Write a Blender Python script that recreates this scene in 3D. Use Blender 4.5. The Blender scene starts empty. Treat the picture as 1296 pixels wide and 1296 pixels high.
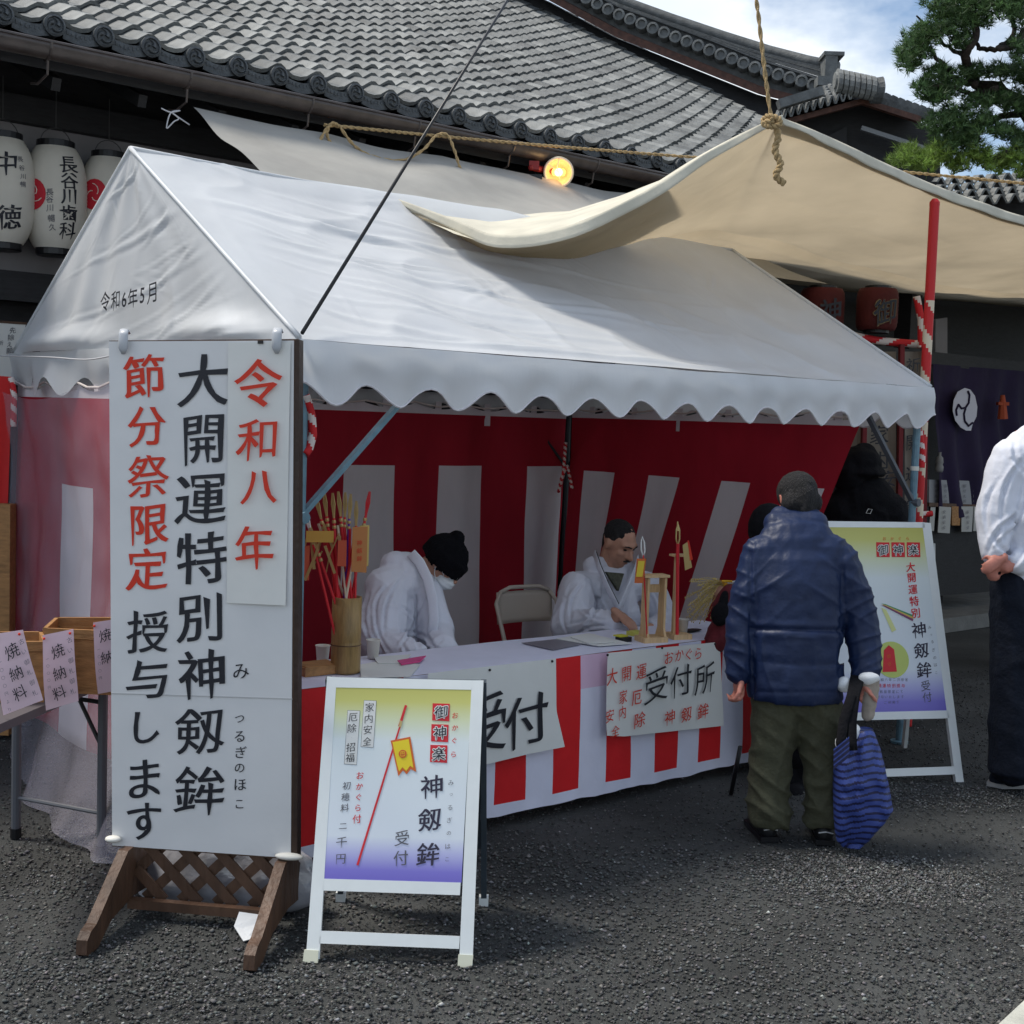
import bpy, bmesh, math, random
import numpy as np
from mathutils import Vector, Matrix, noise
from mathutils.geometry import tessellate_polygon
random.seed(7); rng = np.random.default_rng(7)
S = bpy.context.scene
COL = S.collection
V = Vector
# ------------------------------------------------------------------ camera, world, sun, exposure
F, PITCH, ROLL, CAMH = 1628.46, math.radians(4.05), math.radians(1.99), 1.736
cam = bpy.data.cameras.new('camera'); camo = bpy.data.objects.new('camera', cam); COL.objects.link(camo)
cam.sensor_width = 36; cam.sensor_fit = 'HORIZONTAL'; cam.lens = 36*F/1296; cam.clip_end = 500; cam.clip_start = .05
cr, sr, cp, sp = math.cos(ROLL), math.sin(ROLL), math.cos(PITCH), math.sin(PITCH)
right0, up0, fwd = V((1, 0, 0)), V((0, sp, cp)), V((0, cp, -sp))
# image axes: U = u cos r + v sin r ; V = -u sin r + v cos r
cx = right0*cr + up0*sr
cy = right0*(-sr) + up0*cr
m = Matrix((cx, cy, -fwd)).transposed().to_4x4(); m.translation = V((0, 0, CAMH))
camo.matrix_world = m
S.camera = camo
S.view_settings.view_transform = 'Standard'; S.view_settings.look = 'None'
S.view_settings.exposure = 0.38; S.view_settings.gamma = 1.0; S.view_settings.use_curve_mapping = False
SUN_EL, SUN_AZ = math.radians(60), math.radians(-80)          # azimuth measured clockwise from +Y
W = bpy.data.worlds.new('World'); S.world = W; W.use_nodes = True
nt = W.node_tree; nt.nodes.clear()
def wn(t, **k):
    n_ = nt.nodes.new(t)
    for a, b in k.items(): setattr(n_, a, b)
    return n_
sky = wn('ShaderNodeTexSky', sky_type='NISHITA', sun_disc=False, sun_elevation=SUN_EL, sun_rotation=SUN_AZ, air_density=1.0, dust_density=.6)
tcw = wn('ShaderNodeTexCoord'); mp = wn('ShaderNodeMapping'); mp.inputs['Scale'].default_value = (1, 1, 1.9); mp.inputs['Location'].default_value = (.52, .1, .2)
nz = wn('ShaderNodeTexNoise'); nz.inputs['Scale'].default_value = 2.6; nz.inputs['Detail'].default_value = 7; nz.inputs['Roughness'].default_value = .55
rp = wn('ShaderNodeValToRGB'); rp.color_ramp.elements[0].position = .45; rp.color_ramp.elements[1].position = .56
nz2 = wn('ShaderNodeTexNoise'); nz2.inputs['Scale'].default_value = 5; nz2.inputs['Detail'].default_value = 6
rp2 = wn('ShaderNodeValToRGB'); rp2.color_ramp.elements[0].position = .3; rp2.color_ramp.elements[1].position = .7
rp2.color_ramp.elements[0].color = (5.5, 6.4, 7.5, 1); rp2.color_ramp.elements[1].color = (7.5, 7.75, 8.0, 1)
mixw = wn('ShaderNodeMix', data_type='RGBA'); bgw = wn('ShaderNodeBackground'); bgw.inputs['Strength'].default_value = .115; outw = wn('ShaderNodeOutputWorld')
L = nt.links.new
L(tcw.outputs['Generated'], mp.inputs['Vector']); L(mp.outputs[0], nz.inputs['Vector']); L(mp.outputs[0], nz2.inputs['Vector'])
L(nz.outputs['Fac'], rp.inputs[0]); L(nz2.outputs['Fac'], rp2.inputs[0])
L(rp.outputs[0], mixw.inputs[0]); L(sky.outputs[0], mixw.inputs[6]); L(rp2.outputs[0], mixw.inputs[7])
L(mixw.outputs[2], bgw.inputs['Color']); L(bgw.outputs[0], outw.inputs[0])
sun = bpy.data.lights.new('sun', 'SUN'); sun.energy = 3.1; sun.angle = math.radians(14); sun.color = (1, .94, .84)
suno = bpy.data.objects.new('sun', sun); COL.objects.link(suno)
sd = V((math.sin(SUN_AZ)*math.cos(SUN_EL), math.cos(SUN_AZ)*math.cos(SUN_EL), math.sin(SUN_EL)))
suno.rotation_euler = sd.to_track_quat('Z', 'Y').to_euler(); suno.location = (0, 0, 20)

# ------------------------------------------------------------------ geometry of the place
AZ = math.radians(39.85)
D = V((math.cos(AZ), math.sin(AZ), 0)); N = V((-math.sin(AZ), math.cos(AZ), 0)); Z = V((0, 0, 1)); FL = V((-.776, 4.597, 0))
CAMP = V((0, 0, CAMH))
def ray(px, py):
    a = (px-648)/F; b = -(py-648)/F
    u = a*cr-b*sr; v = a*sr+b*cr
    return V((u, cp+v*sp, -sp+v*cp))
def atY(px, py, Y): q = ray(px, py); return CAMP+q*(Y/q.y)
def onZ(px, py, z=0): q = ray(px, py); return CAMP+q*((z-CAMH)/q.z)
def T(s, t, z): return FL+D*s+N*t+Z*z                       # tent and building frame
def onT(px, py, t): q = ray(px, py); return CAMP+q*((FL+N*t).dot(N)/q.dot(N))
def onS(px, py, s): q = ray(px, py); return CAMP+q*((FL+D*s).dot(D)/q.dot(D))
def TC(P): w = P-FL; return w.dot(D), w.dot(N), P.z

# ------------------------------------------------------------------ materials
MATS = {}
def mat(name, col, rough=.7, var=.0, vs=8, bump=0, bs=60, metal=0, trans=0, spec=.4, emit=None, alpha=None, attr=False, wave=None, stretch=None, coat=0, detail=5, sheen=0):
    if name in MATS: return MATS[name]
    M_ = bpy.data.materials.new(name); M_.use_nodes = True; t = M_.node_tree; nn = t.nodes; b = nn['Principled BSDF']; lk = t.links.new
    b.inputs['Roughness'].default_value = rough; b.inputs['Metallic'].default_value = metal; b.inputs['Specular IOR Level'].default_value = spec
    b.inputs['Coat Weight'].default_value = coat; b.inputs['Sheen Weight'].default_value = sheen
    c4 = (*col, 1); b.inputs['Base Color'].default_value = c4
    tc = nn.new('ShaderNodeTexCoord'); vec = tc.outputs['Object']
    if stretch:
        mp_ = nn.new('ShaderNodeMapping'); mp_.inputs['Scale'].default_value = stretch; lk(vec, mp_.inputs[0]); vec = mp_.outputs[0]
    colout = None
    if attr:
        a = nn.new('ShaderNodeAttribute'); a.attribute_name = 'Col'; colout = a.outputs['Color']
    if var:
        z_ = nn.new('ShaderNodeTexNoise'); z_.inputs['Scale'].default_value = vs; z_.inputs['Detail'].default_value = detail; lk(vec, z_.inputs['Vector'])
        mr = nn.new('ShaderNodeMapRange'); mr.inputs[1].default_value = .3; mr.inputs[2].default_value = .7; mr.inputs[3].default_value = 1-var; mr.inputs[4].default_value = 1+var
        lk(z_.outputs['Fac'], mr.inputs[0])
        mm = nn.new('ShaderNodeVectorMath'); mm.operation = 'SCALE'; lk(mr.outputs[0], mm.inputs['Scale'])
        if colout: lk(colout, mm.inputs[0])
        else: mm.inputs[0].default_value = col
        colout = mm.outputs[0]
    if colout: lk(colout, b.inputs['Base Color'])
    if bump:
        z2 = nn.new('ShaderNodeTexNoise'); z2.inputs['Scale'].default_value = bs; z2.inputs['Detail'].default_value = 5; lk(vec, z2.inputs['Vector'])
        bp = nn.new('ShaderNodeBump'); bp.inputs['Strength'].default_value = bump; bp.inputs['Distance'].default_value = .02; lk(z2.outputs['Fac'], bp.inputs['Height'])
        if wave:
            wv = nn.new('ShaderNodeTexWave'); wv.bands_direction = wave[0]; wv.inputs['Scale'].default_value = wave[1]; lk(tc.outputs['Object'], wv.inputs['Vector'])
            b2 = nn.new('ShaderNodeBump'); b2.inputs['Strength'].default_value = wave[2]; b2.inputs['Distance'].default_value = .01; lk(wv.outputs['Fac'], b2.inputs['Height']); lk(bp.outputs[0], b2.inputs['Normal']); lk(b2.outputs[0], b.inputs['Normal'])
        else: lk(bp.outputs[0], b.inputs['Normal'])
    out = nn['Material Output']
    if trans:
        tr = nn.new('ShaderNodeBsdfTranslucent'); tr.inputs[0].default_value = c4
        if colout: lk(colout, tr.inputs[0])
        mx = nn.new('ShaderNodeMixShader'); mx.inputs[0].default_value = trans; lk(b.outputs[0], mx.inputs[1]); lk(tr.outputs[0], mx.inputs[2]); lk(mx.outputs[0], out.inputs[0])
    if alpha is not None:
        b.inputs['Alpha'].default_value = alpha
    if emit:
        b.inputs['Emission Color'].default_value = (*emit[0], 1); b.inputs['Emission Strength'].default_value = emit[1]
    MATS[name] = M_
    return M_
tentM = mat('tent_vinyl', (.78, .80, .82), .40, .06, 2.5, .3, 7, trans=.34, spec=.45, stretch=(1, 1, .35))
_t = tentM.node_tree; _b = _t.nodes['Principled BSDF']; _n = _t.nodes.new('ShaderNodeTexNoise'); _n.noise_type = 'RIDGED_MULTIFRACTAL'; _n.inputs['Scale'].default_value = 1.5; _n.inputs['Detail'].default_value = 3
_m = _t.nodes.new('ShaderNodeMapping'); _m.inputs['Scale'].default_value = (1, 1, .55); _m.inputs['Rotation'].default_value = (.3, .5, .7); _t.links.new(_t.nodes['Texture Coordinate'].outputs['Object'], _m.inputs[0]); _t.links.new(_m.outputs[0], _n.inputs['Vector'])
_p = _t.nodes.new('ShaderNodeBump'); _p.inputs['Strength'].default_value = .4; _p.inputs['Distance'].default_value = .03; _t.links.new(_n.outputs['Fac'], _p.inputs['Height'])
_o = _b.inputs['Normal'].links[0].from_socket; _t.links.new(_o, _p.inputs['Normal']); _t.links.new(_p.outputs[0], _b.inputs['Normal'])
tarpM = mat('canvas_tarp', (.50, .415, .29), .8, .16, 1.6, .3, 9, trans=.42, spec=.2)
tarp2M = mat('grey_canvas', (.37, .36, .335), .8, .14, 2.0, .3, 9, trans=.12, spec=.2)
hemM = mat('tarp_hem', (.62, .585, .48), .75, .12, 5, .2, 20, trans=.1)
pipeM = mat('painted_pipe', (.12, .22, .28), .4, .15, 30, spec=.5)
darkpipeM = mat('dark_pipe', (.015, .02, .025), .5)
redC = mat('red_cloth', (.38, .016, .032), .8, .10, 5, .25, 14, trans=.15, spec=.2, stretch=(1, 1, .4))
whiteC = mat('white_cloth', (.72, .67, .70), .8, .06, 5, .25, 14, trans=.15, spec=.2, stretch=(1, 1, .4))
brightRed = mat('table_red', (.62, .012, .016), .65, .06, 8, .15, 20, spec=.3)
tableW = mat('table_white', (.68, .68, .80), .6, .04, 6, .15, 15, spec=.3)
pinkW = mat('table_pinkish_white', (.66, .46, .60), .6, .04, 6, .15, 15)
paperM = mat('paper', (.70, .70, .67), .75, .03, 6, .08, 12, spec=.2)
paper2M = mat('board_paper', (.68, .68, .68), .45, .035, 4, .1, 9, spec=.35)
inkM = mat('black_ink', (.012, .013, .02), .5, spec=.4)
redInk = mat('red_ink', (.62, .035, .012), .6)
redInk2 = mat('printed_red', (.62, .02, .03), .5)
greyInk = mat('grey_ink', (.10, .10, .12), .6)
woodM = mat('stained_wood', (.088, .046, .027), .55, .35, 12, .4, 40, stretch=(1, 1, .25))
woodDark = mat('dark_wood_edge', (.035, .018, .012), .5, .3, 12, .2, 40)
lightWood = mat('pale_wood', (.62, .42, .22), .55, .15, 18, .15, 60, stretch=(6, 6, .6))
boxWood = mat('box_wood', (.34, .17, .06), .55, .25, 14, .2, 50, stretch=(1, 4, 4))
bambooM = mat('bamboo', (.30, .19, .07), .4, .25, 10, .15, 40, stretch=(6, 6, 1))
alumM = mat('white_frame', (.74, .77, .76), .35, .02, 20, spec=.5)
capM = mat('cream_cap', (.66, .66, .52), .5)
backLeg = mat('grey_back_panel', (.045, .06, .075), .5, .1, 20)
asphM = mat('asphalt', (.053, .055, .054), .9, .45, 1.3, .55, 120, spec=.25, detail=9)
stoneM = mat('gravel_stone', (.1, .1, .1), .8, .15, 90, attr=True, spec=.3)
tileM = mat('roof_tile_clay', (.122, .129, .129), .62, .30, 9, .35, 50, spec=.35, attr=False)
tileM2 = mat('roof_tile_clay_light', (.185, .192, .188), .62, .28, 9, .35, 50, spec=.35)
tileM3 = mat('roof_tile_clay_dark', (.078, .084, .086), .6, .34, 9, .35, 50, spec=.35)
discM = mat('eave_tile_clay', (.055, .062, .068), .5, .35, 30, .3, 70, spec=.4)
gutM = mat('gutter_brown', (.055, .043, .040), .35, .25, 12, .1, 30, spec=.5)
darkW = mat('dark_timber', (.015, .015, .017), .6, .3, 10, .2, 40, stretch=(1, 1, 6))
plaster = mat('grey_plaster', (.22, .21, .215), .8, .08, 5, .1, 40)
boardBrown = mat('barge_board', (.085, .036, .024), .6, .35, 14, .2, 40)
blackM = mat('black_plastic', (.008, .008, .010), .4)
ropeM = mat('straw_rope', (.42, .30, .15), .85, .25, 60, .6, 200)
ribbonM = mat('white_ribbon', (.5, .5, .52), .6)
lantM = mat('lantern_paper', (.68, .64, .56), .75, .05, 6, .1, 40, trans=.2)
blueJ = mat('navy_nylon', (.008, .018, .058), .50, .12, 14, .3, 18, spec=.30)
oliveM = mat('olive_trousers', (.062, .062, .036), .85, .12, 20, .3, 60)
robeM = mat('white_robe', (.66, .67, .75), .75, .04, 8, .8, 7, trans=.08, spec=.2)
robeM2 = mat('white_robe_bright', (.72, .74, .82), .75, .04, 8, .6, 7, trans=.08, spec=.2)
blackC = mat('black_clothing', (.007, .007, .009), .9, .2, 30, .3, 80, spec=.15)
navyT = mat('dark_trousers', (.008, .011, .02), .85, .2, 20, .3, 60, spec=.2)
skinM = mat('skin', (.42, .22, .15), .5, .12, 25, .1, 90, spec=.35)
skinR = mat('skin_ruddy', (.50, .20, .15), .5, .15, 25, .1, 90, spec=.35)
hairG = mat('grey_hair', (.017, .016, .017), .75, .5, 60, .8, 220, spec=.3, stretch=(1, 1, .3))
hairB = mat('dark_hair', (.02, .018, .017), .7, .3, 60, .6, 200, spec=.3)
beanieM = mat('black_knit', (.006, .006, .008), .95, .3, 60, .6, 160, spec=.1)
maskM = mat('mask_white', (.68, .70, .72), .75, .03, 20, .1, 60)
maroonM = mat('maroon_cloth', (.12, .012, .018), .85, .2, 20, .3, 60)
shoeM = mat('shoe', (.012, .012, .014), .5, .2, 30)
soleM = mat('sole_grey', (.30, .30, .30), .6)
purpleM = mat('purple_noren', (.014, .007, .036), .85, .15, 5, .2, 20)
crestM = mat('crest_white', (.55, .55, .62), .8)
lampCream = mat('lamp_rim', (.72, .62, .48), .4)
chairM = mat('chair_cream', (.50, .44, .38), .45)
cupM = mat('cup_white', (.70, .68, .62), .6)
concM = mat('concrete', (.16, .16, .15), .85, .2, 6, .3, 60)
redRope = mat('twist_red', (.55, .015, .02), .7); whRope = mat('twist_white', (.68, .60, .56), .7)
redPole = mat('pole_red', (.52, .015, .018), .55); whPole = mat('pole_cream', (.66, .56, .42), .6)
goldM = mat('gold_paper', (.50, .36, .14), .35, metal=.3, spec=.6)
wheatM = mat('wheat', (.55, .42, .16), .8, .2, 60)
trunkM = mat('pine_bark', (.035, .026, .022), .9, .4, 12, .8, 40)
leafM = mat('pine_needles', (.035, .085, .030), .6, .5, 1.5, trans=.4, attr=True)
filmM = mat('clear_film', (.60, .56, .66), .16, .05, 3, 0, 5, alpha=.24, spec=.6)
filmM2 = mat('milky_film', (.62, .62, .66), .25, .1, 5, .6, 8, alpha=.62, spec=.6)
bluB = mat('bag_blue', (.038, .065, .26), .5, .05, 20, .2, 30); navB = mat('bag_navy', (.012, .014, .06), .5, .05, 20, .2, 30)
pinkP = mat('pink_paper', (.70, .52, .58), .75, .03, 8)
redLant = mat('red_lantern', (.075, .008, .007), .8, .15, 8, .2, 40)
tomoeRed = mat('tomoe_red', (.45, .012, .025), .7)

# ------------------------------------------------------------------ mesh builder
class MB:
    def __init__(s): s.v = []; s.f = []; s.m = []; s.c = None; s.uv = None
    def add(s, vs, fs, mi=0):
        o = len(s.v); s.v += [tuple(p) for p in vs]; s.f += [tuple(i+o for i in q) for q in fs]; s.m += [mi]*len(fs); return s
    def box(s, c, size, ax=None, mi=0):
        ax = ax or (V((1, 0, 0)), V((0, 1, 0)), Z); c = V(c); h = [a*(k/2) for a, k in zip(ax, size)]
        vs = [c+h[0]*i+h[1]*j+h[2]*k for k in (-1, 1) for j in (-1, 1) for i in (-1, 1)]
        return s.add(vs, [(0, 2, 3, 1), (4, 5, 7, 6), (0, 1, 5, 4), (2, 6, 7, 3), (0, 4, 6, 2), (1, 3, 7, 5)], mi)
    def beam(s, a, b, w, h, up=Z, mi=0):
        a = V(a); b = V(b); x = (b-a); l = x.length; x.normalize(); y = up.cross(x)
        if y.length < 1e-4: y = V((1, 0, 0)).cross(x)
        y.normalize(); z = x.cross(y); return s.box((a+b)/2, (l, w, h), (x, y, z), mi)
    def tube(s, pts, r, n=8, mi=0, caps=True, close=False, flat=1.0, side=None):
        pts = [V(p) for p in pts]; k = len(pts); rs = r if isinstance(r, (list, tuple)) else [r]*k
        prev = None; vs = []
        for i, p in enumerate(pts):
            t = (pts[min(i+1, k-1)]-pts[max(i-1, 0)])
            if close: t = pts[(i+1) % k]-pts[i-1]
            t.normalize()
            if prev is None:
                a = side or (Z if abs(t.z) < .9 else V((1, 0, 0)))
                a = (a-t*a.dot(t)).normalized()
            else: a = (prev-t*prev.dot(t)).normalized()
            prev = a; b = t.cross(a)
            for j in range(n):
                th = 2*math.pi*j/n; vs.append(p+a*(math.cos(th)*rs[i])+b*(math.sin(th)*rs[i]*flat))
        fs = []
        for i in range(k-1 if not close else k):
            i2 = (i+1) % k
            for j in range(n): fs.append((i*n+j, i*n+(j+1) % n, i2*n+(j+1) % n, i2*n+j))
        if caps and not close: fs.append(tuple(range(n-1, -1, -1))); fs.append(tuple((k-1)*n+j for j in range(n)))
        return s.add(vs, fs, mi)
    def limb(s, a, b, ra, rb, flat=1.0, side=None, n=12):     # tapered capsule
        a = V(a); b = V(b); t = (b-a).normalized(); q = []; r = []
        for k in (-.97, -.8, -.45, 0): q.append(a+t*(k*ra)); r.append(ra*math.sqrt(max(.02, 1-k*k)))
        for k in (0, .45, .8, .97): q.append(b+t*(k*rb)); r.append(rb*math.sqrt(max(.02, 1-k*k)))
        return s.tube(q, r, n, flat=flat, side=side)
    def ell(s, c, rx, ry, rz, ax=None, n=14, mi=0):
        ax = ax or (V((1, 0, 0)), V((0, 1, 0)), Z); c = V(c); vs = [c-ax[2]*rz]; m_ = n//2
        for i in range(1, m_):
            ph = -math.pi/2+math.pi*i/m_
            for j in range(n):
                th = 2*math.pi*j/n; vs.append(c+ax[0]*(rx*math.cos(ph)*math.cos(th))+ax[1]*(ry*math.cos(ph)*math.sin(th))+ax[2]*(rz*math.sin(ph)))
        vs.append(c+ax[2]*rz); fs = []
        for j in range(n): fs.append((0, 1+(j+1) % n, 1+j))
        for i in range(m_-2):
            for j in range(n): fs.append((1+i*n+j, 1+i*n+(j+1) % n, 1+(i+1)*n+(j+1) % n, 1+(i+1)*n+j))
        e = len(vs)-1
        for j in range(n): fs.append((1+(m_-2)*n+j, 1+(m_-2)*n+(j+1) % n, e))
        return s.add(vs, fs, mi)
    def lathe(s, c, prof, n=20, ax=None, mi=0, caps=True):
        ax = ax or (V((1, 0, 0)), V((0, 1, 0)), Z); c = V(c); vs = []
        for r, z in prof:
            for j in range(n):
                th = 2*math.pi*j/n; vs.append(c+ax[0]*(r*math.cos(th))+ax[1]*(r*math.sin(th))+ax[2]*z)
        fs = []
        for i in range(len(prof)-1):
            for j in range(n): fs.append((i*n+j, i*n+(j+1) % n, (i+1)*n+(j+1) % n, (i+1)*n+j))
        if caps: fs.append(tuple(range(n-1, -1, -1))); fs.append(tuple((len(prof)-1)*n+j for j in range(n)))
        return s.add(vs, fs, mi)
    def grid(s, fn, nu, nv, mi=0, mf=None):
        vs = [fn(i/nu, j/nv) for j in range(nv+1) for i in range(nu+1)]
        o = len(s.v); s.v += [tuple(p) for p in vs]
        for j in range(nv):
            for i in range(nu):
                a = o+j*(nu+1)+i; s.f.append((a, a+1, a+nu+2, a+nu+1)); s.m.append(mf((i+.5)/nu, (j+.5)/nv) if mf else mi)
        return s
    def prism(s, pts, dvec, mi=0):
        n = len(pts); pts = [V(p) for p in pts]; vs = pts+[p+dvec for p in pts]
        fs = [tuple(range(n)), tuple(range(2*n-1, n-1, -1))]+[(i, i+n, (i+1) % n+n, (i+1) % n) for i in range(n)]
        return s.add(vs, fs, mi)
    def mesh(s, name, mats, off=V((0, 0, 0)), smooth=False):
        me = bpy.data.meshes.new(name); me.from_pydata([tuple(V(p)-off) for p in s.v], [], s.f)
        for m_ in (mats if isinstance(mats, (list, tuple)) else [mats]): me.materials.append(m_)
        if any(s.m): me.polygons.foreach_set('material_index', s.m)
        if smooth: me.polygons.foreach_set('use_smooth', [True]*len(s.f))
        me.update(); return me
def wloc(o):
    p = V(o.location)
    while o.parent: o = o.parent; p += V(o.location)
    return p
def link(name, me, loc=(0, 0, 0), parent=None):
    o = bpy.data.objects.new(name, me); COL.objects.link(o); o.location = loc
    if parent: o.parent = parent
    return o
def build(name, mb, mats, parent=None, smooth=False, label=None, cat=None, group=None, kind=None, solid=0, sub=0, solo=0):
    if parent: off = wloc(parent)
    else:
        a = np.array(mb.v); lo, hi = a.min(0), a.max(0); off = V(((lo[0]+hi[0])/2, (lo[1]+hi[1])/2, lo[2]))
    me = mb.mesh(name, mats, off, smooth)
    o = link(name, me, (0, 0, 0) if parent else off, parent)
    if solid: q = o.modifiers.new('solid', 'SOLIDIFY'); q.thickness = solid; q.offset = 0
    if sub: q = o.modifiers.new('sub', 'SUBSURF'); q.levels = sub; q.render_levels = sub
    tag(o, label, cat, group, kind); return o
def tag(o, label=None, cat=None, group=None, kind=None):
    for k, v in (('label', label), ('category', cat), ('group', group), ('kind', kind)):
        if v: o[k] = v
    return o
def thing(name, loc, label, cat, group=None):
    o = bpy.data.objects.new(name, None); o.empty_display_size = .1; COL.objects.link(o); o.location = loc
    return tag(o, label, cat, group)
def vor(p, f, amp): return noise.noise(V(p)*f)*amp
def organic(name, mb, mats, parent, voxel=.012, smooth=6, disp=None, label=None):
    """union of overlapping shapes as one continuous skin"""
    off = wloc(parent); me = mb.mesh(name+'_src', mats, off); o = bpy.data.objects.new(name, me); COL.objects.link(o)
    r = o.modifiers.new('r', 'REMESH'); r.mode = 'VOXEL'; r.voxel_size = voxel; r.use_smooth_shade = True
    if smooth: q = o.modifiers.new('s', 'SMOOTH'); q.iterations = smooth; q.factor = .5
    dg = bpy.context.evaluated_depsgraph_get(); me2 = bpy.data.meshes.new_from_object(o.evaluated_get(dg)); o.modifiers.clear()
    o.data = me2; me2.name = name; bpy.data.meshes.remove(me); o.parent = parent
    if disp:
        nv_ = len(me2.vertices); co = np.empty(nv_*3); no = np.empty(nv_*3); me2.vertices.foreach_get('co', co); me2.vertices.foreach_get('normal', no)
        dsp = np.array([disp(V(c)+off) for c in co.reshape(-1, 3)]); co = co.reshape(-1, 3)+no.reshape(-1, 3)*dsp[:, None]; me2.vertices.foreach_set('co', co.reshape(-1))
    me2.polygons.foreach_set('use_smooth', [True]*len(me2.polygons)); me2.materials.clear()
    for m_ in (mats if isinstance(mats, (list, tuple)) else [mats]): me2.materials.append(m_)
    me2.update(); tag(o, label); return o

# ------------------------------------------------------------------ lettering
_G = {}
def glyph(ch, wx=.018, wy=.006):
    key = (ch, wx, wy)
    if key in _G: return _G[key]
    cu = bpy.data.curves.new('g', 'FONT'); cu.body = ch; cu.size = 1; cu.resolution_u = 5; cu.fill_mode = 'NONE'
    ob = bpy.data.objects.new('g', cu); COL.objects.link(ob)
    dg = bpy.context.evaluated_depsgraph_get(); dg.update(); me = bpy.data.meshes.new_from_object(ob.evaluated_get(dg))
    adj = {}
    for e in me.edges:
        a, b = e.vertices; adj.setdefault(a, []).append(b); adj.setdefault(b, []).append(a)
    co = [v.co.to_2d() for v in me.vertices]; seen = set(); loops = []
    for st in adj:
        if st in seen: continue
        lp = [st]; seen.add(st); cur = st
        while True:
            nx = [q for q in adj[cur] if q not in seen]
            if not nx: break
            cur = nx[0]; lp.append(cur); seen.add(cur)
        if len(lp) > 2: loops.append([co[i] for i in lp])
    bpy.data.objects.remove(ob); bpy.data.meshes.remove(me)
    if not loops: _G[key] = ([], []); return _G[key]
    def area(l): return sum(l[i-1].x*l[i].y-l[i].x*l[i-1].y for i in range(len(l)))/2
    # clean doubles, orient by nesting depth
    L2 = []
    for l in loops:
        c = [l[0]]
        for p in l[1:]:
            if (p-c[-1]).length > 2e-3: c.append(p)
        if len(c) > 2 and (c[0]-c[-1]).length < 2e-3: c.pop()
        if len(c) > 2: L2.append(c)
    def inside(p, l):
        r = False
        for i in range(len(l)):
            a, b = l[i-1], l[i]
            if (a.y > p.y) != (b.y > p.y) and p.x < (b.x-a.x)*(p.y-a.y)/(b.y-a.y)+a.x: r = not r
        return r
    loops = L2; xs = [p.x for l in loops for p in l]; ys = [p.y for l in loops for p in l]
    cxx = (min(xs)+max(xs))/2; cyy = (min(ys)+max(ys))/2
    seed = ord(ch[0]) % 97
    oriented = []
    for i, l in enumerate(loops):
        dep = sum(inside(l[0], o_) for j, o_ in enumerate(loops) if j != i)
        if area(l)*(1 if dep % 2 == 0 else -1) < 0: l = l[::-1]
        oriented.append(l)
    # brush feel: stroke tails drawn to a point, stroke starts and right-hand stops slanted and pressed
    nl = []
    for l in oriented:
        l = [p.copy() for p in l]; n = len(l); mv = {}
        if wx > .003:
            for i in range(n):
                a0, a, b, b1 = l[i-1], l[i], l[(i+1) % n], l[(i+2) % n]; e = b-a; ln = e.length
                if not (.035 < ln < .13) or (a-a0).length < .05 or (b1-b).length < .05: continue
                en = e.normalized(); p1 = (a-a0).normalized(); p2 = (b1-b).normalized()
                if p1.dot(p2) > -.75 or abs(p1.dot(en)) > .45 or abs(p2.dot(en)) > .45 or p1.x*en.y-p1.y*en.x < 0: continue
                m_ = (a+b)/2; o = p1
                if o.y < -.45: k1 = .38 if abs(o.x) > .25 or o.y < -.9 else .5; mv[i] = m_+(a-m_)*k1+o*.030; mv[(i+1) % n] = m_+(b-m_)*(k1*.7)+o*.012
                elif o.x > .5: mv[i] = m_+(a-m_)*1.45-o*.015; mv[(i+1) % n] = m_+(b-m_)*1.05+o*.010
                elif o.y > .4: mv[i] = m_+(a-m_)*1.1-o*.012; mv[(i+1) % n] = m_+(b-m_)*1.35+o*.030
                else: mv[i] = m_+(a-m_)*.75+o*.02; mv[(i+1) % n] = m_+(b-m_)*1.15-o*.01
            for i, q in mv.items(): l[i] = q
        nl.append(l)
    plain_ = oriented; oriented = nl
    def shaped(k_, oriented):
        fin = []
        for l in oriented:
            out = []
            for k in range(len(l)):
                e1 = (l[k]-l[k-1]).normalized(); e2 = (l[(k+1) % len(l)]-l[k]).normalized(); t = e1+e2
                if t.length < .3: t = e1
                t.normalize(); nrm = V((t.y, -t.x))      # outward for ccw outer loops
                w = 1+1.3*noise.noise(V((l[k].x*4+seed, l[k].y*4, 0)))
                p = V((l[k].x-cxx+nrm.x*wx*w*k_, l[k].y-cyy+nrm.y*wy*w*k_)); p.y += .12*p.x+.016*math.sin(p.x*6+seed); p.x += .015*math.sin(p.y*5+seed*2)
                out.append(V((p.x, p.y, 0)))
            fin.append(out)
        c2 = bpy.data.curves.new('f', 'CURVE'); c2.dimensions = '2D'; c2.fill_mode = 'BOTH'
        for l in fin:
            sp_ = c2.splines.new('POLY'); sp_.points.add(len(l)-1); sp_.use_cyclic_u = True
            for q_, p in zip(sp_.points, l): q_.co = (p.x, p.y, 0, 1)
        o2 = bpy.data.objects.new('f', c2); m2 = bpy.data.meshes.new_from_object(o2)
        flat = [v.co.copy() for v in m2.vertices]; tris = [tuple(p.vertices) for p in m2.polygons]; ta = sum(p.area for p in m2.polygons)
        bpy.data.objects.remove(o2); bpy.data.meshes.remove(m2); bpy.data.curves.remove(c2)
        net = sum(area(l) for l in fin)
        return flat, tris, ta, net
    for src, k_ in [(oriented, 1), (oriented, .75), (oriented, .5), (plain_, 1), (plain_, .7), (plain_, .4), (plain_, .2), (plain_, 0)]:
        if src is oriented and ch in '特': continue
        flat, tris, ta, net = shaped(k_, src)
        if abs(ta-net) < .03*net: break
    _G[key] = ([(p.x, p.y) for p in flat], tris); return _G[key]
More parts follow.
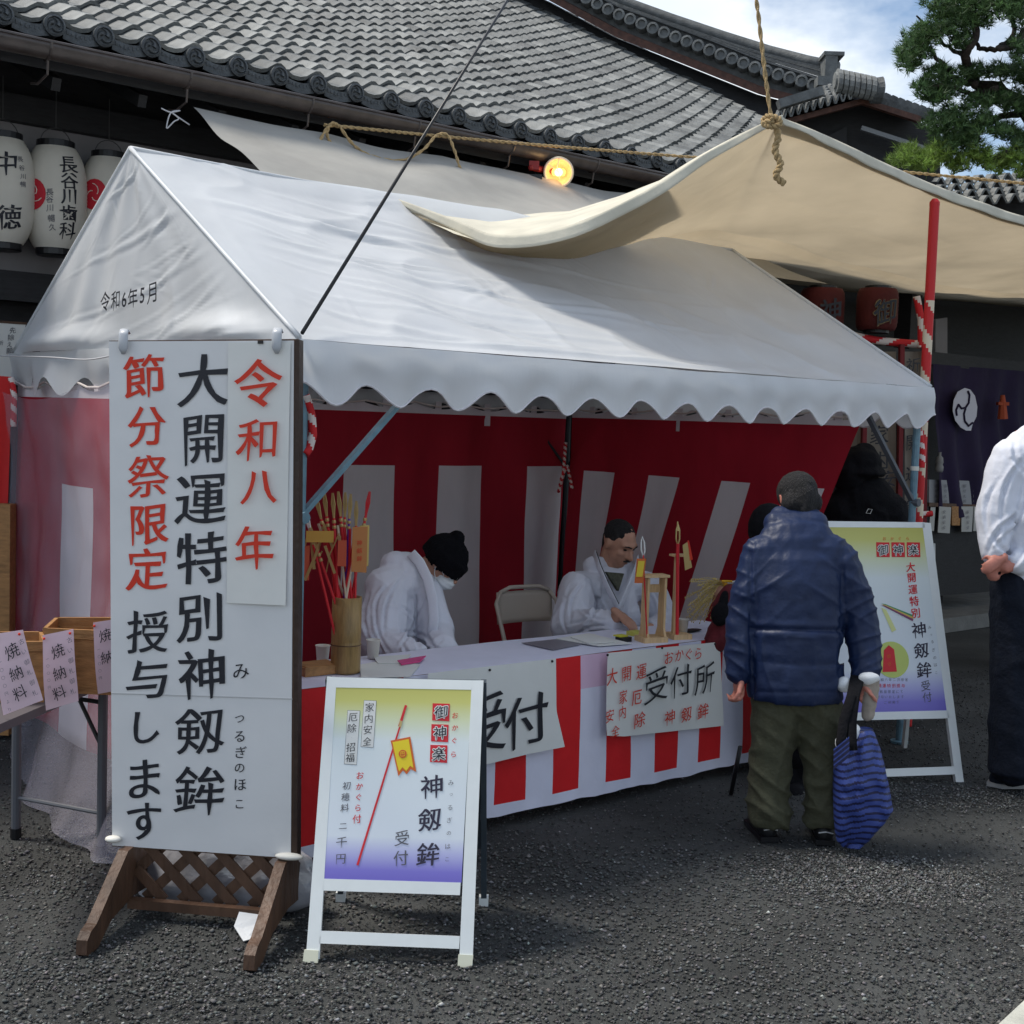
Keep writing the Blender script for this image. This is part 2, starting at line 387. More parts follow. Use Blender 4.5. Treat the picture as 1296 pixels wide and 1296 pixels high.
class Plane:
    def __init__(s, O, U, Vv):
        s.O = V(O); s.U = V(U).normalized(); s.N = s.U.cross(V(Vv)).normalized(); s.V = s.N.cross(s.U)
        if (CAMP-s.O).dot(s.N) < 0: s.N = -s.N
    def hit(s, px, py, lift=0):
        q = ray(px, py); O = s.O+s.N*lift; return CAMP+q*((O-CAMP).dot(s.N)/q.dot(s.N))
def lettering(name, pl, items, m_, parent, lift=.002, wx=.018, wy=.006, kx=1.0, label=None, warp=None, halo=0):
    mb = MB(); base_lift = lift
    if halo: items = [(it[0], it[1]+halo*it[3]*math.cos(k*math.pi/4), it[2]+halo*it[3]*math.sin(k*math.pi/4), it[3], it[4] if len(it) > 4 else kx, k*.00012) for it in items for k in range(8)]
    for it in items:
        lift = base_lift+(it[5] if len(it) > 5 else 0)
        ch, px, py, h = it[:4]; sx = it[4] if len(it) > 4 else kx
        vs, ts = glyph(ch, wx, wy)
        if not vs: continue
        c = pl.hit(px, py, lift); sc = h*((c-CAMP).dot(fwd))/F*1.06
        pts = [c+pl.U*(x*sc*sx)+pl.V*(y*sc) for x, y in vs]
        if warp: pts = [warp(p) for p in pts]
        fs = ts
        mb.add(pts, [tuple(t) for t in fs])
    o = build(name, mb, m_, parent)
    if label: o['label'] = label
    return o
def quadp(pl, corners, lift=0, thick=0):
    mb = MB(); p = [pl.hit(a, b, lift) for a, b in corners]
    if thick: mb.prism(p, -pl.N*thick)
    else: mb.add(p, [(0, 1, 2, 3)])
    return mb

# ================================================================== GROUND
def gfn(u, v):
    x = -60+130*u; y = -8+120*v; return V((x, y, 0))
mb = MB()
xs = [-60, -20, -8]+[-6+.25*i for i in range(57)]+[12, 30, 70]; ys = [-8, 0]+[2+.2*i for i in range(66)]+[20, 40, 110]
for j, y in enumerate(ys):
    for i, x in enumerate(xs):
        z = -.004+noise.noise(V((x*.8, y*.8, 0)))*.010 if -6 < x < 8.2 and 2 < y < 15.2 else 0
        mb.v.append((x, y, z))
nx = len(xs)
for j in range(len(ys)-1):
    for i in range(nx-1):
        a = j*nx+i; mb.f.append((a, a+1, a+nx+1, a+nx)); mb.m.append(0)
o = build('ground', mb, asphM, smooth=True, kind='structure')
def scatter(name, n, xr, yr, smin, smax, pale=.0, mask=None):
    x = rng.uniform(*xr, n); y = yr[0]+(yr[1]-yr[0])*rng.random(n)**1.5
    if mask is not None:
        k = mask(x, y); x, y = x[k], y[k]; n = len(x)
    s = smin+(smax-smin)*rng.random(n)**2.2
    base = np.array([(1, 0, 0), (0, 1, 0), (-1, 0, 0), (0, -1, 0), (0, 0, 1), (0, 0, -1)], float)
    vs = base[None]*(s[:, None, None]*rng.uniform(.55, 1.15, (n, 6, 1)))+rng.normal(0, .16, (n, 6, 3))*s[:, None, None]
    vs[:, :, 2] *= .62
    vs[:, :, 0] += x[:, None]; vs[:, :, 1] += y[:, None]; vs[:, :, 2] += (s*.2)[:, None]
    fb = np.array([(0, 1, 4), (1, 2, 4), (2, 3, 4), (3, 0, 4), (1, 0, 5), (2, 1, 5), (3, 2, 5), (0, 3, 5)])
    fs = (fb[None]+(np.arange(n)*6)[:, None, None]).reshape(-1, 3)
    me = bpy.data.meshes.new(name); me.vertices.add(n*6); me.vertices.foreach_set('co', vs.reshape(-1))
    me.loops.add(len(fs)*3); me.loops.foreach_set('vertex_index', fs.reshape(-1)); me.polygons.add(len(fs)); me.polygons.foreach_set('loop_start', np.arange(len(fs))*3)
    g = .030+.095*rng.random(n)**2.4+pale*rng.random(n)**2; g[rng.random(n) < .022] *= 2.8
    tint = np.stack([g*rng.uniform(.92, 1.12, n), g*rng.uniform(.98, 1.06, n), g*rng.uniform(.92, 1.08, n), np.ones(n)], 1)
    ca = me.color_attributes.new('Col', 'FLOAT_COLOR', 'POINT'); ca.data.foreach_set('color', np.repeat(tint, 6, 0).reshape(-1))
    me.materials.append(stoneM); me.update(calc_edges=True); o = link(name, me); o['kind'] = 'stuff'; return o
inview = lambda x, y: np.abs(x) < .46*y+.6
scatter('gravel', 120000, (-4, 6), (3.2, 9.5), .003, .0095, .02, inview)
scatter('gravel', 26000, (-1.9, 2.4), (3.2, 5.2), .004, .012, .08, inview)
def wet(x, y): return (((x-1.45)/.55)**2+((y-4.95)/.33)**2 < rng.uniform(.3, 1.1, len(x)))
scatter('gravel', 14000, (.8, 2.1), (4.5, 5.5), .004, .010, .14, wet)
def wet2(x, y): return (((x-2.05)/.75)**2+((y-6.15)/.30)**2 < rng.uniform(.3, 1.1, len(x)))
scatter('gravel', 9000, (1.2, 3.1), (5.8, 6.6), .004, .009, .12, wet2)
def wet3(x, y): return (((x+1.0)/.9)**2+((y-3.85)/.22)**2 < rng.uniform(.3, 1.1, len(x)))
scatter('gravel', 7000, (-2, 1.2), (3.5, 4.2), .004, .010, .10, wet3)
# kerb stone at lower right, step slab of the hall
mb = MB(); a = onZ(1268, 1300); b = onZ(1302, 1268); d_ = (b-a).normalized(); q = V((d_.y, -d_.x, 0))
mb.prism([a-d_*1.5+q*0, b+d_*2, b+d_*2+q*.5, a-d_*1.5+q*.5], Z*.02); build('kerb', mb, mat('kerb_concrete', (.42, .42, .37), .85, .2, 8, .3, 60), kind='structure')
mb = MB(); mb.prism([T(4.6, 2.15, 0), T(16, 2.15, 0), T(16, 12, 0), T(4.6, 12, 0)], Z*.13); build('stone_step', mb, concM, kind='structure')
mb = MB(); mb.prism([T(-6, 2.9, 0), T(-.25, 2.9, 0), T(-.25, 12, 0), T(-6, 12, 0)], Z*.10); build('paved_floor', mb, concM, kind='structure')

# ================================================================== TEMPLE BUILDING (left hall)
HT = thing('temple_hall', T(2, 3.9, 0), 'long dark temple hall with grey tiled roof behind the white tent', 'building')
TE = 3.1; P_ = .275; A1_, B1_ = .42, .012
def rz(t): k = t-TE; return 3.78+A1_*k+B1_*k*k
def rslope(t): return A1_+2*B1_*(t-TE)
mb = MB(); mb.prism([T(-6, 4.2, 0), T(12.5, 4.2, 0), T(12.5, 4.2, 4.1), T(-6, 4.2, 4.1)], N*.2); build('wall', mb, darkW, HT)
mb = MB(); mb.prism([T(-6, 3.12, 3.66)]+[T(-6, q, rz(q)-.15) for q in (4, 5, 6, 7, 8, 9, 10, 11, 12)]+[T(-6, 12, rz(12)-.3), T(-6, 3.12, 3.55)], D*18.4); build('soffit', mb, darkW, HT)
mb = MB(); mb.prism([T(-6, 4.10, 2.52), T(2.2, 4.10, 2.52), T(2.2, 4.10, 3.58), T(-6, 4.10, 3.58)], N*.06); build('plaster_panel', mb, plaster, HT)
for z0, z1, dd in ((3.44, 3.60, 4.02), (2.36, 2.54, 4.0)):
    mb = MB(); mb.prism([T(-6, dd, z0), T(7, dd, z0), T(7, dd, z1), T(-6, dd, z1)], N*.12); build('beam', mb, darkW, HT)
for k in range(34):
    mb = MB(); s = -5.7+k*.5; mb.beam(T(s, 3.2, 3.50), T(s, 4.3, 3.94), .05, .07); build('rafter', mb, darkW, HT)
for s in (-2.2, -.6, 3.0, 6.2):
    mb = MB(); mb.box(T(s, 4.02, 1.9), (.14, .14, 3.8), (D, N, Z)); build('post', mb, darkW, HT)
# tiles
pr = [(0, .030), (.10, .012), (.26, -.006), (.44, -.008), (.60, .004), (.68, .022), (.80, .046), (.91, .050), (1.04, .030)]
def tile_mesh(name, m_):
    mb = MB(); ln = .30; th = .017
    for (u, z) in pr: mb.v.append((u*P_, 0, z+.028))
    for (u, z) in pr: mb.v.append((u*P_, ln, z))
    for (u, z) in pr: mb.v.append((u*P_, 0.004, z+.026-th-.006))
    n = len(pr)
    for i in range(n-1):
        mb.f.append((i, i+1, n+i+1, n+i)); mb.m.append(0)
        mb.f.append((2*n+i, 2*n+i+1, i+1, i)); mb.m.append(0)
    mb.f.append((n-1, 3*n-1, 2*n-1)); mb.m.append(0); mb.f.append((2*n, 0, n)); mb.m.append(0)
    me = mb.mesh(name, m_); return me
tms = [tile_mesh('roof_tile', m_) for m_ in (tileM, tileM2, tileM3)]
EX = .232
def proj(P):
    w = P-CAMP; return 648+F*w.dot(cx)/w.dot(fwd), 648-F*w.dot(cy)/w.dot(fwd), w.dot(fwd)
def verge_y(px):    # lower edge of the upper roof, picture reference used to end the tile field in space
    pts = [(560, -45), (650, 0), (780, 60), (870, 100), (950, 135), (985, 175), (1100, 230)]
    for (a, b), (c, d) in zip(pts, pts[1:]):
        if a <= px <= c: return b+(d-b)*(px-a)/(c-a)
    return -1e9 if px < 560 else 230
cells = []
for ci in range(-9, 50):
    s0 = -.03-P_*.86+ci*P_; t = TE+.02; row = 0
    while row < 62:
        x, y, dep = proj(T(s0, t, rz(t)))
        if x > 560 and y < verge_y(x)-10: break
        if -150 < x < 1150 and y > -110: cells.append((dep, ci, row, s0, t))
        sl = rslope(t); t += EX/math.sqrt(1+sl*sl); row += 1
cells.sort()
stuffv = []; stufff = []; tv = [np.array([v.co[:] for v in me.vertices]) for me in tms]; tf = [[tuple(p.vertices) for p in tms[0].polygons]]
sm = []
for idx, (dep, ci, row, s0, t) in enumerate(cells):
    sl = rslope(t); upv = (N+Z*sl).normalized(); nv = D.cross(upv)
    if nv.z < 0: nv = -nv
    r_ = random.random(); k = 0 if r_ < .62 else (1 if r_ < .86 else 2)
    ang = random.uniform(-.012, .012); Dx = (D+upv*ang).normalized()
    Mx = Matrix((Dx, upv, nv)).transposed().to_4x4(); Mx.translation = T(s0, t, rz(t))+nv*random.uniform(-.004, .006)
    if idx < 300:
        o = bpy.data.objects.new('roof_tile', tms[k]); COL.objects.link(o); o.parent = HT; Mx.translation = Mx.translation-wloc(HT); o.matrix_local = Mx
    else:
        R_ = np.array(Mx)[:3]; o0 = len(stuffv)*len(pr)*3
        stuffv.append(tv[k]@R_[:, :3].T+R_[:, 3]); stufff += [tuple(i+o0 for i in f) for f in tf[0]]; sm += [k]*len(tf[0])
mb = MB(); mb.v = [tuple(p) for p in np.concatenate(stuffv)]; mb.f = stufff; mb.m = sm
build('roof_tiles', mb, [tileM, tileM2, tileM3], HT, kind='stuff')
mb = MB()
mb.grid(lambda u, v: T(-2.9+15.2*u, TE+.05+(8.2*v), rz(TE+.05+8.2*v)-.03), 4, 20)
build('roof_deck', mb, darkW, HT)
# eave discs with a three comma crest, and the hanging apron tiles between them
def disc_mesh():
    mb = MB(); R = .059
    ax = (V((1, 0, 0)), V((0, 0, 1)), V((0, -1, 0)))
    mb.lathe((0, 0, 0), [(.054, -.10), (R, -.03), (R, .012), (R-.012, .018), (R-.016, .006), (.001, .004)], 20, ax)
    for k in range(3):
        a0 = k*2*math.pi/3; pts = []; rr = []
        for j in range(7):
            a = a0+j*.30; r = .016+.0042*j; pts.append(V((r*math.cos(a), -.008, r*math.sin(a)))); rr.append(.012*(1-j/7)+.003)
        mb.tube(pts, rr, 6)
    return mb.mesh('eave_disc', discM, smooth=False)
def apron_mesh():
    mb = MB(); n = 8; w = P_-.075
    for face in (0, -.012):
        for k in range(n+1):
            u = k/n; x = .05+w*u; d_ = -.018*math.sin(math.pi*u)
            mb.v.append((x, face, d_+.024)); mb.v.append((x, face-.002, d_-.040))
    o = 2*(n+1)
    for k in range(n):
        mb.f += [(2*k, 2*k+1, 2*k+3, 2*k+2), (o+2*k, o+2*k+2, o+2*k+3, o+2*k+1), (2*k, 2*k+2, o+2*k+2, o+2*k), (2*k+1, o+2*k+1, o+2*k+3, 2*k+3)]; mb.m += [0]*4
    for k in range(1, 8): mb.box((.05+w*k/8, -.014, .004-.018*math.sin(math.pi*k/8)), (.011, .006, .014+.006*(k % 2)))
    return mb.mesh('eave_apron', discM)
dm, am = disc_mesh(), apron_mesh()
for ci in range(-9, 44):
    s = -.03+ci*P_
    Mx = Matrix((D, N, Z)).transposed().to_4x4(); Mx.translation = T(s, TE-.012, 3.782)-wloc(HT)
    o = bpy.data.objects.new('eave_disc', dm); COL.objects.link(o); o.parent = HT; o.matrix_local = Mx
    Mx = Mx.copy(); Mx.translation = T(s, TE+.004, 3.765)-wloc(HT)
    o = bpy.data.objects.new('eave_apron', am); COL.objects.link(o); o.parent = HT; o.matrix_local = Mx
# gutter with joints and hooks
mb = MB(); n = 10
def gut(u, v):
    a = math.pi*(1+u); return T(-3.5+15*v, 3.01+.062*math.cos(a), 3.655+.078*math.sin(a))
mb.grid(gut, 10, 6); g_ = build('gutter', mb, gutM, HT, smooth=True, solid=.006)
mb = MB(); mb.tube([T(-3.5, 2.948, 3.657), T(11.5, 2.948, 3.657)], .009, 6); build('gutter_lip', mb, gutM, HT)
for k in range(13):
    s = -.62+k*.92*.87
    mb = MB(); mb.tube([T(s, 2.945+.07*(1+math.cos(math.pi*(1+j/8))), 3.655+.085*math.sin(math.pi*(1+j/8))) for j in range(9)], .008, 6)
    mb.tube([T(s, 3.0, 3.58), T(s+.005, 3.02, 3.5), T(s-.02, 3.1, 3.46), T(s-.02, 3.2, 3.48)], .007, 6); build('gutter_hook', mb, gutM, HT)

# upper roof edge running up and away on the right
UR = thing('upper_roof_wing', T(11.5, 9, 0), 'higher roof wing, its stacked tile ridge running down to an end ornament', 'building')
low = [(560, -52), (650, -6), (720, 24), (780, 52), (850, 84), (920, 112), (985, 134), (1058, 150)]     # underside where it meets the tiles
YU = 19.6
def upz(i, p, f0=0): return atY(p[0], p[1], YU-i*.28)
otile = [(560, -78), (690, -24), (780, 22), (835, 44), (900, 69), (960, 92), (1010, 106), (1056, 119)]
brdT = [(560, -66), (690, -12), (780, 36), (835, 58), (900, 84), (960, 108), (1010, 121), (1058, 134)]
brdB = [(560, -57), (690, -2), (780, 47), (835, 69), (900, 95), (960, 119), (1010, 131), (1058, 143)]
rdgB = [(560, -90), (690, -38), (780, 8), (835, 28), (900, 52), (960, 76), (1010, 92), (1052, 106)]
rdgT = [(560, -112), (690, -38), (780, 0), (835, 20), (900, 42), (960, 61), (1010, 74), (1048, 82)]
def strip(name, top, bot, m_, depth, yoff=0, rows=0):
    mb = MB()
    for i in range(len(top)-1):
        a, b, c, d = [upz(j, p)+fwd*yoff for j, p in ((i, top[i]), (i+1, top[i+1]), (i+1, bot[i+1]), (i, bot[i]))]
        mb.prism([a, b, c, d], D*depth+N*.0)
    return build(name, mb, m_, UR)
strip('barge_board', brdT, brdB, boardBrown, .08)
strip('dark_eave', brdT, [(a, b+60) for a, b in low], darkW, .1, .35)
strip('ridge_base', otile, brdT, tileM3, .5, .05)
strip('ridge_filler', [(a, b-5) for a, b in rdgB], otile, discM, .4, .10)
for r in range(5):
    tp = [(rdgB[i][0]+(rdgT[i][0]-rdgB[i][0])*(r+.86)/5, rdgB[i][1]+(rdgT[i][1]-rdgB[i][1])*(r+.86)/5) for i in range(8)]
    bt = [(rdgB[i][0]+(rdgT[i][0]-rdgB[i][0])*r/5, rdgB[i][1]+(rdgT[i][1]-rdgB[i][1])*r/5) for i in range(8)]
    strip('ridge_course', tp, bt, tileM3 if r % 2 else discM, .45+.03*(r % 2), -.02*(r % 2)+.02*r)
mb = MB(); mb.tube([upz(i, p)+D*.2 for i, p in enumerate(rdgT)], .085, 10); build('ridge_cap', mb, tileM3, UR, smooth=True)
def along(pl_, u):
    tot = [math.dist(a, b) for a, b in zip(pl_, pl_[1:])]; d_ = u*sum(tot)
    for i, l in enumerate(tot):
        if d_ <= l: k = d_/l; return i+k, (pl_[i][0]+(pl_[i+1][0]-pl_[i][0])*k, pl_[i][1]+(pl_[i+1][1]-pl_[i][1])*k)
        d_ -= l
    return len(pl_)-1, pl_[-1]
for k in range(36):
    i, p = along(otile, k/35.); c = upz(i, p)-fwd*.12
    mb = MB(); axd = (-fwd*.55+D*-.55-N*.3).normalized(); a1 = axd.cross(Z).normalized(); a2 = a1.cross(axd)
    mb.lathe(c, [(.085, -.55), (.088, .0), (.085, .03), (.055, .035), (.05, .0), (.001, .0)], 12, (a1, a2, axd)); build('round_verge_tile', mb, tileM, UR)
c = upz(7, (1049, 84)); ax = (V((1, 0, 0)), V((0, 1, 0)), Z); mb = MB()
mb.box(c-Z*.03, (.16, .3, .36)); mb.box(c+V((.03, 0, .13)), (.27, .32, .05)); mb.box(c+V((-.05, 0, -.24)), (.26, .4, .12)); build('end_ornament', mb, tileM, UR)
c = upz(7, (1056, 112)); mb = MB(); mb.lathe(c, [(.13, -.2), (.17, -.1), (.17, .08), (.11, .1), (.10, .06), (.001, .06)], 14, (V((1, 0, 0)), Z, V((.2, -1, 0)).normalized())); build('end_scroll', mb, tileM3, UR)

# small gabled porch roof between tarp and pine
PR = thing('porch_roof', atY(1085, 200, 15)*1, 'small gabled porch roof with red brown edge boards under the end of the higher ridge', 'building')
Yp = 15.0
def pp(x, y, k=0): return atY(x, y, Yp+k)
def quad3(name, pts, m_, th=.1, par=PR):
    mb = MB(); mb.prism([V(p) for p in pts], V((0.02, 1, 0))*th); return build(name, mb, m_, par)
quad3('edge_board', [pp(985, 153), pp(1092, 124), pp(1092, 131), pp(985, 160)], boardBrown, .08)
quad3('edge_board', [pp(1092, 124), pp(1166, 147), pp(1166, 155), pp(1092, 131)], boardBrown, .08)
quad3('gable_wall', [pp(985, 161, .4), pp(1092, 132, .4), pp(1190, 165, .4), pp(1190, 260, .4), pp(985, 260, .4)], darkW, .2)
quad3('wall_panel', [pp(1022, 185, .32), pp(1072, 160, .32), pp(1072, 215, .32), pp(1022, 215, .32)], mat('grey_board', (.03, .03, .032), .8), .05)
mb = MB(); mb.beam(pp(1090, 162, .2), pp(1198, 197, .2), .05, .05); build('pale_pipe', mb, mat('pipe_grey', (.22, .23, .24), .5), PR)
# rows of pantiles on its left slope
for r in range(5):
    y0 = [(985, 148), (1090, 119)]; yt = [(1010, 128), (1065, 112)]
    k0 = r/5; a = (985+(1002-985)*k0, 150-22*k0); b = (1088-22*k0, 120-13*k0)
    n = 11
    for i in range(n):
        x0 = a[0]+(b[0]-a[0])*i/n; y0_ = a[1]+(b[1]-a[1])*i/n; x1 = a[0]+(b[0]-a[0])*(i+1)/n; y1_ = a[1]+(b[1]-a[1])*(i+1)/n
        mb = MB(); p0 = pp(x0, y0_, r*.22-.1); p1 = pp(x1, y1_, r*.22-.1); u_ = (p1-p0); up_ = V((.02, .26, .10))
        mb.grid(lambda u, v: p0+u_*u*1.03+up_*v+Z*(.05*math.sin(u*math.pi*2)*(1)+.03*(1-v)), 6, 1); build('porch_tile', mb, tileM if (i+r) % 3 else tileM2, PR, solid=.02)
quad3('roof_board', [pp(985, 154, .05), pp(1092, 125, .05), pp(1062, 104, 1.1), pp(1000, 122, 1.1)], darkW, .03)
quad3('roof_board', [pp(1092, 125, .05), pp(1168, 149, .05), pp(1140, 128, 1.1), pp(1075, 106, 1.1)], tileM3, .05)
a = pp(1062, 103, -.05); b = pp(1104, 112, -.15)
for k in range(7):
    c = a+(b-a)*(k/6); mb = MB(); axx = (b-a).normalized()
    mb.lathe(c, [(.09, -.055), (.095, -.035), (.135, -.03), (.135, .02), (.095, .025), (.09, .055)], 14, (V((0, 1, 0)), Z, axx)); build('ridge_tile', mb, tileM2, PR)
mb = MB(); mb.lathe(b+V((.06, 0, -.02)), [(.14, -.06), (.15, .04), (.10, .06), (.001, .06)], 16, (V((0, 1, 0)), Z, V((1, -.35, 0)).normalized())); build('ridge_end', mb, tileM3, PR)
mb = MB(); mb.beam(pp(985, 133, -.1), pp(1040, 116, -.1), .16, .10); build('side_ridge', mb, tileM, PR)
for k in range(9):
    mb = MB(); c = pp(1100+9*k, 120+3.1*k, .05); mb.lathe(c, [(.07, -.2), (.075, .05), (.001, .06)], 8, (V((1, 0, 0)), Z, V((.3, -1, -.1)).normalized())); build('edge_tile', mb, tileM3, PR)

# low tiled wall roof under the pine, far right
WR = thing('tiled_wall_roof', atY(1260, 260, 14), 'pale grey tiled roof glimpsed under the pine at the right', 'roof')
for r in range(4):
    for i in range(8):
        mb = MB(); x0 = 1195+17*i-r*3; y0_ = 252-9*r+2.0*i*(-.6)+10; p0 = atY(x0, y0_, 13.5+r*.3); p1 = atY(x0+17, y0_-1.2, 13.5+r*.3)
        mb.grid(lambda u, v: p0+(p1-p0)*u*1.03+V((.05, .34, .1))*v+Z*(.045*math.sin(u*math.pi*2)+.04*(1-v)), 6, 1); build('wall_roof_tile', mb, tileM2, WR, solid=.02)
mb = MB(); mb.beam(atY(1180, 285, 14.2), atY(1330, 270, 14.2), .5, .5); build('roof_base', mb, darkW, WR)

# ================================================================== WHITE TENT
LT, WT, EH, RH = 4.0, 2.97, 2.0, 2.865
TN = thing('event_tent', T(2, 1.5, 0), 'white scalloped event tent over the reception table, date written on its gable', 'tent')
def wr(p, a=1.0):    # creases in the vinyl
    q = V(p); n1 = noise.noise(V((q.x*1.3, q.y*1.3, q.z*1.3))); n2 = noise.noise(V((q.x*3.1+7, q.y*3.1, q.z*1.2))); n3 = 1-abs(noise.noise(V((q.x*2.2+3, q.y*2.2, q.z*.9))))*2
    return (n1*.024+n2*.012+n3*n3*n3*.010)*a
CR = []
_r = random.Random(11)
for k in range(13): a_ = (_r.uniform(0, .12), _r.uniform(.0, .9)); CR.append((a_, (a_[0]+_r.uniform(.25, .7), max(0.02, a_[1]-_r.uniform(.05, .45))), _r.uniform(.003, .009), _r.uniform(.004, .010)))
for k in range(12): a_ = (_r.uniform(.1, .95), _r.uniform(.1, .95)); CR.append((a_, (a_[0]+_r.uniform(-.12, .12), a_[1]+_r.uniform(-.25, .25)), _r.uniform(.002, .006), _r.uniform(.003, .006)))
for k in range(5): a_ = (.16+.2*k, 0.02); CR.append((a_, (.16+.2*k+.005, .98), .0022, .003))
def crease(u, v):
    d_ = 0
    for (x0, y0), (x1, y1), amp, w in CR:
        dx, dy = (x1-x0)*4, (y1-y0)*1.7; px, py = (u-x0)*4, (v-y0)*1.7; L2_ = dx*dx+dy*dy; t = (px*dx+py*dy)/L2_
        if t < -.05 or t > 1.05: continue
        q = abs(px*dy-py*dx)/math.sqrt(L2_); q = q+.01*math.sin(t*9+x0*30)*0; w2 = w*3.2
        if q < w2*3: d_ += amp*math.exp(-(q/w2)**2)*math.sin(math.pi*max(0, min(1, t)))**.5-amp*.5*math.exp(-((q-w2*1.7)/w2)**2)*math.sin(math.pi*max(0, min(1, t)))
    return d_
def slope_f(u, v, back=False):
    tt = (WT/2)*v if not back else WT-(WT/2)*v
    z = EH+(RH-EH)*v; P = T(LT*u, tt, z)
    sag = -.035*math.sin(math.pi*v)-.030*math.sin(math.pi*u)*(.3+.7*v if v > .5 else .5)
    nrm = (Z*(WT/2)+N*(-(RH-EH) if not back else (RH-EH))).normalized()
    edge = min(1, 8*u, 8*(1-u), 10*v, 10*(1-v)); e2 = min(1, 12*u, 12*(1-u), 14*v+.1)
    # diagonal tension creases running from the near corner
    cr_ = .010*math.sin((u*9+v*4+noise.noise(P)*1.5)*3)*max(0, 1-abs(v-.25)*2.2)
    return P+nrm*((sag)*edge+(wr(P)*1.0+cr_+(0 if back else crease(u, v)*1.3))*min(1, e2))
mb = MB(); mb.grid(lambda u, v: slope_f(u, v), 260, 100); build('front_slope', mb, tentM, TN, smooth=True)
mb = MB(); mb.grid(lambda u, v: slope_f(u, v, True), 40, 16); build('back_slope', mb, tentM, TN, smooth=True)
def gable(s, sg):
    def f(u, v):
        hw = WT/2*(1-v); tt = WT/2+(u*2-1)*hw; P = T(s, tt, EH+(RH-EH)*v)
        e = min(1, 7*u, 7*(1-u), 6*(1-v))
        fold = .012*math.sin(u*26+noise.noise(P*2)*4)*(1-v)**.5*math.exp(-((u-.55)/.32)**2)+.02*math.sin(u*7+1)*(1-v)
        low = .035*math.exp(-((v-.05)/.07)**2)*(1+math.sin(u*9+.5))*.9
        return P+D*sg*(wr(P, .7)*e+fold*e+low*min(1, 8*u, 8*(1-u))+crease(.1+u*.6, (v*1.1+.2*u)%1)*.6*e+crease(.55+v*.4, u)*.5*e)
    mb = MB(); mb.grid(f, 120, 80); return build('gable_panel', mb, tentM, TN, smooth=True)
gable(0, -1); gable(LT, 1)
def scal(u, n, amp, first=0): return amp*.5*(1-math.cos(2*math.pi*(u*n+first)))
def valance(a, b, n, out, hb=.150, hs=.078, wig=.012):
    a = V(a); b = V(b); ln = (b-a).length
    def f(u, v):
        hh = hb+scal(u, n, hs); P = a+(b-a)*u-Z*(hh*v)
        w = wig*v*math.sin(u*n*6.283*1.0+noise.noise(P*3)*3)+.012*v*noise.noise(P*2.5)+.010*math.sin(math.pi*min(v*1.4, 1))
        return P+out*(w+.012*v)-Z*.006*math.sin(math.pi*u)+Z*.004*noise.noise(P*4)
    mb = MB(); mb.grid(f, n*16, 8); o = build('valance', mb, tentM, TN, smooth=True)
    # hem binding along the scallops
    pts = [f(i/(n*12), 1.0) for i in range(n*12+1)]
    mb = MB(); mb.tube(pts, .0045, 5); build('hem_binding', mb, mat('hem_white', (.62, .60, .62), .7), TN)
valance(T(-.01, -.012, EH), T(LT+.01, -.012, EH), 14, -N)
valance(T(LT+.012, 0, EH), T(LT+.012, WT, EH), 10, D)
valance(T(LT, WT+.012, EH), T(0, WT+.012, EH), 14, N, wig=.01)
# left valance, pulled up and rumpled
def lv(u, v):
    hh = .13+scal(u, 9, .09); t_ = WT*u; lift = .035*math.sin(u*math.pi*1.1); P = T(-.012, t_, EH+lift*0-hh*v)
    return P-D*(.05*v*math.sin(u*18)+.03*math.sin(math.pi*v)*noise.noise(V((u*6, 0, 0)))+.015)
mb = MB(); mb.grid(lv, 120, 8); build('valance', mb, tentM, TN, smooth=True)
# ridge and gable seams
for a, b in (((0, 1.485, RH), (LT, 1.485, RH)), ((0, 0, EH), (0, 1.485, RH)), ((0, WT, EH), (0, 1.485, RH)), ((LT, 0, EH), (LT, 1.485, RH)), ((LT, WT, EH), (LT, 1.485, RH))):
    mb = MB(); n = 16; mb.tube([T(*a)+(T(*b)-T(*a))*(k/n)+Z*(.006-(.03*math.sin(math.pi*k/n) if a[2] == b[2] else .0)) for k in range(n+1)], .010, 8); build('seam', mb, tentM, TN, smooth=True)
# frame
i_ = .045
for s, t in ((i_, i_), (LT-i_, i_), (i_, WT-i_), (LT-i_, WT-i_)):
    fr = t < 1
    mb = MB(); mb.tube([T(s, t, .01), T(s, t, EH-.03)], .021, 12); mb.lathe(T(s, t, 0), [(.05, 0), (.05, .012), (.024, .014)], 14); build('pole', mb, pipeM if fr else darkpipeM, TN, smooth=False)
    for z in (1.05, 1.55) if (s > 1 and fr) else ():
        mb = MB(); mb.lathe(T(s, t, z-.012), [(.0235, 0), (.024, .024)], 12); build('tape_band', mb, cupM, TN)
for a, b in (((i_, i_), (LT-i_, i_)), ((i_, WT-i_), (LT-i_, WT-i_)), ((i_, i_), (i_, WT-i_)), ((LT-i_, i_), (LT-i_, WT-i_))):
    mb = MB(); mb.tube([T(*a, EH-.075), T(*b, EH-.075)], .018, 10); build('eave_pipe', mb, darkpipeM, TN)
mb = MB(); mb.tube([T(i_, WT/2, RH-.12), T(LT-i_, WT/2, RH-.12)], .018, 10); build('ridge_pipe', mb, darkpipeM, TN)
for s in (i_, LT-i_):
    for t in (i_, WT-i_): mb = MB(); mb.tube([T(s, t, EH-.09), T(s, WT/2, RH-.12)], .016, 8); build('rafter_pipe', mb, darkpipeM, TN)
def brace(a, b, m_, r=.0155):
    mb = MB(); mb.beam(T(*a), T(*b), .030, .018); mb.lathe(T(*a)-N*.02, [(.022, -.02), (.022, .02)], 8, (D, Z, N)); build('brace', mb, m_, TN)
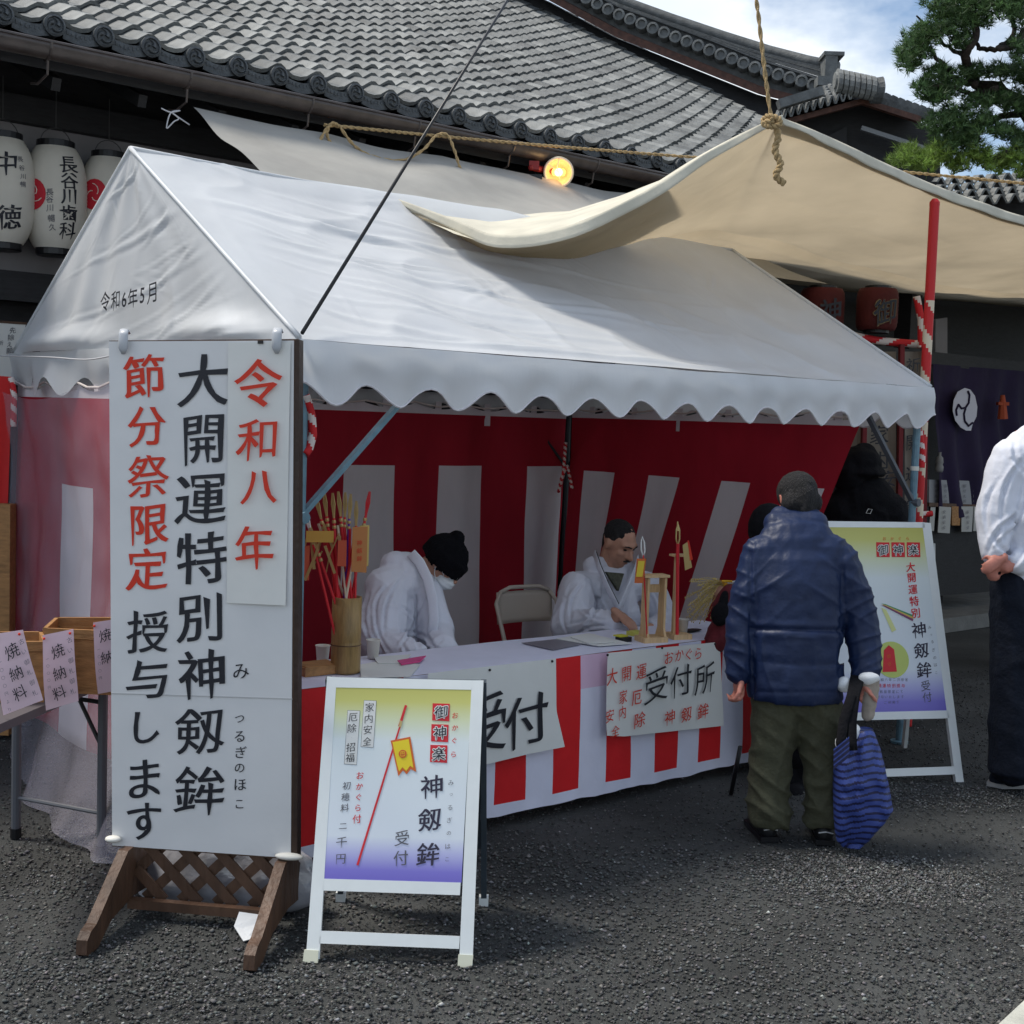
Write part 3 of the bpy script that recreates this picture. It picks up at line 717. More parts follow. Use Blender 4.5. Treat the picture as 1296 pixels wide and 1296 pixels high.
brace((i_, i_, 1.36), (.62, i_, EH-.06), pipeM); brace((LT-i_, i_, 1.36), (LT-.62, i_, EH-.06), mat('brace_grey', (.10, .11, .13), .5))
brace((LT-i_, WT-i_, 1.40), (LT-.6, WT-i_, EH-.06), darkpipeM); brace((LT-i_, WT-i_, 1.40), (LT-i_, WT-.6, EH-.06), darkpipeM); brace((i_, WT-i_, 1.40), (.6, WT-i_, EH-.06), darkpipeM)
# brush date on the gable
gp = Plane(T(-.02, 1.5, 2.2), -N, Z)
lettering('date_lettering', gp, [('令', 133, 382, 25), ('和', 146, 380, 24), ('6', 157, 379, 25), ('年', 168, 377, 25), ('5', 180, 374, 26), ('月', 192, 371, 27)], inkM, TN, lift=.055, wx=.010, wy=.008, kx=1.2)

# ================================================================== STRIPED CURTAINS
def curtain(name, P0, dirv, ln, zt, zb, whites, zw, label, nrm, fold=.02, shift=None, nf=9, tabs=True, group=None):
    P0 = V(P0); cols = set([0, ln]); k = 0
    while k < ln: cols.add(round(k, 3)); k += .035
    for a, b in whites:
        for q in (a, b): cols = {c for c in cols if abs(c-q) > .012}; cols.add(q)
    cols = sorted(c for c in cols if 0 <= c <= ln); rows = sorted(set([zt, zb, zw]+[zt-(zt-zb)*i/26 for i in range(27)]), reverse=True)
    mb = MB(); nc = len(cols)
    for z in rows:
        for c in cols:
            dd = (zt-z); sh = shift(c, z) if shift else 0
            w = fold*(.25+.75*min(1, dd/.9))*math.sin(c*nf+1.3*math.sin(c*2.1)+noise.noise(V((c*1.5, z*.8, 3)))*2.2)+.012*noise.noise(V((c*3, z*2, 1)))
            scl = -.035*abs(math.sin(math.pi*c/.42)) if z == zt else 0
            mb.v.append(P0+dirv*(c+sh)+nrm*w+Z*(z+scl))
    for j in range(len(rows)-1):
        for i in range(nc-1):
            a = j*nc+i; mid = (cols[i]+cols[i+1])/2; zm = (rows[j]+rows[j+1])/2
            mb.f.append((a, a+1, a+nc+1, a+nc)); mb.m.append(1 if zm < zw and any(p < mid < q for p, q in whites) else (2 if zm > zt-.06 else 0))
    mb.v = [tuple(p) for p in mb.v]
    root = thing(name, P0+dirv*ln/2+Z*0, label, 'curtain', group)
    build('cloth', mb, [redC, whiteC, whiteC], root, smooth=True)
    if tabs:
        k = .2
        while k < ln:
            mb = MB(); c = P0+dirv*k+Z*(zt-.06)-nrm*.012; mb.box(c, (.05, .006, .15), (dirv, nrm, Z)); build('loop_tab', mb, whiteC, root); k += .42
        mb = MB(); mb.tube([P0+dirv*(ln*i/20)+Z*(zt+.01-.03*abs(math.sin(math.pi*i*ln/20/.42)))+nrm*.01 for i in range(21)], .006, 6); build('hanging_cord', mb, whRope, root)
    return root
bw = [(2.05+.742*k, 2.42+.742*k) for k in range(-3, 3)]
curtain('striped_curtain', T(.05, 2.90, 0), D, 3.87, 1.83, .12, [(a-.05, b-.05) for a, b in bw if b > .1 and a < 3.9], 1.42, 'red and white striped curtain hung across the back of the tent', -N, .034, group='striped curtains round the tent')
curtain('striped_curtain', T(3.93, 2.86, 0), -N, 2.48, 1.84, .15, [(.20, .53), (.88, 1.20), (1.58, 1.82), (2.19, 2.42)], 1.40, 'red and white striped curtain on the right side of the tent, gathered backwards', -D, .030, group='striped curtains round the tent', shift=lambda c, z: -.44*(1.84-z)*(c/2.48)**.6, nf=10)
curtain('striped_curtain', T(.0, 2.90, 0), -N, 2.80, 1.84, .10, [(.62, 1.02), (1.36, 1.74), (2.08, 2.44)], 1.35, 'red and white striped curtain on the left side behind clear plastic', -D, .020, nf=8, group='striped curtains round the tent')
# clear plastic sheet outside the left curtain
fb_ = [(16, 905), (25, 958), (42, 1003), (62, 1032), (100, 1066), (142, 1088), (190, 1098), (240, 1100)]
def film(u, v):
    k = u*(len(fb_)-1); i = min(int(k), len(fb_)-2); f_ = k-i; bx = fb_[i][0]+(fb_[i+1][0]-fb_[i][0])*f_; by = fb_[i][1]+(fb_[i+1][1]-fb_[i][1])*f_
    top = T(-.07, 2.90-2.2*u, 1.80-.04*math.sin(u*7)); g = onZ(bx, by, .015); P = top+(g-top)*v; w = P-FL
    out = -D*(.02+.10*math.sin(math.pi*v)*0)+D*(.30*math.sin(math.pi*v)*min(1, 2.2*u+.25)*.55)
    P = P+out; s_ = TC(P)[0]
    if s_ > -.05: P = P-D*(s_+.05)
    return P-D*(.018*math.sin(u*34+2*noise.noise(P*1.5)+v*3)*(.3+v)+.05*abs(noise.noise(P*2.3))*v+.012*noise.noise(P*7))
mb = MB(); mb.grid(film, 90, 50); build('plastic_sheet', mb, filmM, smooth=True, label='clear plastic sheet hanging over the striped curtain on the left side of the tent', cat='plastic sheet')
# plain red cloth at far left
mb = MB(); p0 = atY(-70, 470, 6.75); p1 = atY(15, 477, 6.72)
def rc(u, v): P = p0+(p1-p0)*u; return V((P.x-.05*v*v*u, P.y, P.z-1.45*v))+V((.0, -1, 0))*(.03*math.sin(u*14+v*2)*(v+.2))
mb.grid(rc, 24, 20); build('red_cloth', mb, mat('bright_red_cloth', (.50, .012, .012), .7, .1, 6, .2, 20), smooth=True, label='bright red cloth hanging at the left edge beside the tent', cat='cloth')

# twisted red and white cords
def twist(name, pts, r, label, n=10, period=.075, par=None, cat='rope'):
    P = [V(p) for p in pts]; Q = [P[0]]
    for a, b in zip(P, P[1:]):
        k = max(1, int((b-a).length/.008))
        for i in range(1, k+1): Q.append(a+(b-a)*(i/k))
    mb = MB(); mb.tube(Q, r, n); o = 0; s = 0
    for f in range(len(Q)-1):
        s = f*.008
        for j in range(n):
            ph = (s/period+j/n) % 1; mb.m[f*n+j] = 1 if ph < .42 else 0
    return build(name, mb, [redRope, whRope], par, smooth=True, label=None if par else label, cat=None if par else cat)
twist('twisted_cord', [onT(387, 500, .03), onT(394, 525, .03), onT(396, 550, .03), onT(391, 568, .03), onT(386, 575, .03)], .016, 'red and white twisted cord tied to the front left tent pole')
twist('twisted_cord', [onT(1163, 545, .05), onT(1167, 575, .05), onT(1166, 592, .05)], .020, 'red and white twisted cord hanging by the front right tent pole')
twist('twisted_cord', [atY(14, 478, 6.7), atY(18, 500, 6.7), atY(17, 540, 6.7)], .016, 'red and white twisted cord hanging beside the red cloth at the left')
twist('twisted_cord', [onT(716, 560, 2.84), onT(713, 600, 2.8), onT(707, 622, 2.8), onT(712, 600, 2.78), onT(718, 590, 2.78), onT(724, 618, 2.78)], .012, 'red and white twisted cord knotted on the back corner pole', period=.04)

# ================================================================== TARPS
# big beige tarp
hem = [(1.38, 1.55, 2.83), (1.46, 1.1, 2.68), (1.52, .80, 2.58), (1.70, .52, 2.62), (2.02, .36, 2.80), (2.40, .27, 3.05)]+[TC(onT(*q)) for q in ((976, 157, .22), (988, 160, .22), (1030, 176, .26), (1075, 196, .30), (1120, 217, .32), (1183, 244, .32), (1240, 264, .32), (1298, 282, .32))]+[(6.6, .2, 3.12), (8.0, .0, 3.2)]
far = [(2.4, 3.02, 3.02), (3.0, 3.02, 2.98), (3.4, 3.02, 2.96), (3.8, 3.02, 2.95), (4.2, 3.02, 2.95), (4.6, 3.02, 2.95), (5.1, 3.02, 2.95), (5.6, 3.02, 2.955), (6.35, 3.0, 2.97), (7.0, 3.0, 2.98), (7.7, 3.0, 3.0), (8.4, 3.0, 3.02), (9.4, 3.0, 3.06), (10.4, 3.0, 3.11), (12, 3.0, 3.2), (13.5, 3.0, 3.3)]
def interp(tab, u):
    k = u*(len(tab)-1); i = min(int(k), len(tab)-2); f = k-i
    def cr(a, b, c, d): return .5*((2*b)+(-a+c)*f+(2*a-5*b+4*c-d)*f*f+(-a+3*b-3*c+d)*f**3)
    g = lambda j: tab[max(0, min(len(tab)-1, j))]
    return tuple(cr(g(i-1)[q], g(i)[q], g(i+1)[q], g(i+2)[q]) for q in range(3))
TP = thing('canvas_tarp', T(4, 1.5, 2.9), 'large beige canvas tarp stretched over the right half of the tent, peaked by a rope', 'tarp')
def tarpf(u, v):
    a = V(interp(hem, u)); b = V(interp(far, u)); p = a+(b-a)*v
    pk = math.exp(-((a.x-2.78)/.8)**2)
    z = p.z-.16*math.sin(math.pi*v)*(1-.3*pk)+.0*pk; q = V((p.x, p.y, z))
    z += .018*noise.noise(q*1.6)+.030*math.sin(math.pi*v)*(1-abs(noise.noise(q*.8+V((3, 1, 0))))*3)*.6
    z += .030*math.exp(-((v-.46-.10*u)/.016)**2)-.015*math.exp(-((v-.50-.10*u)/.02)**2)+.016*math.exp(-((v-.80+.15*u)/.012)**2)+.010*max(0, 1-2*abs(noise.noise(V((p.x*.9, p.y*2.2, 2)))))**5
    rd = math.atan2(p.y-.2, p.x-2.8); dd = math.hypot(p.y-.2, p.x-2.8); z += .014*math.sin(rd*9)*math.exp(-(dd/1.1)**2)*min(1, dd*3)
    return T(p.x, p.y, z)
mb = MB(); mb.grid(tarpf, 150, 110); build('canvas', mb, tarpM, TP, smooth=True)
def hemf(u, v):
    a = V(interp(hem, u*.93)); w = .060*(.25+.75*min(1, 12*u)); q = T(*a); return q+N*(-.03-.012*v)+Z*(.03-w*v*(1-.45*math.exp(-((a.x-2.8)/.5)**2)))+N*.008*math.sin(a.x*14)*v
mb = MB(); mb.grid(hemf, 110, 4); build('hem_band', mb, hemM, TP, smooth=True, solid=.004)
lap_b = [(512, 263), (540, 279), (575, 296), (619, 307), (665, 303), (720, 285), (780, 262), (840, 235)]; lap_t = [(512, 258), (540, 261), (575, 266), (619, 271), (665, 272), (720, 268), (780, 250), (840, 229)]
def lapf(u, v):
    k = u*7; i = min(int(k), 6); f_ = k-i; b = [lap_b[i][q]+(lap_b[i+1][q]-lap_b[i][q])*f_ for q in (0, 1)]; t = [lap_t[i][q]+(lap_t[i+1][q]-lap_t[i][q])*f_ for q in (0, 1)]
    tb_ = [1.5, 1.2, .95, .80, .65, .50, .42, .36][i]+([1.5, 1.2, .95, .80, .65, .50, .42, .36][i+1]-[1.5, 1.2, .95, .80, .65, .50, .42, .36][i])*f_
    A_ = onT(b[0], b[1]+1, tb_+.05); B_ = onT(t[0], t[1], 1.75-.9*max(0, u-.6)*2.5*.6); return A_+(B_-A_)*v+Z*(.02*math.sin(math.pi*v)+.012*noise.noise((A_+B_)*2))
mb = MB(); mb.grid(lapf, 60, 14); build('lapped_edge', mb, hemM, TP, smooth=True)
def hemtop(u, v):
    a = V(interp(hem, u*.93)); q = T(*a); return q+N*(-.03+.09*v)+Z*(.03-.02*v)
mb = MB(); mb.grid(hemtop, 110, 2); build('hem_fold', mb, hemM, TP, smooth=True)
# grey tarp under the eave
def t2(u, v):
    s = 1.02+(4.6-1.02)*u; a = V((s, 3.0, 3.47+.0*u)); b = V((.98+(5.2-.98)*u, 1.62, 2.76)); p = a+(b-a)*v
    q = V(p); z = p.z-.04*math.sin(math.pi*v)-.010*abs(math.sin(math.pi*u*4))*(1-v)+.02*noise.noise(q*2)+.014*math.sin((u*5+v*7)*2+noise.noise(q)*3)*math.sin(math.pi*min(1, v+.1))
    return T(p.x, p.y, z)
mb = MB(); mb.grid(t2, 70, 26); build('eave_tarp', mb, tarp2M, smooth=True, label='pale grey canvas sheet tied under the gutter behind the tent', cat='tarp')

# ropes
def rope(name, pts, r, label, m_=ropeM, sm=True, cat='rope', n=7, tw=True):
    P = [V(p) for p in pts]; Q = []
    if sm:
        for i in range(len(P)-1):
            a = P[max(0, i-1)]; b = P[i]; c = P[i+1]; d_ = P[min(len(P)-1, i+2)]
            for k in range(10):
                f = k/10; Q.append(.5*((2*b)+(c-a)*f+(2*a-5*b+4*c-d_)*f*f+(3*b-a-3*c+d_)*f**3))
        Q.append(P[-1])
    else: Q = P
    if tw and r > .005:      # two laid strands
        R_ = [Q[0]]
        for a, b in zip(Q, Q[1:]):
            k = max(1, int((b-a).length/.012)); R_ += [a+(b-a)*(i/k) for i in range(1, k+1)]
        mb = MB()
        for ph in (0, math.pi):
            pts2 = []
            for i, p in enumerate(R_):
                t = (R_[min(i+1, len(R_)-1)]-R_[max(0, i-1)]).normalized(); a = t.cross(V((.3, .9, .2))).normalized(); b = t.cross(a); th = i*.75+ph
                pts2.append(p+(a*math.cos(th)+b*math.sin(th))*r*.5)
            mb.tube(pts2, r*.62, 6)
    else: mb = MB(); mb.tube(Q, r, n)
    return build(name, mb, m_, smooth=True, label=label, cat=cat)
tt = 2.92
rope('long_rope', [onT(410, 158, tt), onT(640, 180, tt), onT(864, 198, 2.7), atY(1100, 214, 9.5), atY(1345, 237, 9.8)], .011, 'long straw rope running along the gutter and on past the pine', sm=True)
rope('rope_loop', [onT(415, 160, 2.9), onT(405, 178, 2.9), onT(402, 192, 2.9), onT(408, 201, 2.9), onT(418, 198, 2.9), onT(421, 188, 2.9), onT(414, 170, 2.9), onT(420, 156, 2.9), onT(430, 160, 2.9)], .010, 'loop of straw rope knotted round the gutter hook', cat='rope')
rope('rope_swag', [onT(430, 160, 2.9), onT(448, 184, 2.88), onT(472, 198, 2.86), onT(508, 203, 2.86), onT(535, 190, 2.88), onT(552, 172, 2.9), onT(566, 171, 2.9), onT(575, 190, 2.86), onT(583, 215, 2.82), onT(595, 245, 2.78), onT(606, 272, 2.75)], .010, 'slack straw rope drooping in a bow in front of the grey canvas')
rope('guy_wire', [T(-.0, -.02, 2.02), atY(645, -4, 7.2), atY(700, -93, 7.9)], .0075, 'black cable slanting up from the near tent corner across the roof', blackM, sm=False, tw=False, cat='cable')
rope('peak_rope', [atY(950, -45, 6.45), atY(958, 5, 6.45), atY(968, 90, 6.45), atY(976, 150, 6.45)], .0105, 'taut hemp rope pulling up the peak of the beige tarp')
rope('rope_tail', [atY(978, 150, 6.38), atY(985, 172, 6.36), atY(981, 190, 6.36), atY(988, 208, 6.35), atY(982, 222, 6.35), atY(992, 232, 6.35)], .017, 'frayed rope end dangling in front of the tarp peak')
rope('rope_knot', [atY(966, 152, 6.40), atY(972, 147, 6.36), atY(985, 150, 6.34), atY(986, 158, 6.34), atY(974, 160, 6.34), atY(966, 156, 6.36), atY(978, 152, 6.32)], .014, 'thick rope knot at the very tip of the tarp peak')
rope('white_ribbon', [onT(204, 137, 3.0), onT(216, 142, 2.98), onT(228, 140, 3.0), onT(216, 143, 2.98), onT(211, 162, 2.98), onT(220, 154, 2.98), onT(226, 150, 2.98), onT(218, 143, 2.98), onT(228, 150, 2.98), onT(240, 158, 2.98)], .004, 'small white ribbon bow tied under the gutter', ribbonM, tw=False, cat='ribbon')
rope('thin_wire', [atY(-20, 450, 6.7), atY(60, 452, 6.0), atY(110, 455, 5.2), atY(150, 448, 4.9)], .003, 'thin pale wire stretched from the left to the tent gable', ribbonM, tw=False, cat='wire')

# striped pole supporting the tarp
TB = T(4.36, .26, 0); tp_ = V((TB.x+.10, TB.y, 0)); topP = atY(1183, 256, TB.y)
RP = thing('striped_pole', TB, 'red pole with spiral cream stripes propping up the beige tarp', 'pole')
Q = []; k = 0; ln = (topP-TB).length
for i in range(int(ln/.012)+1): Q.append(TB+(topP-TB)*(i*.012/ln))
mb = MB(); nn_ = 12; mb.tube(Q, .029, nn_)
for f in range(len(Q)-1):
    z = f*.012
    for j in range(nn_):
        ph = (z/.24+j/nn_*1.0) % 1; mb.m[f*nn_+j] = 1 if (ph < .36 and z < 2.52) else 0
build('shaft', mb, [redPole, whPole], RP, smooth=True)
mb = MB(); mb.lathe(topP, [(.03, -.02), (.03, .0), (.015, .02)], 12); build('pole_tip', mb, redPole, RP)

# ================================================================== RECEPTION TABLE
TT, TF, TR, TX0, TX1 = .70, .14, .60, -.02, 2.86      # top height, front, rear, left, right
RT = thing('reception_table', T(1.45, .37, 0), 'long reception table draped in a red and white striped cloth with white top', 'table')
def topf(u, v): s = TX0+(TX1-TX0)*u; t = TF+(TR-TF)*v; return T(s, t, TT+.003*noise.noise(V((s*3, t*3, 0))))
mb = MB(); mb.grid(topf, 60, 10); build('cloth_top', mb, tableW, RT, smooth=True)
mb = MB(); mb.prism([T(TX0+.02, TF+.02, TT-.03), T(TX1-.02, TF+.02, TT-.03), T(TX1-.02, TR-.02, TT-.03), T(TX0+.02, TR-.02, TT-.03)], Z*.025); build('board', mb, boxWood, RT)
def sv(px, py, t=TF): return TC(onT(px, py, t))[0]
# stripe borders read along the front
edges = [(590, .0)]
bl = [sv(623, 1000), sv(661, 1000), sv(694, 990), sv(728, 985), sv(763, 975), sv(793, 975), sv(823, 965), sv(852, 960), sv(880, 955), sv(908, 945), sv(935, 935)]
w_ = (bl[3]-bl[0])/3
st = [bl[0]-w_*k for k in range(6, 0, -1)]+bl; st = [s for s in st if s > TX0+.02]
cols = sorted(set([TX0, TX1]+st+[TX0+.04*k for k in range(72) if all(abs(TX0+.04*k-q) > .012 for q in st)]))
cols = [c for c in cols if TX0 <= c <= TX1]
rows_ = [0, .012, .05, .10, .15, .20, .26, .32, .38, .44, .50, .56, .60, .625, .65]
mb = MB(); nc = len(cols)
for r in rows_:
    for c in cols:
        w = .006*math.sin(c*9+r*3)*min(1, r*3)+.010*noise.noise(V((c*3, r*2, 5)))*min(1, r*3)+(.004*math.sin(c*40+math.sin(c*7)*2) if r > .61 else 0)
        mb.v.append(tuple(T(c, TF-.004, TT-r-(.012*noise.noise(V((c*5, 0, 2))) if r > .64 else 0))-N*(w+.018*min(1, r*2))))
i0 = min(range(len(st)), key=lambda k: abs(st[k]-bl[0]))
for j in range(len(rows_)-1):
    for i in range(nc-1):
        a = j*nc+i; mid = (cols[i]+cols[i+1])/2; k = sum(1 for q in st if q < mid)-i0   # k==1: first red
        red = (k % 2 == 1); zr = (rows_[j]+rows_[j+1])/2
        m_ = 1 if zr > .60 else (0 if red else 1)
        if (not red) and zr < .15 and k == 4: m_ = 2
        mb.f.append((a, a+1, a+nc+1, a+nc)); mb.m.append(m_)
build('cloth_front', mb, [brightRed, tableW, pinkW], RT, smooth=True)
# right end of the cloth
mb = MB(); ecols = [0, .11, .11001, .22, .34, .46]
def endf(u, v):
    t = TF+(TR-TF)*u; return T(TX1+.004+.03*v+.02*v*math.sin(u*9), t-.02*v*(1-u), TT-.66*v)
mb.grid(endf, 16, 10, mf=lambda u, v: 1 if v > .92 else (0 if (u*4.2) % 2 < 1 else 1)); build('cloth_end', mb, [brightRed, tableW], RT, smooth=True)
for s, t in ((.1, .2), (.1, .52), (2.75, .2), (2.75, .52)):
    mb = MB(); mb.tube([T(s, t, 0), T(s, t, .67)], .014, 8); build('leg', mb, darkpipeM, RT)
# paper notices pinned to the front
def notice(corn, name, label, curl):
    pl = Plane(T(0, TF-.048, .3), D, Z); P = [pl.hit(*c) for c in corn]       # tl tr br bl
    def f(u, v):
        a = P[0]+(P[1]-P[0])*u; b = P[3]+(P[2]-P[3])*u; p = a+(b-a)*v
        c = curl(u, v); return p-N*(.004+c[0])+D*c[1]+Z*c[2]
    root = thing(name, (P[2]+P[3])/2, label, 'notice', 'paper notices pinned to the table front')
    mb = MB(); mb.grid(f, 30, 26); build('paper', mb, paperM, root, smooth=False, solid=.0012)
    return pl, root, P
def pins(pl, root, pts):
    for p in pts:
        c = pl.hit(*p, .012); mb = MB(); mb.ell(c, .006, .006, .006, n=8); build('pin', mb, blackM, root)
pl1, r1, P1 = notice([(540, 852), (702, 833), (703, 945), (540, 985)], 'pinned_notice', 'white paper notice on the table front, its lower right corner curled out', lambda u, v: (.004+.05*max(0, u-.75)*4*max(0, v-.55)**1*2*.35, .035*max(0, v-.6)*max(0, u-.7)*8, -.02*max(0, v-.8)*max(0, u-.7)*0))
lettering('reception_lettering', pl1, [('受', 612, 918, 78), ('付', 667, 912, 66, 1.1)], inkM, r1, lift=.016, wx=.012, wy=.0)
pins(pl1, r1, [(620, 848), (699, 837)])
pl2, r2, P2 = notice([(767, 826), (909, 812), (914, 918), (764, 934)], 'pinned_notice', 'white paper notice in red and black brushwork on the table front beside the customer', lambda u, v: (.006+.010*max(0, .18-u)*max(0, v-.5)*6, .03*max(0, v-.8)*max(0, .15-u)*6, .10*max(0, v-.85)*max(0, .15-u)*6))
lf = dict(lift=.022)
lettering('black_lettering', pl2, [('受', 831, 867, 44), ('付', 862, 862, 40), ('所', 892, 859, 40, .9)], inkM, r2, wx=.004, wy=-.004, **lf)
lettering('red_lettering', pl2, [('お', 847, 832, 17), ('か', 860, 829, 16), ('ぐ', 872, 828, 16), ('ら', 884, 827, 16), ('大', 775, 856, 22, .85), ('開', 793, 853, 20, .9), ('運', 812, 850, 20, .9),
    ('家', 789, 882, 18, .8), ('厄', 806, 883, 20, .9), ('内', 788, 902, 17, .8), ('安', 772, 906, 17, .9), ('除', 810, 911, 20, 1.0), ('全', 779, 925, 14), ('神', 848, 908, 19), ('剱', 869, 904, 19), ('鉾', 890, 900, 20)], redInk, r2, wx=.006, wy=.0, **lf)
pins(pl2, r2, [(769, 829), (838, 820), (905, 815)])

# things on the table
def P2T(px, py, z=TT): return onZ(px, py, z)
bv = P2T(437, 851); BV = thing('bamboo_vase', bv, 'thick bamboo tube vase holding the ceremonial arrows on the table', 'vase')
R0 = .060; H0 = .305
mb = MB(); mb.lathe(bv+Z*.003, [(R0*.98, 0), (R0, .01), (R0, .108), (R0*1.03, .114), (R0*.985, .120), (R0, .13), (R0*.99, H0), (R0*.86, H0), (R0*.84, .03), (.001, .03)], 28); build('tube', mb, bambooM, BV, smooth=True)
mb = MB(); mb.lathe(bv+Z*(.114), [(R0*1.035, 0), (R0*1.035, .004)], 28, caps=False); build('node_ring', mb, woodM, BV)
sc_ = (bv-CAMP).dot(fwd)/F
tops = [(399, 626), (410, 622), (421, 624), (428, 622), (437, 623), (444, 625), (451, 634), (468, 622), (386, 645), (392, 668)]
for i, (tx, ty) in enumerate(tops):
    tip = atY(tx, ty, bv.y+(-.05+.012*i if i < 8 else -.09)); base = bv+V((.035*math.cos(i*2.1), .03*math.sin(i*2.1), .06)); dv = (tip-base).normalized(); ln = (tip-base).length
    ar = thing('ceremonial_arrow', base, ['gilt tipped red arrow leaning at the far left of the bamboo vase', 'gilt tipped red arrow, second from left in the bamboo vase', 'gilt tipped red arrow, third from left in the bamboo vase', 'gilt tipped red arrow, fourth from left in the bamboo vase', 'gilt tipped red arrow, fifth from left in the bamboo vase', 'gilt tipped red arrow, sixth from left in the bamboo vase', 'short arrow with greenish gold fletching in the bamboo vase', 'red topped arrow with an orange votive tag standing apart at the right of the vase', 'white fletched arrow hanging low at the left rim of the vase', 'lowest red arrow drooping left of the bamboo vase'][i], 'arrow', 'arrows standing in the bamboo vase')
    shaft = [redC, printed_ := redInk2][i % 2]
    mb = MB(); mb.tube([base, base+dv*(ln-.10)], .0055, 8); build('shaft', mb, redInk2 if i != 5 else mat('purple_shaft', (.12, .02, .35), .4), ar)
    a = base+dv*(ln-.11); mb = MB(); sd_ = V((dv.z, 0, -dv.x)).normalized()
    for q in (-1, 0, 1):
        mb.tube([a, a+dv*.030+sd_*.003*q, a+dv*.065+sd_*.0065*q, tip+sd_*.003*q], [.004, .0030, .0030, .0014], 6)
    build('fletching', mb, goldM if i not in (7, 8) else (redInk2 if i == 7 else paperM), ar)
    mb = MB()
    for q in (.0, .022): mb.lathe(a-dv*(.01+q), [(.008, 0), (.0085, .006), (.007, .012)], 10, (sd_, dv.cross(sd_), dv))
    build('gilt_band', mb, goldM, ar)
# hanging votive tags
for (x, y, w, h, dy, m_, lb) in ((455, 695, 19, 56, -.08, mat('tag_orange', (.50, .20, .06), .6), 'orange votive tag with small writing hanging from the right-hand arrow'), (461, 690, 12, 50, -.06, mat('tag_yellow', (.60, .45, .14), .6), 'yellow slip of paper behind the orange votive tag'), (433, 700, 11, 32, -.09, mat('tag_red', (.52, .08, .03), .6), 'small vermilion tag hanging among the arrows'), (387, 712, 9, 42, -.08, mat('tag_red', (.52, .08, .03), .6), 'narrow vermilion tag hanging left of the arrow bundle'), (405, 679, 34, 14, -.10, mat('tag_gold', (.55, .30, .05), .6), 'gold and red tag lying crosswise over the arrows')):
    c = atY(x, y, bv.y+dy); mb = MB(); s_ = sc_; w2, h2 = w*s_/2, h*s_/2; X_ = V((.95, .3, 0)).normalized()
    mb.prism([c-X_*w2-Z*h2, c+X_*w2-Z*(h2*1.05), c+X_*w2+Z*h2, c-X_*w2+Z*h2*.98], V((.1, -1, 0)).normalized()*.003)
    tg = thing('votive_tag', c-Z*h2, lb, 'tag'); build('slip', mb, m_, tg)
    if h > 40 and w > 15: lettering('tag_lettering', Plane(c-V((0, .006, 0)), X_, Z), [('神', x, y-8, 7), ('剱', x, y+2, 7), ('鉾', x, y+12, 7)], redInk, tg, lift=.002, wx=.0, wy=0)
# leafy paper streamers below the arrows
mb = MB()
for i in range(9):
    q_ = atY(402+i*6.5+random.uniform(-2, 2), 668+random.uniform(-8, 14), bv.y-.03+random.uniform(-.04, .04)); b0 = bv+V((.03*math.cos(i*1.3), .03*math.sin(i*1.3), .2)); mb2 = MB(); mb2.tube([b0, q_], .0055, 7)
    build('red_stick', mb2, redInk2 if i % 4 else whPole, BV)
for i in range(13):
    a = atY(random.uniform(385, 432), random.uniform(655, 700), bv.y-.07+random.uniform(-.03, .05)); b = a+V((random.uniform(-.05, .05), random.uniform(-.02, .02), -random.uniform(.04, .13))); mb.beam(a, b, random.uniform(.004, .012), .002, V((0, 1, 0)))
build('paper_streamers', mb, goldM, label='gold paper streamers tangled around the arrow bundle', cat='streamers')
def cup(px, py, lab, r=.030, h=.082):
    c = P2T(px, py); mb = MB(); mb.lathe(c+Z*.002, [(r*.74, 0), (r*.99, h*.96), (r*1.06, h*.97), (r*1.06, h), (r*.95, h), (r*.70, .01), (.001, .01)], 20); build('paper_cup', mb, cupM, smooth=True, label=lab, cat='cup', group='paper cups on the table')
cup(472, 834, 'white paper cup on the table to the right of the bamboo vase'); cup(408, 842, 'white paper cup on the table to the left of the bamboo vase')
mb = MB(); c = P2T(400, 852); mb.box(c+Z*.02, (.17, .12, .035), (D, N, Z)); mb.box(c+Z*.039, (.155, .105, .004), (D, N, Z)); build('wooden_tray', mb, boxWood, label='brown wooden tray on the table behind the big signboard', cat='tray')
def sheet(pts, label, m_=paperM, th=.003, z=0, name='paper_sheet', cat='paper'):
    mb = MB(); mb.prism([P2T(*p, TT+.004+z) for p in pts], Z*th); return build(name, mb, m_, label=label, cat=cat)
sheet([(455, 842), (500, 834), (532, 842), (519, 857), (457, 858)], 'white papers beside the vase at the left end of the table')
sheet([(473, 832), (520, 829), (512, 840), (478, 840)], 'small folded white leaflet next to the paper cup', z=.004)
sheet([(503, 837), (539, 831), (532, 838), (508, 842)], 'bright pink folder lying in front of the seated clerk in the beanie', mat('pink_folder', (.65, .06, .22), .5), .005, .006, 'pink_folder', 'folder')
sheet([(660, 814), (715, 808), (735, 816), (700, 823)], 'grey transparent desk mat under the papers', mat('desk_mat', (.20, .19, .22), .3), .002, 0, 'desk_mat', 'mat')
sheet([(704, 809), (745, 802), (800, 815), (757, 818)], 'white order sheet in front of the moustached clerk', z=.003)
sheet([(722, 807), (752, 803), (778, 813), (745, 815)], 'second white sheet lying crooked on the order papers', z=.008)
c = P2T(789, 812); mb = MB(); mb.box(c+Z*.012, (.062, .05, .022), (D, N, Z)); ob_ = build('ink_pad', mb, blackM, label='black stamp pad with yellow lid on the table by the wooden stand', cat='stamp pad')
mb = MB(); mb.box(c+Z*.026+N*.02, (.056, .045, .006), (D, N, Z)); build('lid', mb, mat('yellow_lid', (.62, .58, .05), .5), ob_)
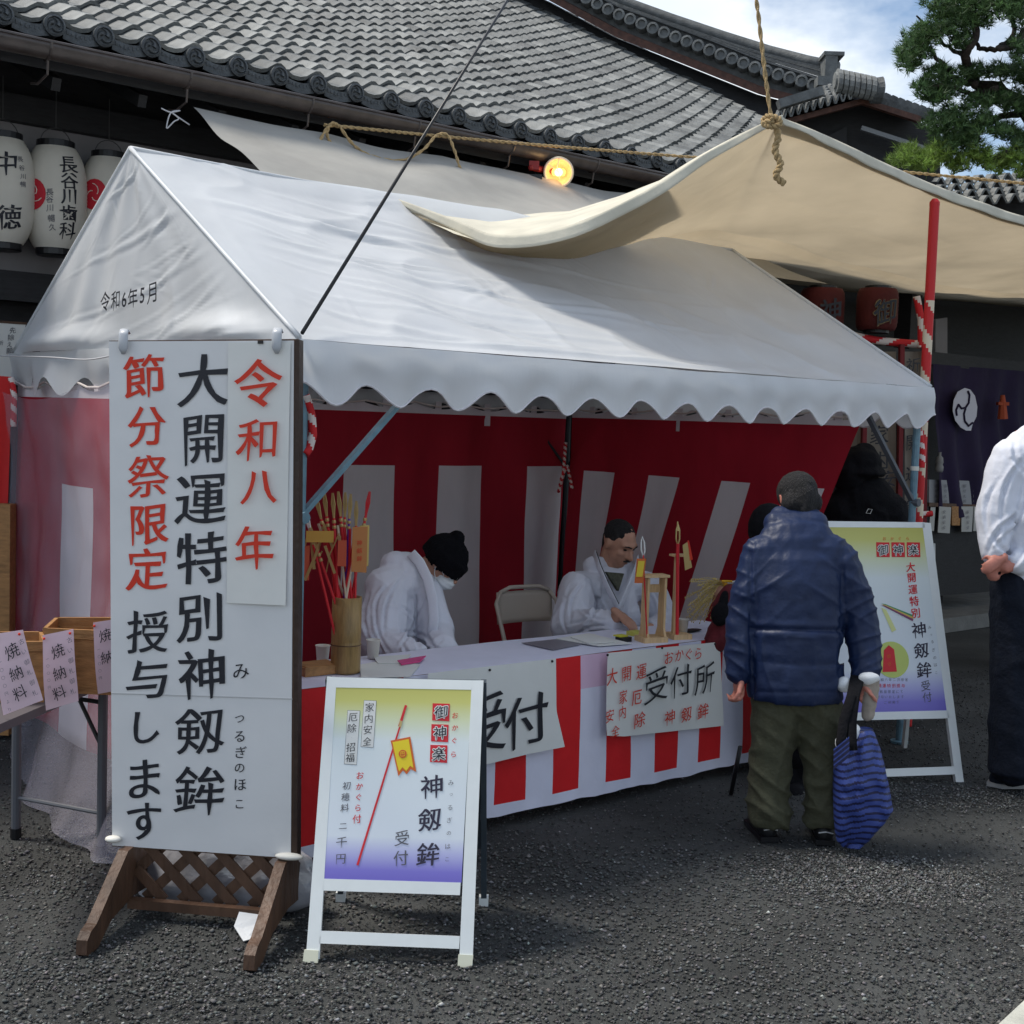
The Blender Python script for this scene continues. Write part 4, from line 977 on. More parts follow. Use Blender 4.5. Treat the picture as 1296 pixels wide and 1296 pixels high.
c = P2T(803, 804); mb = MB(); mb.box(c+Z*.012, (.07, .045, .02), (D, N, Z)); build('note_block', mb, mat('yellow_note', (.55, .52, .10), .6), label='yellow note pad beneath the clerk\'s hand', cat='note pad')
# wooden arrow stands
def stand(cx_, cy_, hpx, wpx, name, label, open_):
    c = P2T(cx_, cy_); s_ = (c-CAMP).dot(fwd)/F; h = hpx*s_; w = wpx*s_; X_ = (D*.96-N*.28).normalized(); Y_ = Z.cross(X_)
    r = thing(name, c, label, 'stand')
    mb = MB(); mb.box(c+Z*.014, (w, .10, .026), (X_, Y_, Z)); build('base', mb, lightWood, r)
    if open_:
        for sgn in (-1, 1):
            mb = MB(); q = c+X_*(sgn*(w*.36)); mb.prism([q+Y_*(-.045)+Z*.027, q+Y_*.045+Z*.027, q+Y_*.028+Z*.07, q+Y_*.028+Z*(h-.01), q-Y_*.028+Z*(h-.01), q-Y_*.028+Z*.07], X_*.012); build('side_board', mb, lightWood, r)
        mb = MB(); mb.box(c+Z*h, (w*1.05, .075, .012), (X_, Y_, Z)); build('top_board', mb, lightWood, r)
        mb = MB(); mb.box(c+Z*h*.80+Y_*.02, (w*.70, .012, h*.12), (X_, Y_, Z)); build('cross_board', mb, lightWood, r)
    else:
        mb = MB(); mb.box(c+Z*(h/2)-X_*w*.25, (.018, .022, h), (X_, Y_, Z)); build('upright', mb, lightWood, r)
        mb = MB(); mb.box(c+Z*h-X_*w*.1, (w*.9, .05, .010), (X_, Y_, Z)); build('top_board', mb, lightWood, r)
    tag(r, group='wooden arrow stands'); return c, h, s_
c1, h1, s1 = stand(824, 812, 84, 34, 'arrow_stand', 'pale wooden arrow stand with two side boards, nearer of the two on the table', True)
c2, h2, s2 = stand(858, 808, 106, 26, 'arrow_stand', 'pale wooden arrow stand with a single upright near the wheat sheaf', False)
def sample_arrow(a, b, label, thick, fl, gp_=False):
    a = V(a); b = V(b); dv = (b-a).normalized(); r = thing('sample_arrow', a, label, 'arrow'); ln = (b-a).length
    mb = MB(); mb.tube([a, a+dv*(ln*.82)], thick, 8); build('shaft', mb, redInk2, r)
    mb = MB(); q = a+dv*(ln*.80); sd_ = V((1, .3, 0)).normalized()
    for k in (-1, 1): mb.tube([q, q+dv*(ln*.06)+sd_*.009*k, q+dv*(ln*.14)+sd_*.008*k, b], [.002, .004, .004, .0015], 6)
    build('fletching', mb, fl, r)
    return r
yb = c1.y-.05
sample_arrow(atY(819, 807, yb), atY(813, 679, yb), 'slim red arrow with white fletching displayed on the nearer wooden stand', .0035, paperM)
tg = thing('emblem_tag', atY(811, 728, yb-.01), 'yellow tag edged orange with a red crest hanging from the displayed arrow', 'tag')
def ptag(pts, m_, dy, nm):
    mb = MB(); mb.prism([atY(x, y, yb+dy) for x, y in pts], V((0, .003, 0))); build(nm, mb, m_, tg)
ptag([(806, 707), (818, 707), (814, 738), (803, 738)], mat('tag_edge', (.60, .14, .03), .5), -.012, 'tag_edge'); ptag([(808, 710), (816, 710), (813, 730), (805, 730)], mat('tag_face', (.75, .55, .04), .5), -.018, 'tag_face')
yb2 = c2.y-.05
sample_arrow(atY(857, 806, yb2), atY(858, 662, yb2), 'thick red lacquered arrow with gilt cap displayed on the second stand', .0085, goldM)
mb = MB(); mb.tube([atY(858, 672, yb2), atY(857.5, 660, yb2)], [.007, .003], 8); build('gilt_finial', mb, goldM, label='small gilt finial at the top of the thick red arrow', cat='finial')
for (pts, m_, lb) in (([(864, 690), (870, 686), (876, 718), (867, 722)], goldM, 'gold zigzag tag hanging from the thick red arrow'), ([(870, 684), (872, 684), (877, 708), (873, 710)], redInk, 'orange cord strip beside the gold zigzag tag')):
    mb = MB(); mb.prism([atY(x, y, yb2-.02) for x, y in pts], V((0, .003, 0))); build('zigzag_tag', mb, m_, label=lb, cat='tag')
cup(864, 806, 'paper cup standing behind the thick red arrow', .026, .088)
mb = MB(); mb.ell(P2T(872, 800)+Z*.008, .09, .03, .008, (D, N, Z)); build('black_dish', mb, blackM, label='flat black dish near the right end of the table', cat='dish')
# wheat sheaf
WSp = atY(918, 740, 6.35); WS = thing('wheat_sheaf', WSp, 'bundle of dried wheat ears tied with yellow cord, held toward the table', 'wheat sheaf')
mb = MB()
for i in range(75):
    e = atY(random.uniform(866, 905), random.uniform(732, 790), 6.30+random.uniform(-.06, .06)); 
    if (e-WSp).length > .26: e = WSp+(e-WSp)*.8
    mid = (WSp+e)/2+Z*random.uniform(.005, .03); mb.tube([WSp+V((random.uniform(-.01, .01),)*3), mid, e], [.0012, .0014, .0010], 4)
    for k in range(5):
        q = mid+(e-mid)*(.45+.13*k); mb.ell(q+V((random.uniform(-.004, .004), 0, random.uniform(-.004, .004))), .0035, .0035, .0055, n=5)
build('ears', mb, wheatM, WS)
mb = MB(); mb.tube([WSp-V((.02, 0, 0)), WSp+V((.03, 0, -.004))], [.012, .010], 10); mb.tube([WSp, WSp+V((.02, -.02, -.03)), WSp+V((.045, -.02, -.035))], .006, 6); mb.tube([WSp, WSp+V((-.02, -.02, .02)), WSp+V((.03, -.02, .02))], .006, 6); build('tie', mb, mat('yellow_cord', (.70, .38, .02), .6), WS)
mb = MB(); mb.tube([WSp+V((.01, 0, .005)), WSp+V((.12, .02, .03))], .008, 8); build('handle', mb, paperM, WS)

# folding chairs
def chair(O, az, label):
    X_ = V((math.cos(az), math.sin(az), 0)); Y_ = Z.cross(X_); r = thing('folding_chair', O, label, 'chair', 'cream folding chairs behind the table'); P = lambda x, y, z: O+X_*x+Y_*y+Z*z
    for s in (-1, 1):
        mb = MB(); mb.tube([P(s*.21, .20, 0), P(s*.21, -.02, .40), P(s*.21, -.17, .70), P(s*.17, -.19, .76)], .012, 8); build('frame_tube', mb, chairM, r, smooth=True)
        mb = MB(); mb.tube([P(s*.19, -.20, 0), P(s*.19, .16, .42)], .012, 8); build('leg', mb, chairM, r, smooth=True)
    mb = MB(); mb.tube([P(-.17, -.19, .76), P(-.1, -.20, .785), P(.1, -.20, .785), P(.17, -.19, .76)], .012, 8); build('top_rail', mb, chairM, r, smooth=True)
    mb = MB(); mb.grid(lambda u, v: P((u-.5)*.38, -.175-.03*math.sin(math.pi*u)-.02*v, .58+.18*v), 12, 6); build('backrest', mb, chairM, r, smooth=True, solid=.014)
    mb = MB(); mb.box(P(0, .03, .425), (.38, .36, .03), (X_, Y_, Z)); build('seat', mb, chairM, r)
    mb = MB(); mb.tube([P(-.21, .18, .05), P(.21, .18, .05)], .008, 6); build('stretcher', mb, chairM, r)
chair(T(1.05, 1.38, 0)+V((-.52, .0, 0)), AZ+math.pi-.5, 'cream folding chair behind the bamboo vase')
chair(T(2.42, 1.38, 0), AZ+math.pi-.1, 'cream folding chair behind the moustached clerk')

# ================================================================== BIG SIGNBOARD
bTL, bBL, bTR, bBR = atY(138, 432, 4.3), atY(142, 1070, 4.3), atY(376, 430, 4.22), atY(373, 1087, 4.22)
bw_ = bBR-bBL; bw_.z = 0; BP = Plane((bBL+bBR)/2, bw_, Z); SB = thing('signboard', V(((bBL.x+bBR.x)/2, (bBL.y+bBR.y)/2, 0)), 'tall white signboard with large black and red brush lettering on a wooden stand', 'sign')
U_ = BP.U; NN = BP.N
mb = quadp(BP, [(138, 432), (372, 431), (368, 1086), (142, 1070)], 0, .003); build('paper_face', mb, paper2M, SB)
mb = quadp(BP, [(138, 431), (377, 429), (373, 1088), (142, 1071)], -.004, .030); build('board', mb, woodM, SB)
mb = quadp(BP, [(374, 430), (379, 430), (376, 1089), (371, 1088)], .002, .045); build('edge_strip', mb, woodDark, SB)
mb = quadp(BP, [(289, 434), (377, 433), (362, 766), (287, 763)], .004, .003)
def overlay(u, v):
    tl, tr, br, bl_ = [BP.hit(*q, .005) for q in ((289, 434), (368, 433), (362, 766), (287, 763))]
    a = tl+(tr-tl)*u; b = bl_+(br-bl_)*u; return a+(b-a)*v+NN*(.010*max(0, v-.7)*u*1.5+.0015*math.sin(v*7))
mb = MB(); mb.grid(overlay, 6, 24); build('paper_overlay', mb, paperM, SB, smooth=False, solid=.0015)
mb = quadp(BP, [(141, 877), (370, 884), (370, 885.5), (141, 878.5)], .0018, .001); build('paper_seam', mb, mat('seam_grey', (.45, .45, .45), .6), SB)
bold = dict(wx=.022, wy=.008)
lettering('red_left_column', BP, [('節', 182, 476, 54), ('分', 186, 540, 50), ('祭', 187, 603, 54), ('限', 189, 664, 52), ('定', 186, 720, 54)], redInk, SB, lift=.0035, **bold)
lettering('black_left_column', BP, [('授', 187, 800, 54, .98), ('与', 186, 860, 52, 1.1), ('し', 186, 920, 46), ('ま', 183, 986, 54), ('す', 183, 1040, 52, .95)], inkM, SB, lift=.0035, wx=.018, wy=.006)
lettering('black_middle_column', BP, [('大', 257, 481, 66), ('開', 257, 556, 64, .9), ('運', 254, 632, 66), ('特', 255, 706, 66), ('別', 252, 782, 62), ('神', 255, 853, 62), ('剱', 253, 925, 60, 1.05), ('鉾', 252, 1000, 62, 1.05)], inkM, SB, lift=.0035, wx=.020, wy=.006)
lettering('red_right_column', BP, [('令', 326, 486, 62, 1.0), ('和', 325, 556, 52, 1.05), ('八', 328, 617, 46), ('年', 322, 693, 56, .9)], redInk, SB, lift=.019, wx=.020, wy=.004)
lettering('small_reading', BP, [('み', 305, 850, 22), ('つ', 303, 910, 13), ('る', 303, 932, 16), ('ぎ', 305, 952, 16), ('の', 303, 972, 14), ('ほ', 304, 993, 17), ('こ', 303, 1018, 14)], inkM, SB, lift=.003, wx=.004, wy=0)
mb = quadp(BP, [(326, 431), (333, 431), (333, 435), (326, 435)], .01, .004); build('tape_piece', mb, blackM, SB)
for (x, y) in ((157, 435), (351, 434)):
    c = BP.hit(x, y, .012); mb = MB(); mb.tube([c+Z*.035-NN*.02, c+Z*.045, c+Z*.03+NN*.008, c-Z*.015+NN*.008, c-Z*.035+NN*.004], [.014, .016, .017, .017, .006], 10, flat=.3, side=U_); build('clip', mb, mat('clip_grey', (.45, .47, .50), .3), SB, smooth=True)
for (x, y, w) in ((143, 1062, .028), (366, 1084, .05)):
    c = BP.hit(x, y, .015); mb = MB(); mb.ell(c, w, .02, .012, (U_, NN, Z), n=16); build('cushion_corner', mb, cupM, SB, smooth=True)
def SP(px, py, off): return BP.hit(px, py, off)
gzz = 0
def stp(px, off):      # foot point on the ground at board picture column px, off metres in front
    q = BP.hit(px, 1080, 0); return V((q.x, q.y, 0))+NN*off
# stand: sloping side legs, lattice, rail
for (px_, nm) in ((163, 'side_leg'), (360, 'side_leg')):
    for sgn in (1, -1):
        a = stp(px_, .02*sgn); top = a+Z*.30+NN*.02*sgn; bot = stp(px_, .30*sgn)+Z*.05
        mb = MB(); t_ = U_*.036
        mb.prism([p-t_/2 for p in (stp(px_, .045*sgn)+Z*.245, stp(px_, .28*sgn)+Z*.085, stp(px_, .32*sgn)+Z*.075, stp(px_, .345*sgn)+Z*.055, stp(px_, .35*sgn)+Z*.01, stp(px_, .335*sgn), stp(px_, .27*sgn), stp(px_, .17*sgn)+Z*.055, stp(px_, .0)+Z*.075, stp(px_, .0)+Z*.245)], t_); build(nm, mb, woodM, SB)
la, lb_ = stp(170, -.035), stp(353, -.035); lx = (lb_-la); lw = lx.length; lx.normalize()
mb = MB(); mb.box((la+lb_)/2+Z*.055+NN*.05, (lw+.02, .03, .032), (lx, NN, Z)); build('bottom_rail', mb, woodM, SB)
mb = MB(); mb.box((la+lb_)/2+Z*.275, (lw+.04, .03, .04), (lx, NN, Z)); build('top_rail', mb, woodM, SB)
import itertools
zlo, zhi = .06, .28; hh_ = zhi-zlo
for dirn, off in ((1, 0.0), (-1, .012)):
    k = -hh_
    while k < lw:
        x0, z0, x1, z1 = k, zlo, k+hh_, zhi
        if x0 < 0: z0 += -x0; x0 = 0
        if x1 > lw: z1 -= (x1-lw); x1 = lw
        if x1-x0 > .04:
            f = (lambda x: x) if dirn == 1 else (lambda x: lw-x)
            mb = MB(); mb.beam(la+lx*f(x0)+Z*z0+NN*off, la+lx*f(x1)+Z*z1+NN*off, .010, .036, up=NN.cross(lx*dirn+Z).normalized()*1.0 if False else NN); 
            mb2 = MB(); a_ = la+lx*f(x0)+Z*z0+NN*off; b_ = la+lx*f(x1)+Z*z1+NN*off; dd = (b_-a_).normalized(); pr_ = dd.cross(NN).normalized()
            mb2.prism([a_-pr_*.018, b_-pr_*.018, b_+pr_*.018, a_+pr_*.018], NN*.010); build('lattice_slat', mb2, woodM, SB)
        k += .125
# plastic bag of sand behind the lattice
mb = MB(); bc = stp(265, -.16)+Z*.11
def bagf(u, v):
    th = u*2*math.pi; ph = (v-.5)*math.pi; p = V((.34*math.cos(ph)*math.cos(th), .09*math.cos(ph)*math.sin(th), .155*math.sin(ph))); q = p*(1+.16*noise.noise(p*9+V((4, 2, 1)))+.08*abs(noise.noise(p*22)))
    return bc+U_*q.x+NN*q.y+Z*max(q.z, -.105)
mb.grid(bagf, 60, 30); build('plastic_bag', mb, mat('clear_bag', (.42, .42, .46), .15, .1, 8, .4, 15, spec=.9), smooth=True, label='crumpled clear plastic weight bag behind the signboard lattice', cat='bag')
mb = MB(); p0 = stp(308, .03); mb.add([p0+Z*.06, p0+U_*.09+Z*.055, p0+U_*.115+Z*.012+NN*.05, p0+U_*.05+Z*.004+NN*.10, p0-U_*.0+Z*.03+NN*.05], [(0, 1, 2, 3, 4)]); build('plastic_scrap', mb, maskM, smooth=False, solid=.004, label='white plastic corner sticking out under the signboard rail', cat='plastic')

# ================================================================== A FRAME SIGNS
def ramp_mat(name, stops):
    M_ = bpy.data.materials.new(name); M_.use_nodes = True; nn = M_.node_tree.nodes; lk = M_.node_tree.links.new; b = nn['Principled BSDF']; b.inputs['Roughness'].default_value = .35
    a = nn.new('ShaderNodeUVMap'); a.uv_map = 'UVMap'; sx = nn.new('ShaderNodeSeparateXYZ'); r = nn.new('ShaderNodeValToRGB'); lk(a.outputs[0], sx.inputs[0]); lk(sx.outputs[1], r.inputs[0]); lk(r.outputs[0], b.inputs['Base Color'])
    e = r.color_ramp.elements
    e[0].position, e[0].color = stops[0][0], (*stops[0][1], 1); e[1].position, e[1].color = stops[-1][0], (*stops[-1][1], 1)
    for p, c in stops[1:-1]: q = e.new(p); q.color = (*c, 1)
    return M_
postM = ramp_mat('poster_print', [(0, (.16, .13, .52)), (.05, (.20, .17, .58)), (.14, (.45, .46, .72)), (.22, (.68, .73, .79)), (.72, (.70, .76, .76)), (.84, (.64, .68, .42)), (.93, (.56, .55, .16)), (1, (.50, .48, .12))])
def poster(pl, corn, root, name='poster'):
    p = [pl.hit(*c, .001) for c in corn]; o = root.location; me = bpy.data.meshes.new(name)
    me.from_pydata([tuple(q-V(o)) for q in p], [], [(0, 1, 2, 3)]); uv = me.uv_layers.new(name='UVMap')
    for i, (a, b) in enumerate(((0, 1), (1, 1), (1, 0), (0, 0))): uv.data[i].uv = (a, b)
    me.materials.append(postM); return link(name, me, (0, 0, 0), root)
def aframe(cTL, cTR, cBR, cBL, rail, midr, zt, depthback, label, capc):
    # front panel plane through ground points BL, BR and a top point
    gL, gR = onZ(*cBL), onZ(*cBR); tL = onZ(*cTL, zt); pl = Plane(gL, gR-gL, tL-gL)
    root = thing('a_frame_sign', V(((gL.x+gR.x)/2, (gL.y+gR.y)/2, 0)), label, 'sign', 'white A frame signs')
    return pl, root, gL, gR
def member(pl, root, name, pts, th=.022, m_=alumM, lift=.002): mb = quadp(pl, pts, lift, th); return build(name, mb, m_, root)
# sign 1
pl, A1, gL, gR = aframe((415, 858), (610, 862), (590, 1223), (386, 1217), 0, 0, .85, 0, 'nearer white A frame sign before the table, poster showing a single arrow', 0)
member(pl, A1, 'left_rail', [(414, 856), (426, 857), (404, 1214), (387, 1213)]); member(pl, A1, 'right_rail', [(597, 861), (612, 861), (598, 1222), (581, 1220)])
member(pl, A1, 'top_rail', [(426, 857), (597, 861), (597, 873), (425, 870)]); member(pl, A1, 'middle_rail', [(409, 1112), (583, 1117), (582, 1133), (408, 1127)]); member(pl, A1, 'bottom_rail', [(405, 1178), (582, 1185), (581, 1201), (404, 1194)])
member(pl, A1, 'foot_cap', [(385, 1202), (403, 1203), (402, 1219), (383, 1218)], .03, capM, .006); member(pl, A1, 'foot_cap', [(580, 1208), (599, 1209), (597, 1225), (579, 1224)], .03, capM, .006)
member(pl, A1, 'backing', [(424, 868), (600, 872), (585, 1120), (407, 1115)], .008, backLeg, -.004)
poster(pl, [(425, 870), (597, 873), (584, 1117), (409, 1112)], A1)
q = pl.hit(612, 862, -.02); qb = onZ(612, 1145); ql = pl.hit(416, 858, -.02); qbl = qb+(gL-gR)
for a_, b_ in ((q, qb), (ql, qbl)):
    mb = MB(); mb.beam(a_-NN*0, b_+Z*.03, .03, .02, up=pl.U); build('rear_leg', mb, backLeg, A1)
    mb = MB(); mb.box(b_+Z*.016, (.034, .03, .034)); build('rear_foot', mb, alumM, A1)
mb = MB(); mb.prism([q-pl.U*.01, ql+pl.U*.01, ql+pl.U*.01+(qbl-ql)*.74, q-pl.U*.01+(qb-q)*.74], pl.U.cross(qb-q).normalized()*.01); build('rear_panel', mb, backLeg, A1)
k3 = 250/831; X0, Y0 = 380, 850
def z1(x, y): return (X0+x*k3, Y0+y*k3)
def L1(name, items, m_, **k): return lettering(name, pl, [(c, *z1(x, y), h*k3, *(r[:1])) for c, x, y, h, *r in items], m_, A1, **k)
for (y, h) in ((170, 70), (258, 70), (345, 70)):
    x = 592-(y-170)*.055; member(pl, A1, 'red_square', [z1(x-35, y-h/2-2), z1(x+37, y-h/2), z1(x+35, y+h/2+4), z1(x-37, y+h/2)], .001, redInk2, .0025)
outl = dict(wx=.012, wy=.010, halo=.06)
L1('character_outline', [('御', 592, 170, 54), ('神', 587, 257, 54), ('楽', 583, 346, 54)], paperM, lift=.0035, **outl)
L1('square_lettering', [('御', 592, 170, 54), ('神', 587, 257, 54), ('楽', 583, 346, 54)], inkM, lift=.0052, wx=.006, wy=.0)
L1('red_reading', [('お', 652, 184, 26), ('か', 651, 236, 26), ('ぐ', 648, 290, 26), ('ら', 645, 348, 26)], redInk2, lift=.003, wx=.012, wy=.006)
L1('title_lettering', [('神', 553, 484, 94), ('剱', 545, 622, 94), ('鉾', 537, 768, 94)], mat('title_ink', (.03, .025, .05), .5), lift=.003, wx=.024, wy=.008)
L1('small_reading', [('み', 634, 468, 24), ('つ', 634, 518, 16), ('る', 630, 572, 24), ('ぎ', 628, 625, 24), ('の', 625, 680, 20), ('は', 621, 735, 24), ('こ', 618, 790, 20)], greyInk, lift=.003, wx=-.004, wy=-.01)
L1('reception_lettering', [('受', 428, 700, 62), ('付', 423, 785, 62)], greyInk, lift=.003, wx=.004, wy=.0)
L1('price_lettering', [('初', 195, 480, 34), ('穂', 190, 528, 34), ('料', 187, 574, 34), ('二', 180, 650, 30, 1.1), ('千', 174, 718, 46), ('円', 170, 788, 44)], greyInk, lift=.003, wx=.006, wy=.0)
L1('red_note', [('お', 252, 436, 32), ('か', 249, 483, 30), ('ぐ', 246, 528, 30), ('ら', 243, 573, 30), ('付', 238, 620, 36)], redInk2, lift=.003, wx=.010, wy=.004)
for pts in ([(268, 120), (321, 122), (308, 320), (254, 316)], [(199, 162), (252, 164), (237, 393), (184, 389)]):
    member(pl, A1, 'label_edge', [z1(*q) for q in pts], .0008, greyInk, .0018)
    cxm = sum(q[0] for q in pts)/4; cym = sum(q[1] for q in pts)/4
    member(pl, A1, 'label_box', [z1(cxm+(x-cxm)*.95, cym+(y-cym)*.985) for x, y in pts], .0008, paperM, .0026)
L1('blessing_lettering', [('家', 292, 150, 38), ('内', 288, 198, 38), ('安', 284, 244, 38), ('全', 281, 293, 36), ('厄', 222, 192, 38), ('除', 218, 238, 38), ('・', 216, 278, 6), ('招', 212, 318, 38), ('福', 209, 362, 38)], inkM, lift=.004, wx=-.002, wy=-.006)
# arrow drawing printed on the poster
def printed(pts, m_, nm, lift, root=A1, p_=pl, zf=z1): return build(nm, quadp(p_, [zf(*q) for q in pts], lift, .0008) if len(pts) == 4 else (lambda mb_: mb_.prism([p_.hit(*zf(*q), lift) for q in pts], -p_.N*.0008) or mb_)(MB()), m_, root)
printed([(436, 165), (442, 168), (245, 816), (236, 813)], redInk2, 'printed_shaft', .003)
printed([(440, 140), (450, 143), (418, 232), (412, 228)], redInk2, 'printed_fletching', .0032); printed([(419, 205), (430, 208), (424, 235), (414, 232)], goldM, 'printed_band', .0036)
printed([(380, 290), (463, 274), (488, 422), (465, 410), (448, 432), (432, 415), (413, 440), (404, 400)], mat('print_orange', (.62, .13, .02), .5), 'printed_tag_edge', .0036)
printed([(388, 297), (456, 284), (476, 405), (462, 396), (446, 418), (430, 402), (416, 420), (408, 392)], mat('print_yellow', (.78, .60, .02), .5), 'printed_tag', .0044)
cc = pl.hit(*z1(431, 346), .006); mb = MB(); mb.lathe(cc, [(.0001, .0), (.0135, .0)], 18, (pl.U, pl.V, pl.N), caps=False); build('printed_crest', mb, mat('print_orange', (.62, .13, .02), .5), A1)
lettering('crest_mark', pl, [('巴', *z1(431, 346), 6.5)], mat('print_yellow', (.78, .60, .02), .5), A1, lift=.0075, wx=0, wy=0)

# sign 2, by the right tent pole
gR2 = onZ(1217, 990); pl2_, A2 = None, None
k4 = 170/629
def z2(x, y): return (1060+x*k4, 650+y*k4)
tR = onZ(1178, 662, 1.28); U2 = V((.985, .17, 0)).normalized()
pl = Plane(gR2, U2, tR-gR2-U2*(tR-gR2).dot(U2)); A2 = thing('a_frame_sign', V((gR2.x-.4, gR2.y, 0)), 'white A frame sign behind the man in navy, poster with red special notice', 'sign', 'white A frame signs')
def mem2(nm, pts, th=.025, m_=alumM, lift=.002): return build(nm, quadp(pl, pts, lift, th), m_, A2)
mem2('left_rail', [(1000, 661), (1012, 661), (1042, 988), (1030, 988)])
mem2('right_rail', [(1167, 661), (1178, 662), (1220, 990), (1210, 990)]); mem2('top_rail', [(1012, 659), (1170, 661), (1171, 668), (1012, 667)])
mem2('middle_rail', [(1030, 903), (1200, 899), (1202, 909), (1030, 913)]); mem2('bottom_rail', [(1040, 976), (1208, 970), (1209, 980), (1040, 986)])
mem2('backing', [(1012, 667), (1170, 668), (1200, 902), (1030, 905)], .008, backLeg, -.004)
poster(pl, [(1012, 667), (1170, 668), (1199, 899), (1030, 903)], A2)
ptR = pl.hit(1172, 664, -.02); ptL = pl.hit(1014, 664, -.02); back2 = V((-pl.N.x, -pl.N.y, 0)).normalized()
for a_, g_ in ((ptR, gR2), (ptL, onZ(1036, 990))):
    b_ = g_+back2*.62; b_.z = .02; mb = MB(); mb.beam(a_, b_, .03, .02, up=pl.U); build('rear_leg', mb, alumM, A2)
def L2(name, items, m_, **k): return lettering(name, pl, [(c, *z2(x, y), h*k4, *(r[:1])) for c, x, y, h, *r in items], m_, A2, **k)
for x in (212, 283, 355): mem2('red_square', [z2(x-31, 134), z2(x+31, 135), z2(x+33, 204), z2(x-29, 203)], .001, redInk2, .0025)
L2('character_outline', [('御', 213, 170, 50), ('神', 284, 170, 50), ('楽', 355, 170, 50)], paperM, lift=.0035, **outl)
L2('square_lettering', [('御', 213, 170, 50), ('神', 284, 170, 50), ('楽', 355, 170, 50)], inkM, lift=.0055, wx=.006, wy=.0)
L2('orange_reading', [('お', 220, 117, 18), ('か', 256, 117, 18), ('ぐ', 292, 117, 18), ('ら', 328, 117, 18)], mat('print_orange', (.62, .13, .02), .5), lift=.003, wx=.01, wy=.004)
L2('special_lettering', [('大', 342, 250, 44), ('開', 347, 300, 44), ('運', 353, 355, 44), ('特', 359, 410, 46), ('別', 365, 466, 46)], redInk2, lift=.003, wx=.028, wy=.014)
L2('title_lettering', [('神', 381, 545, 72), ('剱', 393, 640, 72), ('鉾', 405, 732, 74)], mat('title_ink', (.03, .025, .05), .5), lift=.003, wx=.022, wy=.008)
L2('reception_lettering', [('受', 413, 806, 48), ('付', 420, 860, 46)], greyInk, lift=.003, wx=.004, wy=.0)
L2('small_reading', [('み', 432, 533, 16), ('つ', 438, 568, 12), ('る', 444, 600, 16), ('ぎ', 450, 638, 18), ('の', 455, 675, 16), ('は', 459, 708, 18), ('こ', 463, 745, 14)], greyInk, lift=.003, wx=.0, wy=-.006)
for i, (x0, m_) in enumerate(((0, 'print_green'), (1, 'print_ochre'), (2, 'print_maroon'))):
    cl = ((.05, .28, .12), (.60, .42, .10), (.22, .05, .14))[i]
    o = build('ribbon_print', quadp(pl, [z2(205, 420+i*4), z2(225, 424+i*4), z2(356, 476+i*9), z2(352, 486+i*9)], .0025+.0006*i, .0005), mat(m_, cl, .5), A2)
cc = pl.hit(*z2(255, 684), .003); mb = MB(); mb.lathe(cc, [(.0001, 0), (.092, 0)], 36, (pl.U, pl.V, pl.N), caps=False); build('green_disc', mb, mat('print_lime', (.52, .60, .16), .5), A2)
mb = MB(); mb.prism([pl.hit(*z2(x, y), .0045) for x, y in ((212, 742), (217, 640), (240, 616), (265, 636), (278, 740))], -pl.N*.0006); build('red_charm', mb, redInk2, A2)
L2('charm_lettering', [('御', 240, 668, 18), ('守', 243, 705, 18)], mat('print_orange', (.62, .13, .02), .5), lift=.0055, wx=0, wy=0)
mb = MB(); mb.prism([pl.hit(*z2(x, y), .0035) for x, y in ((205, 440), (228, 450), (275, 545), (255, 555))], -pl.N*.0006); build('yellow_ribbon', mb, mat('print_pale', (.68, .70, .30), .5), A2)
L2('note_lettering', [(c, 190+i*19, 778, 15) for i, c in enumerate('令和八年二月限定')]+[(c, 205+i*19, 834, 15) for i, c in enumerate('数量限定にて')]+[(c, 190+i*19, 858, 15) for i, c in enumerate('授与いたします')]+[(c, 225+i*19, 884, 15) for i, c in enumerate('ご利用下')], greyInk, lift=.003, wx=-.004, wy=-.01)
L2('red_notice_line', [(c, 175+i*22, 806, 18) for i, c in enumerate('大開運特別授与')], redInk2, lift=.003, wx=.008, wy=.002)

# ================================================================== PEOPLE
def frame3(f, up=Z):
    f = V(f).normalized(); r = f.cross(up).normalized(); return f, r, r.cross(f)
def head_shape(mb, c, f, up, s=1.0, neck=None):
    f, r, u = frame3(f, up); c = V(c)
    P = lambda x, y, z: c+r*(x*s)+f*(y*s)+u*(z*s)
    mb.ell(P(0, -.012, .025), .076*s, .095*s, .092*s, (r, f, u)); mb.ell(P(0, .018, -.035), .060*s, .072*s, .078*s, (r, f, u)); mb.ell(P(0, .052, -.088), .030*s, .030*s, .026*s, (r, f, u))
    mb.limb(P(0, .088, .005), P(0, .108, -.028), .009*s, .014*s); mb.ell(P(-.012, .098, -.032), .009*s, .009*s, .008*s, (r, f, u), 8); mb.ell(P(.012, .098, -.032), .009*s, .009*s, .008*s, (r, f, u), 8)
    mb.ell(P(0, .080, -.060), .026*s, .013*s, .008*s, (r, f, u), 10); mb.ell(P(0, .078, -.072), .022*s, .013*s, .008*s, (r, f, u), 10)
    for k in (-1, 1):
        mb.limb(P(.008*k, .083, .030), P(.050*k, .066, .030), .011*s, .010*s, n=8); mb.ell(P(.040*k, .058, -.020), .022*s, .020*s, .020*s, (r, f, u), 10)
        mb.ell(P(.078*k, -.012, -.005), .010*s, .020*s, .034*s, (r, f, u), 10); mb.ell(P(.083*k, -.018, .010), .008*s, .012*s, .018*s, (r, f, u), 8)
    if neck is not None: mb.limb(P(0, -.025, -.05), V(neck), .056*s, .062*s)
    return P, (f, r, u)
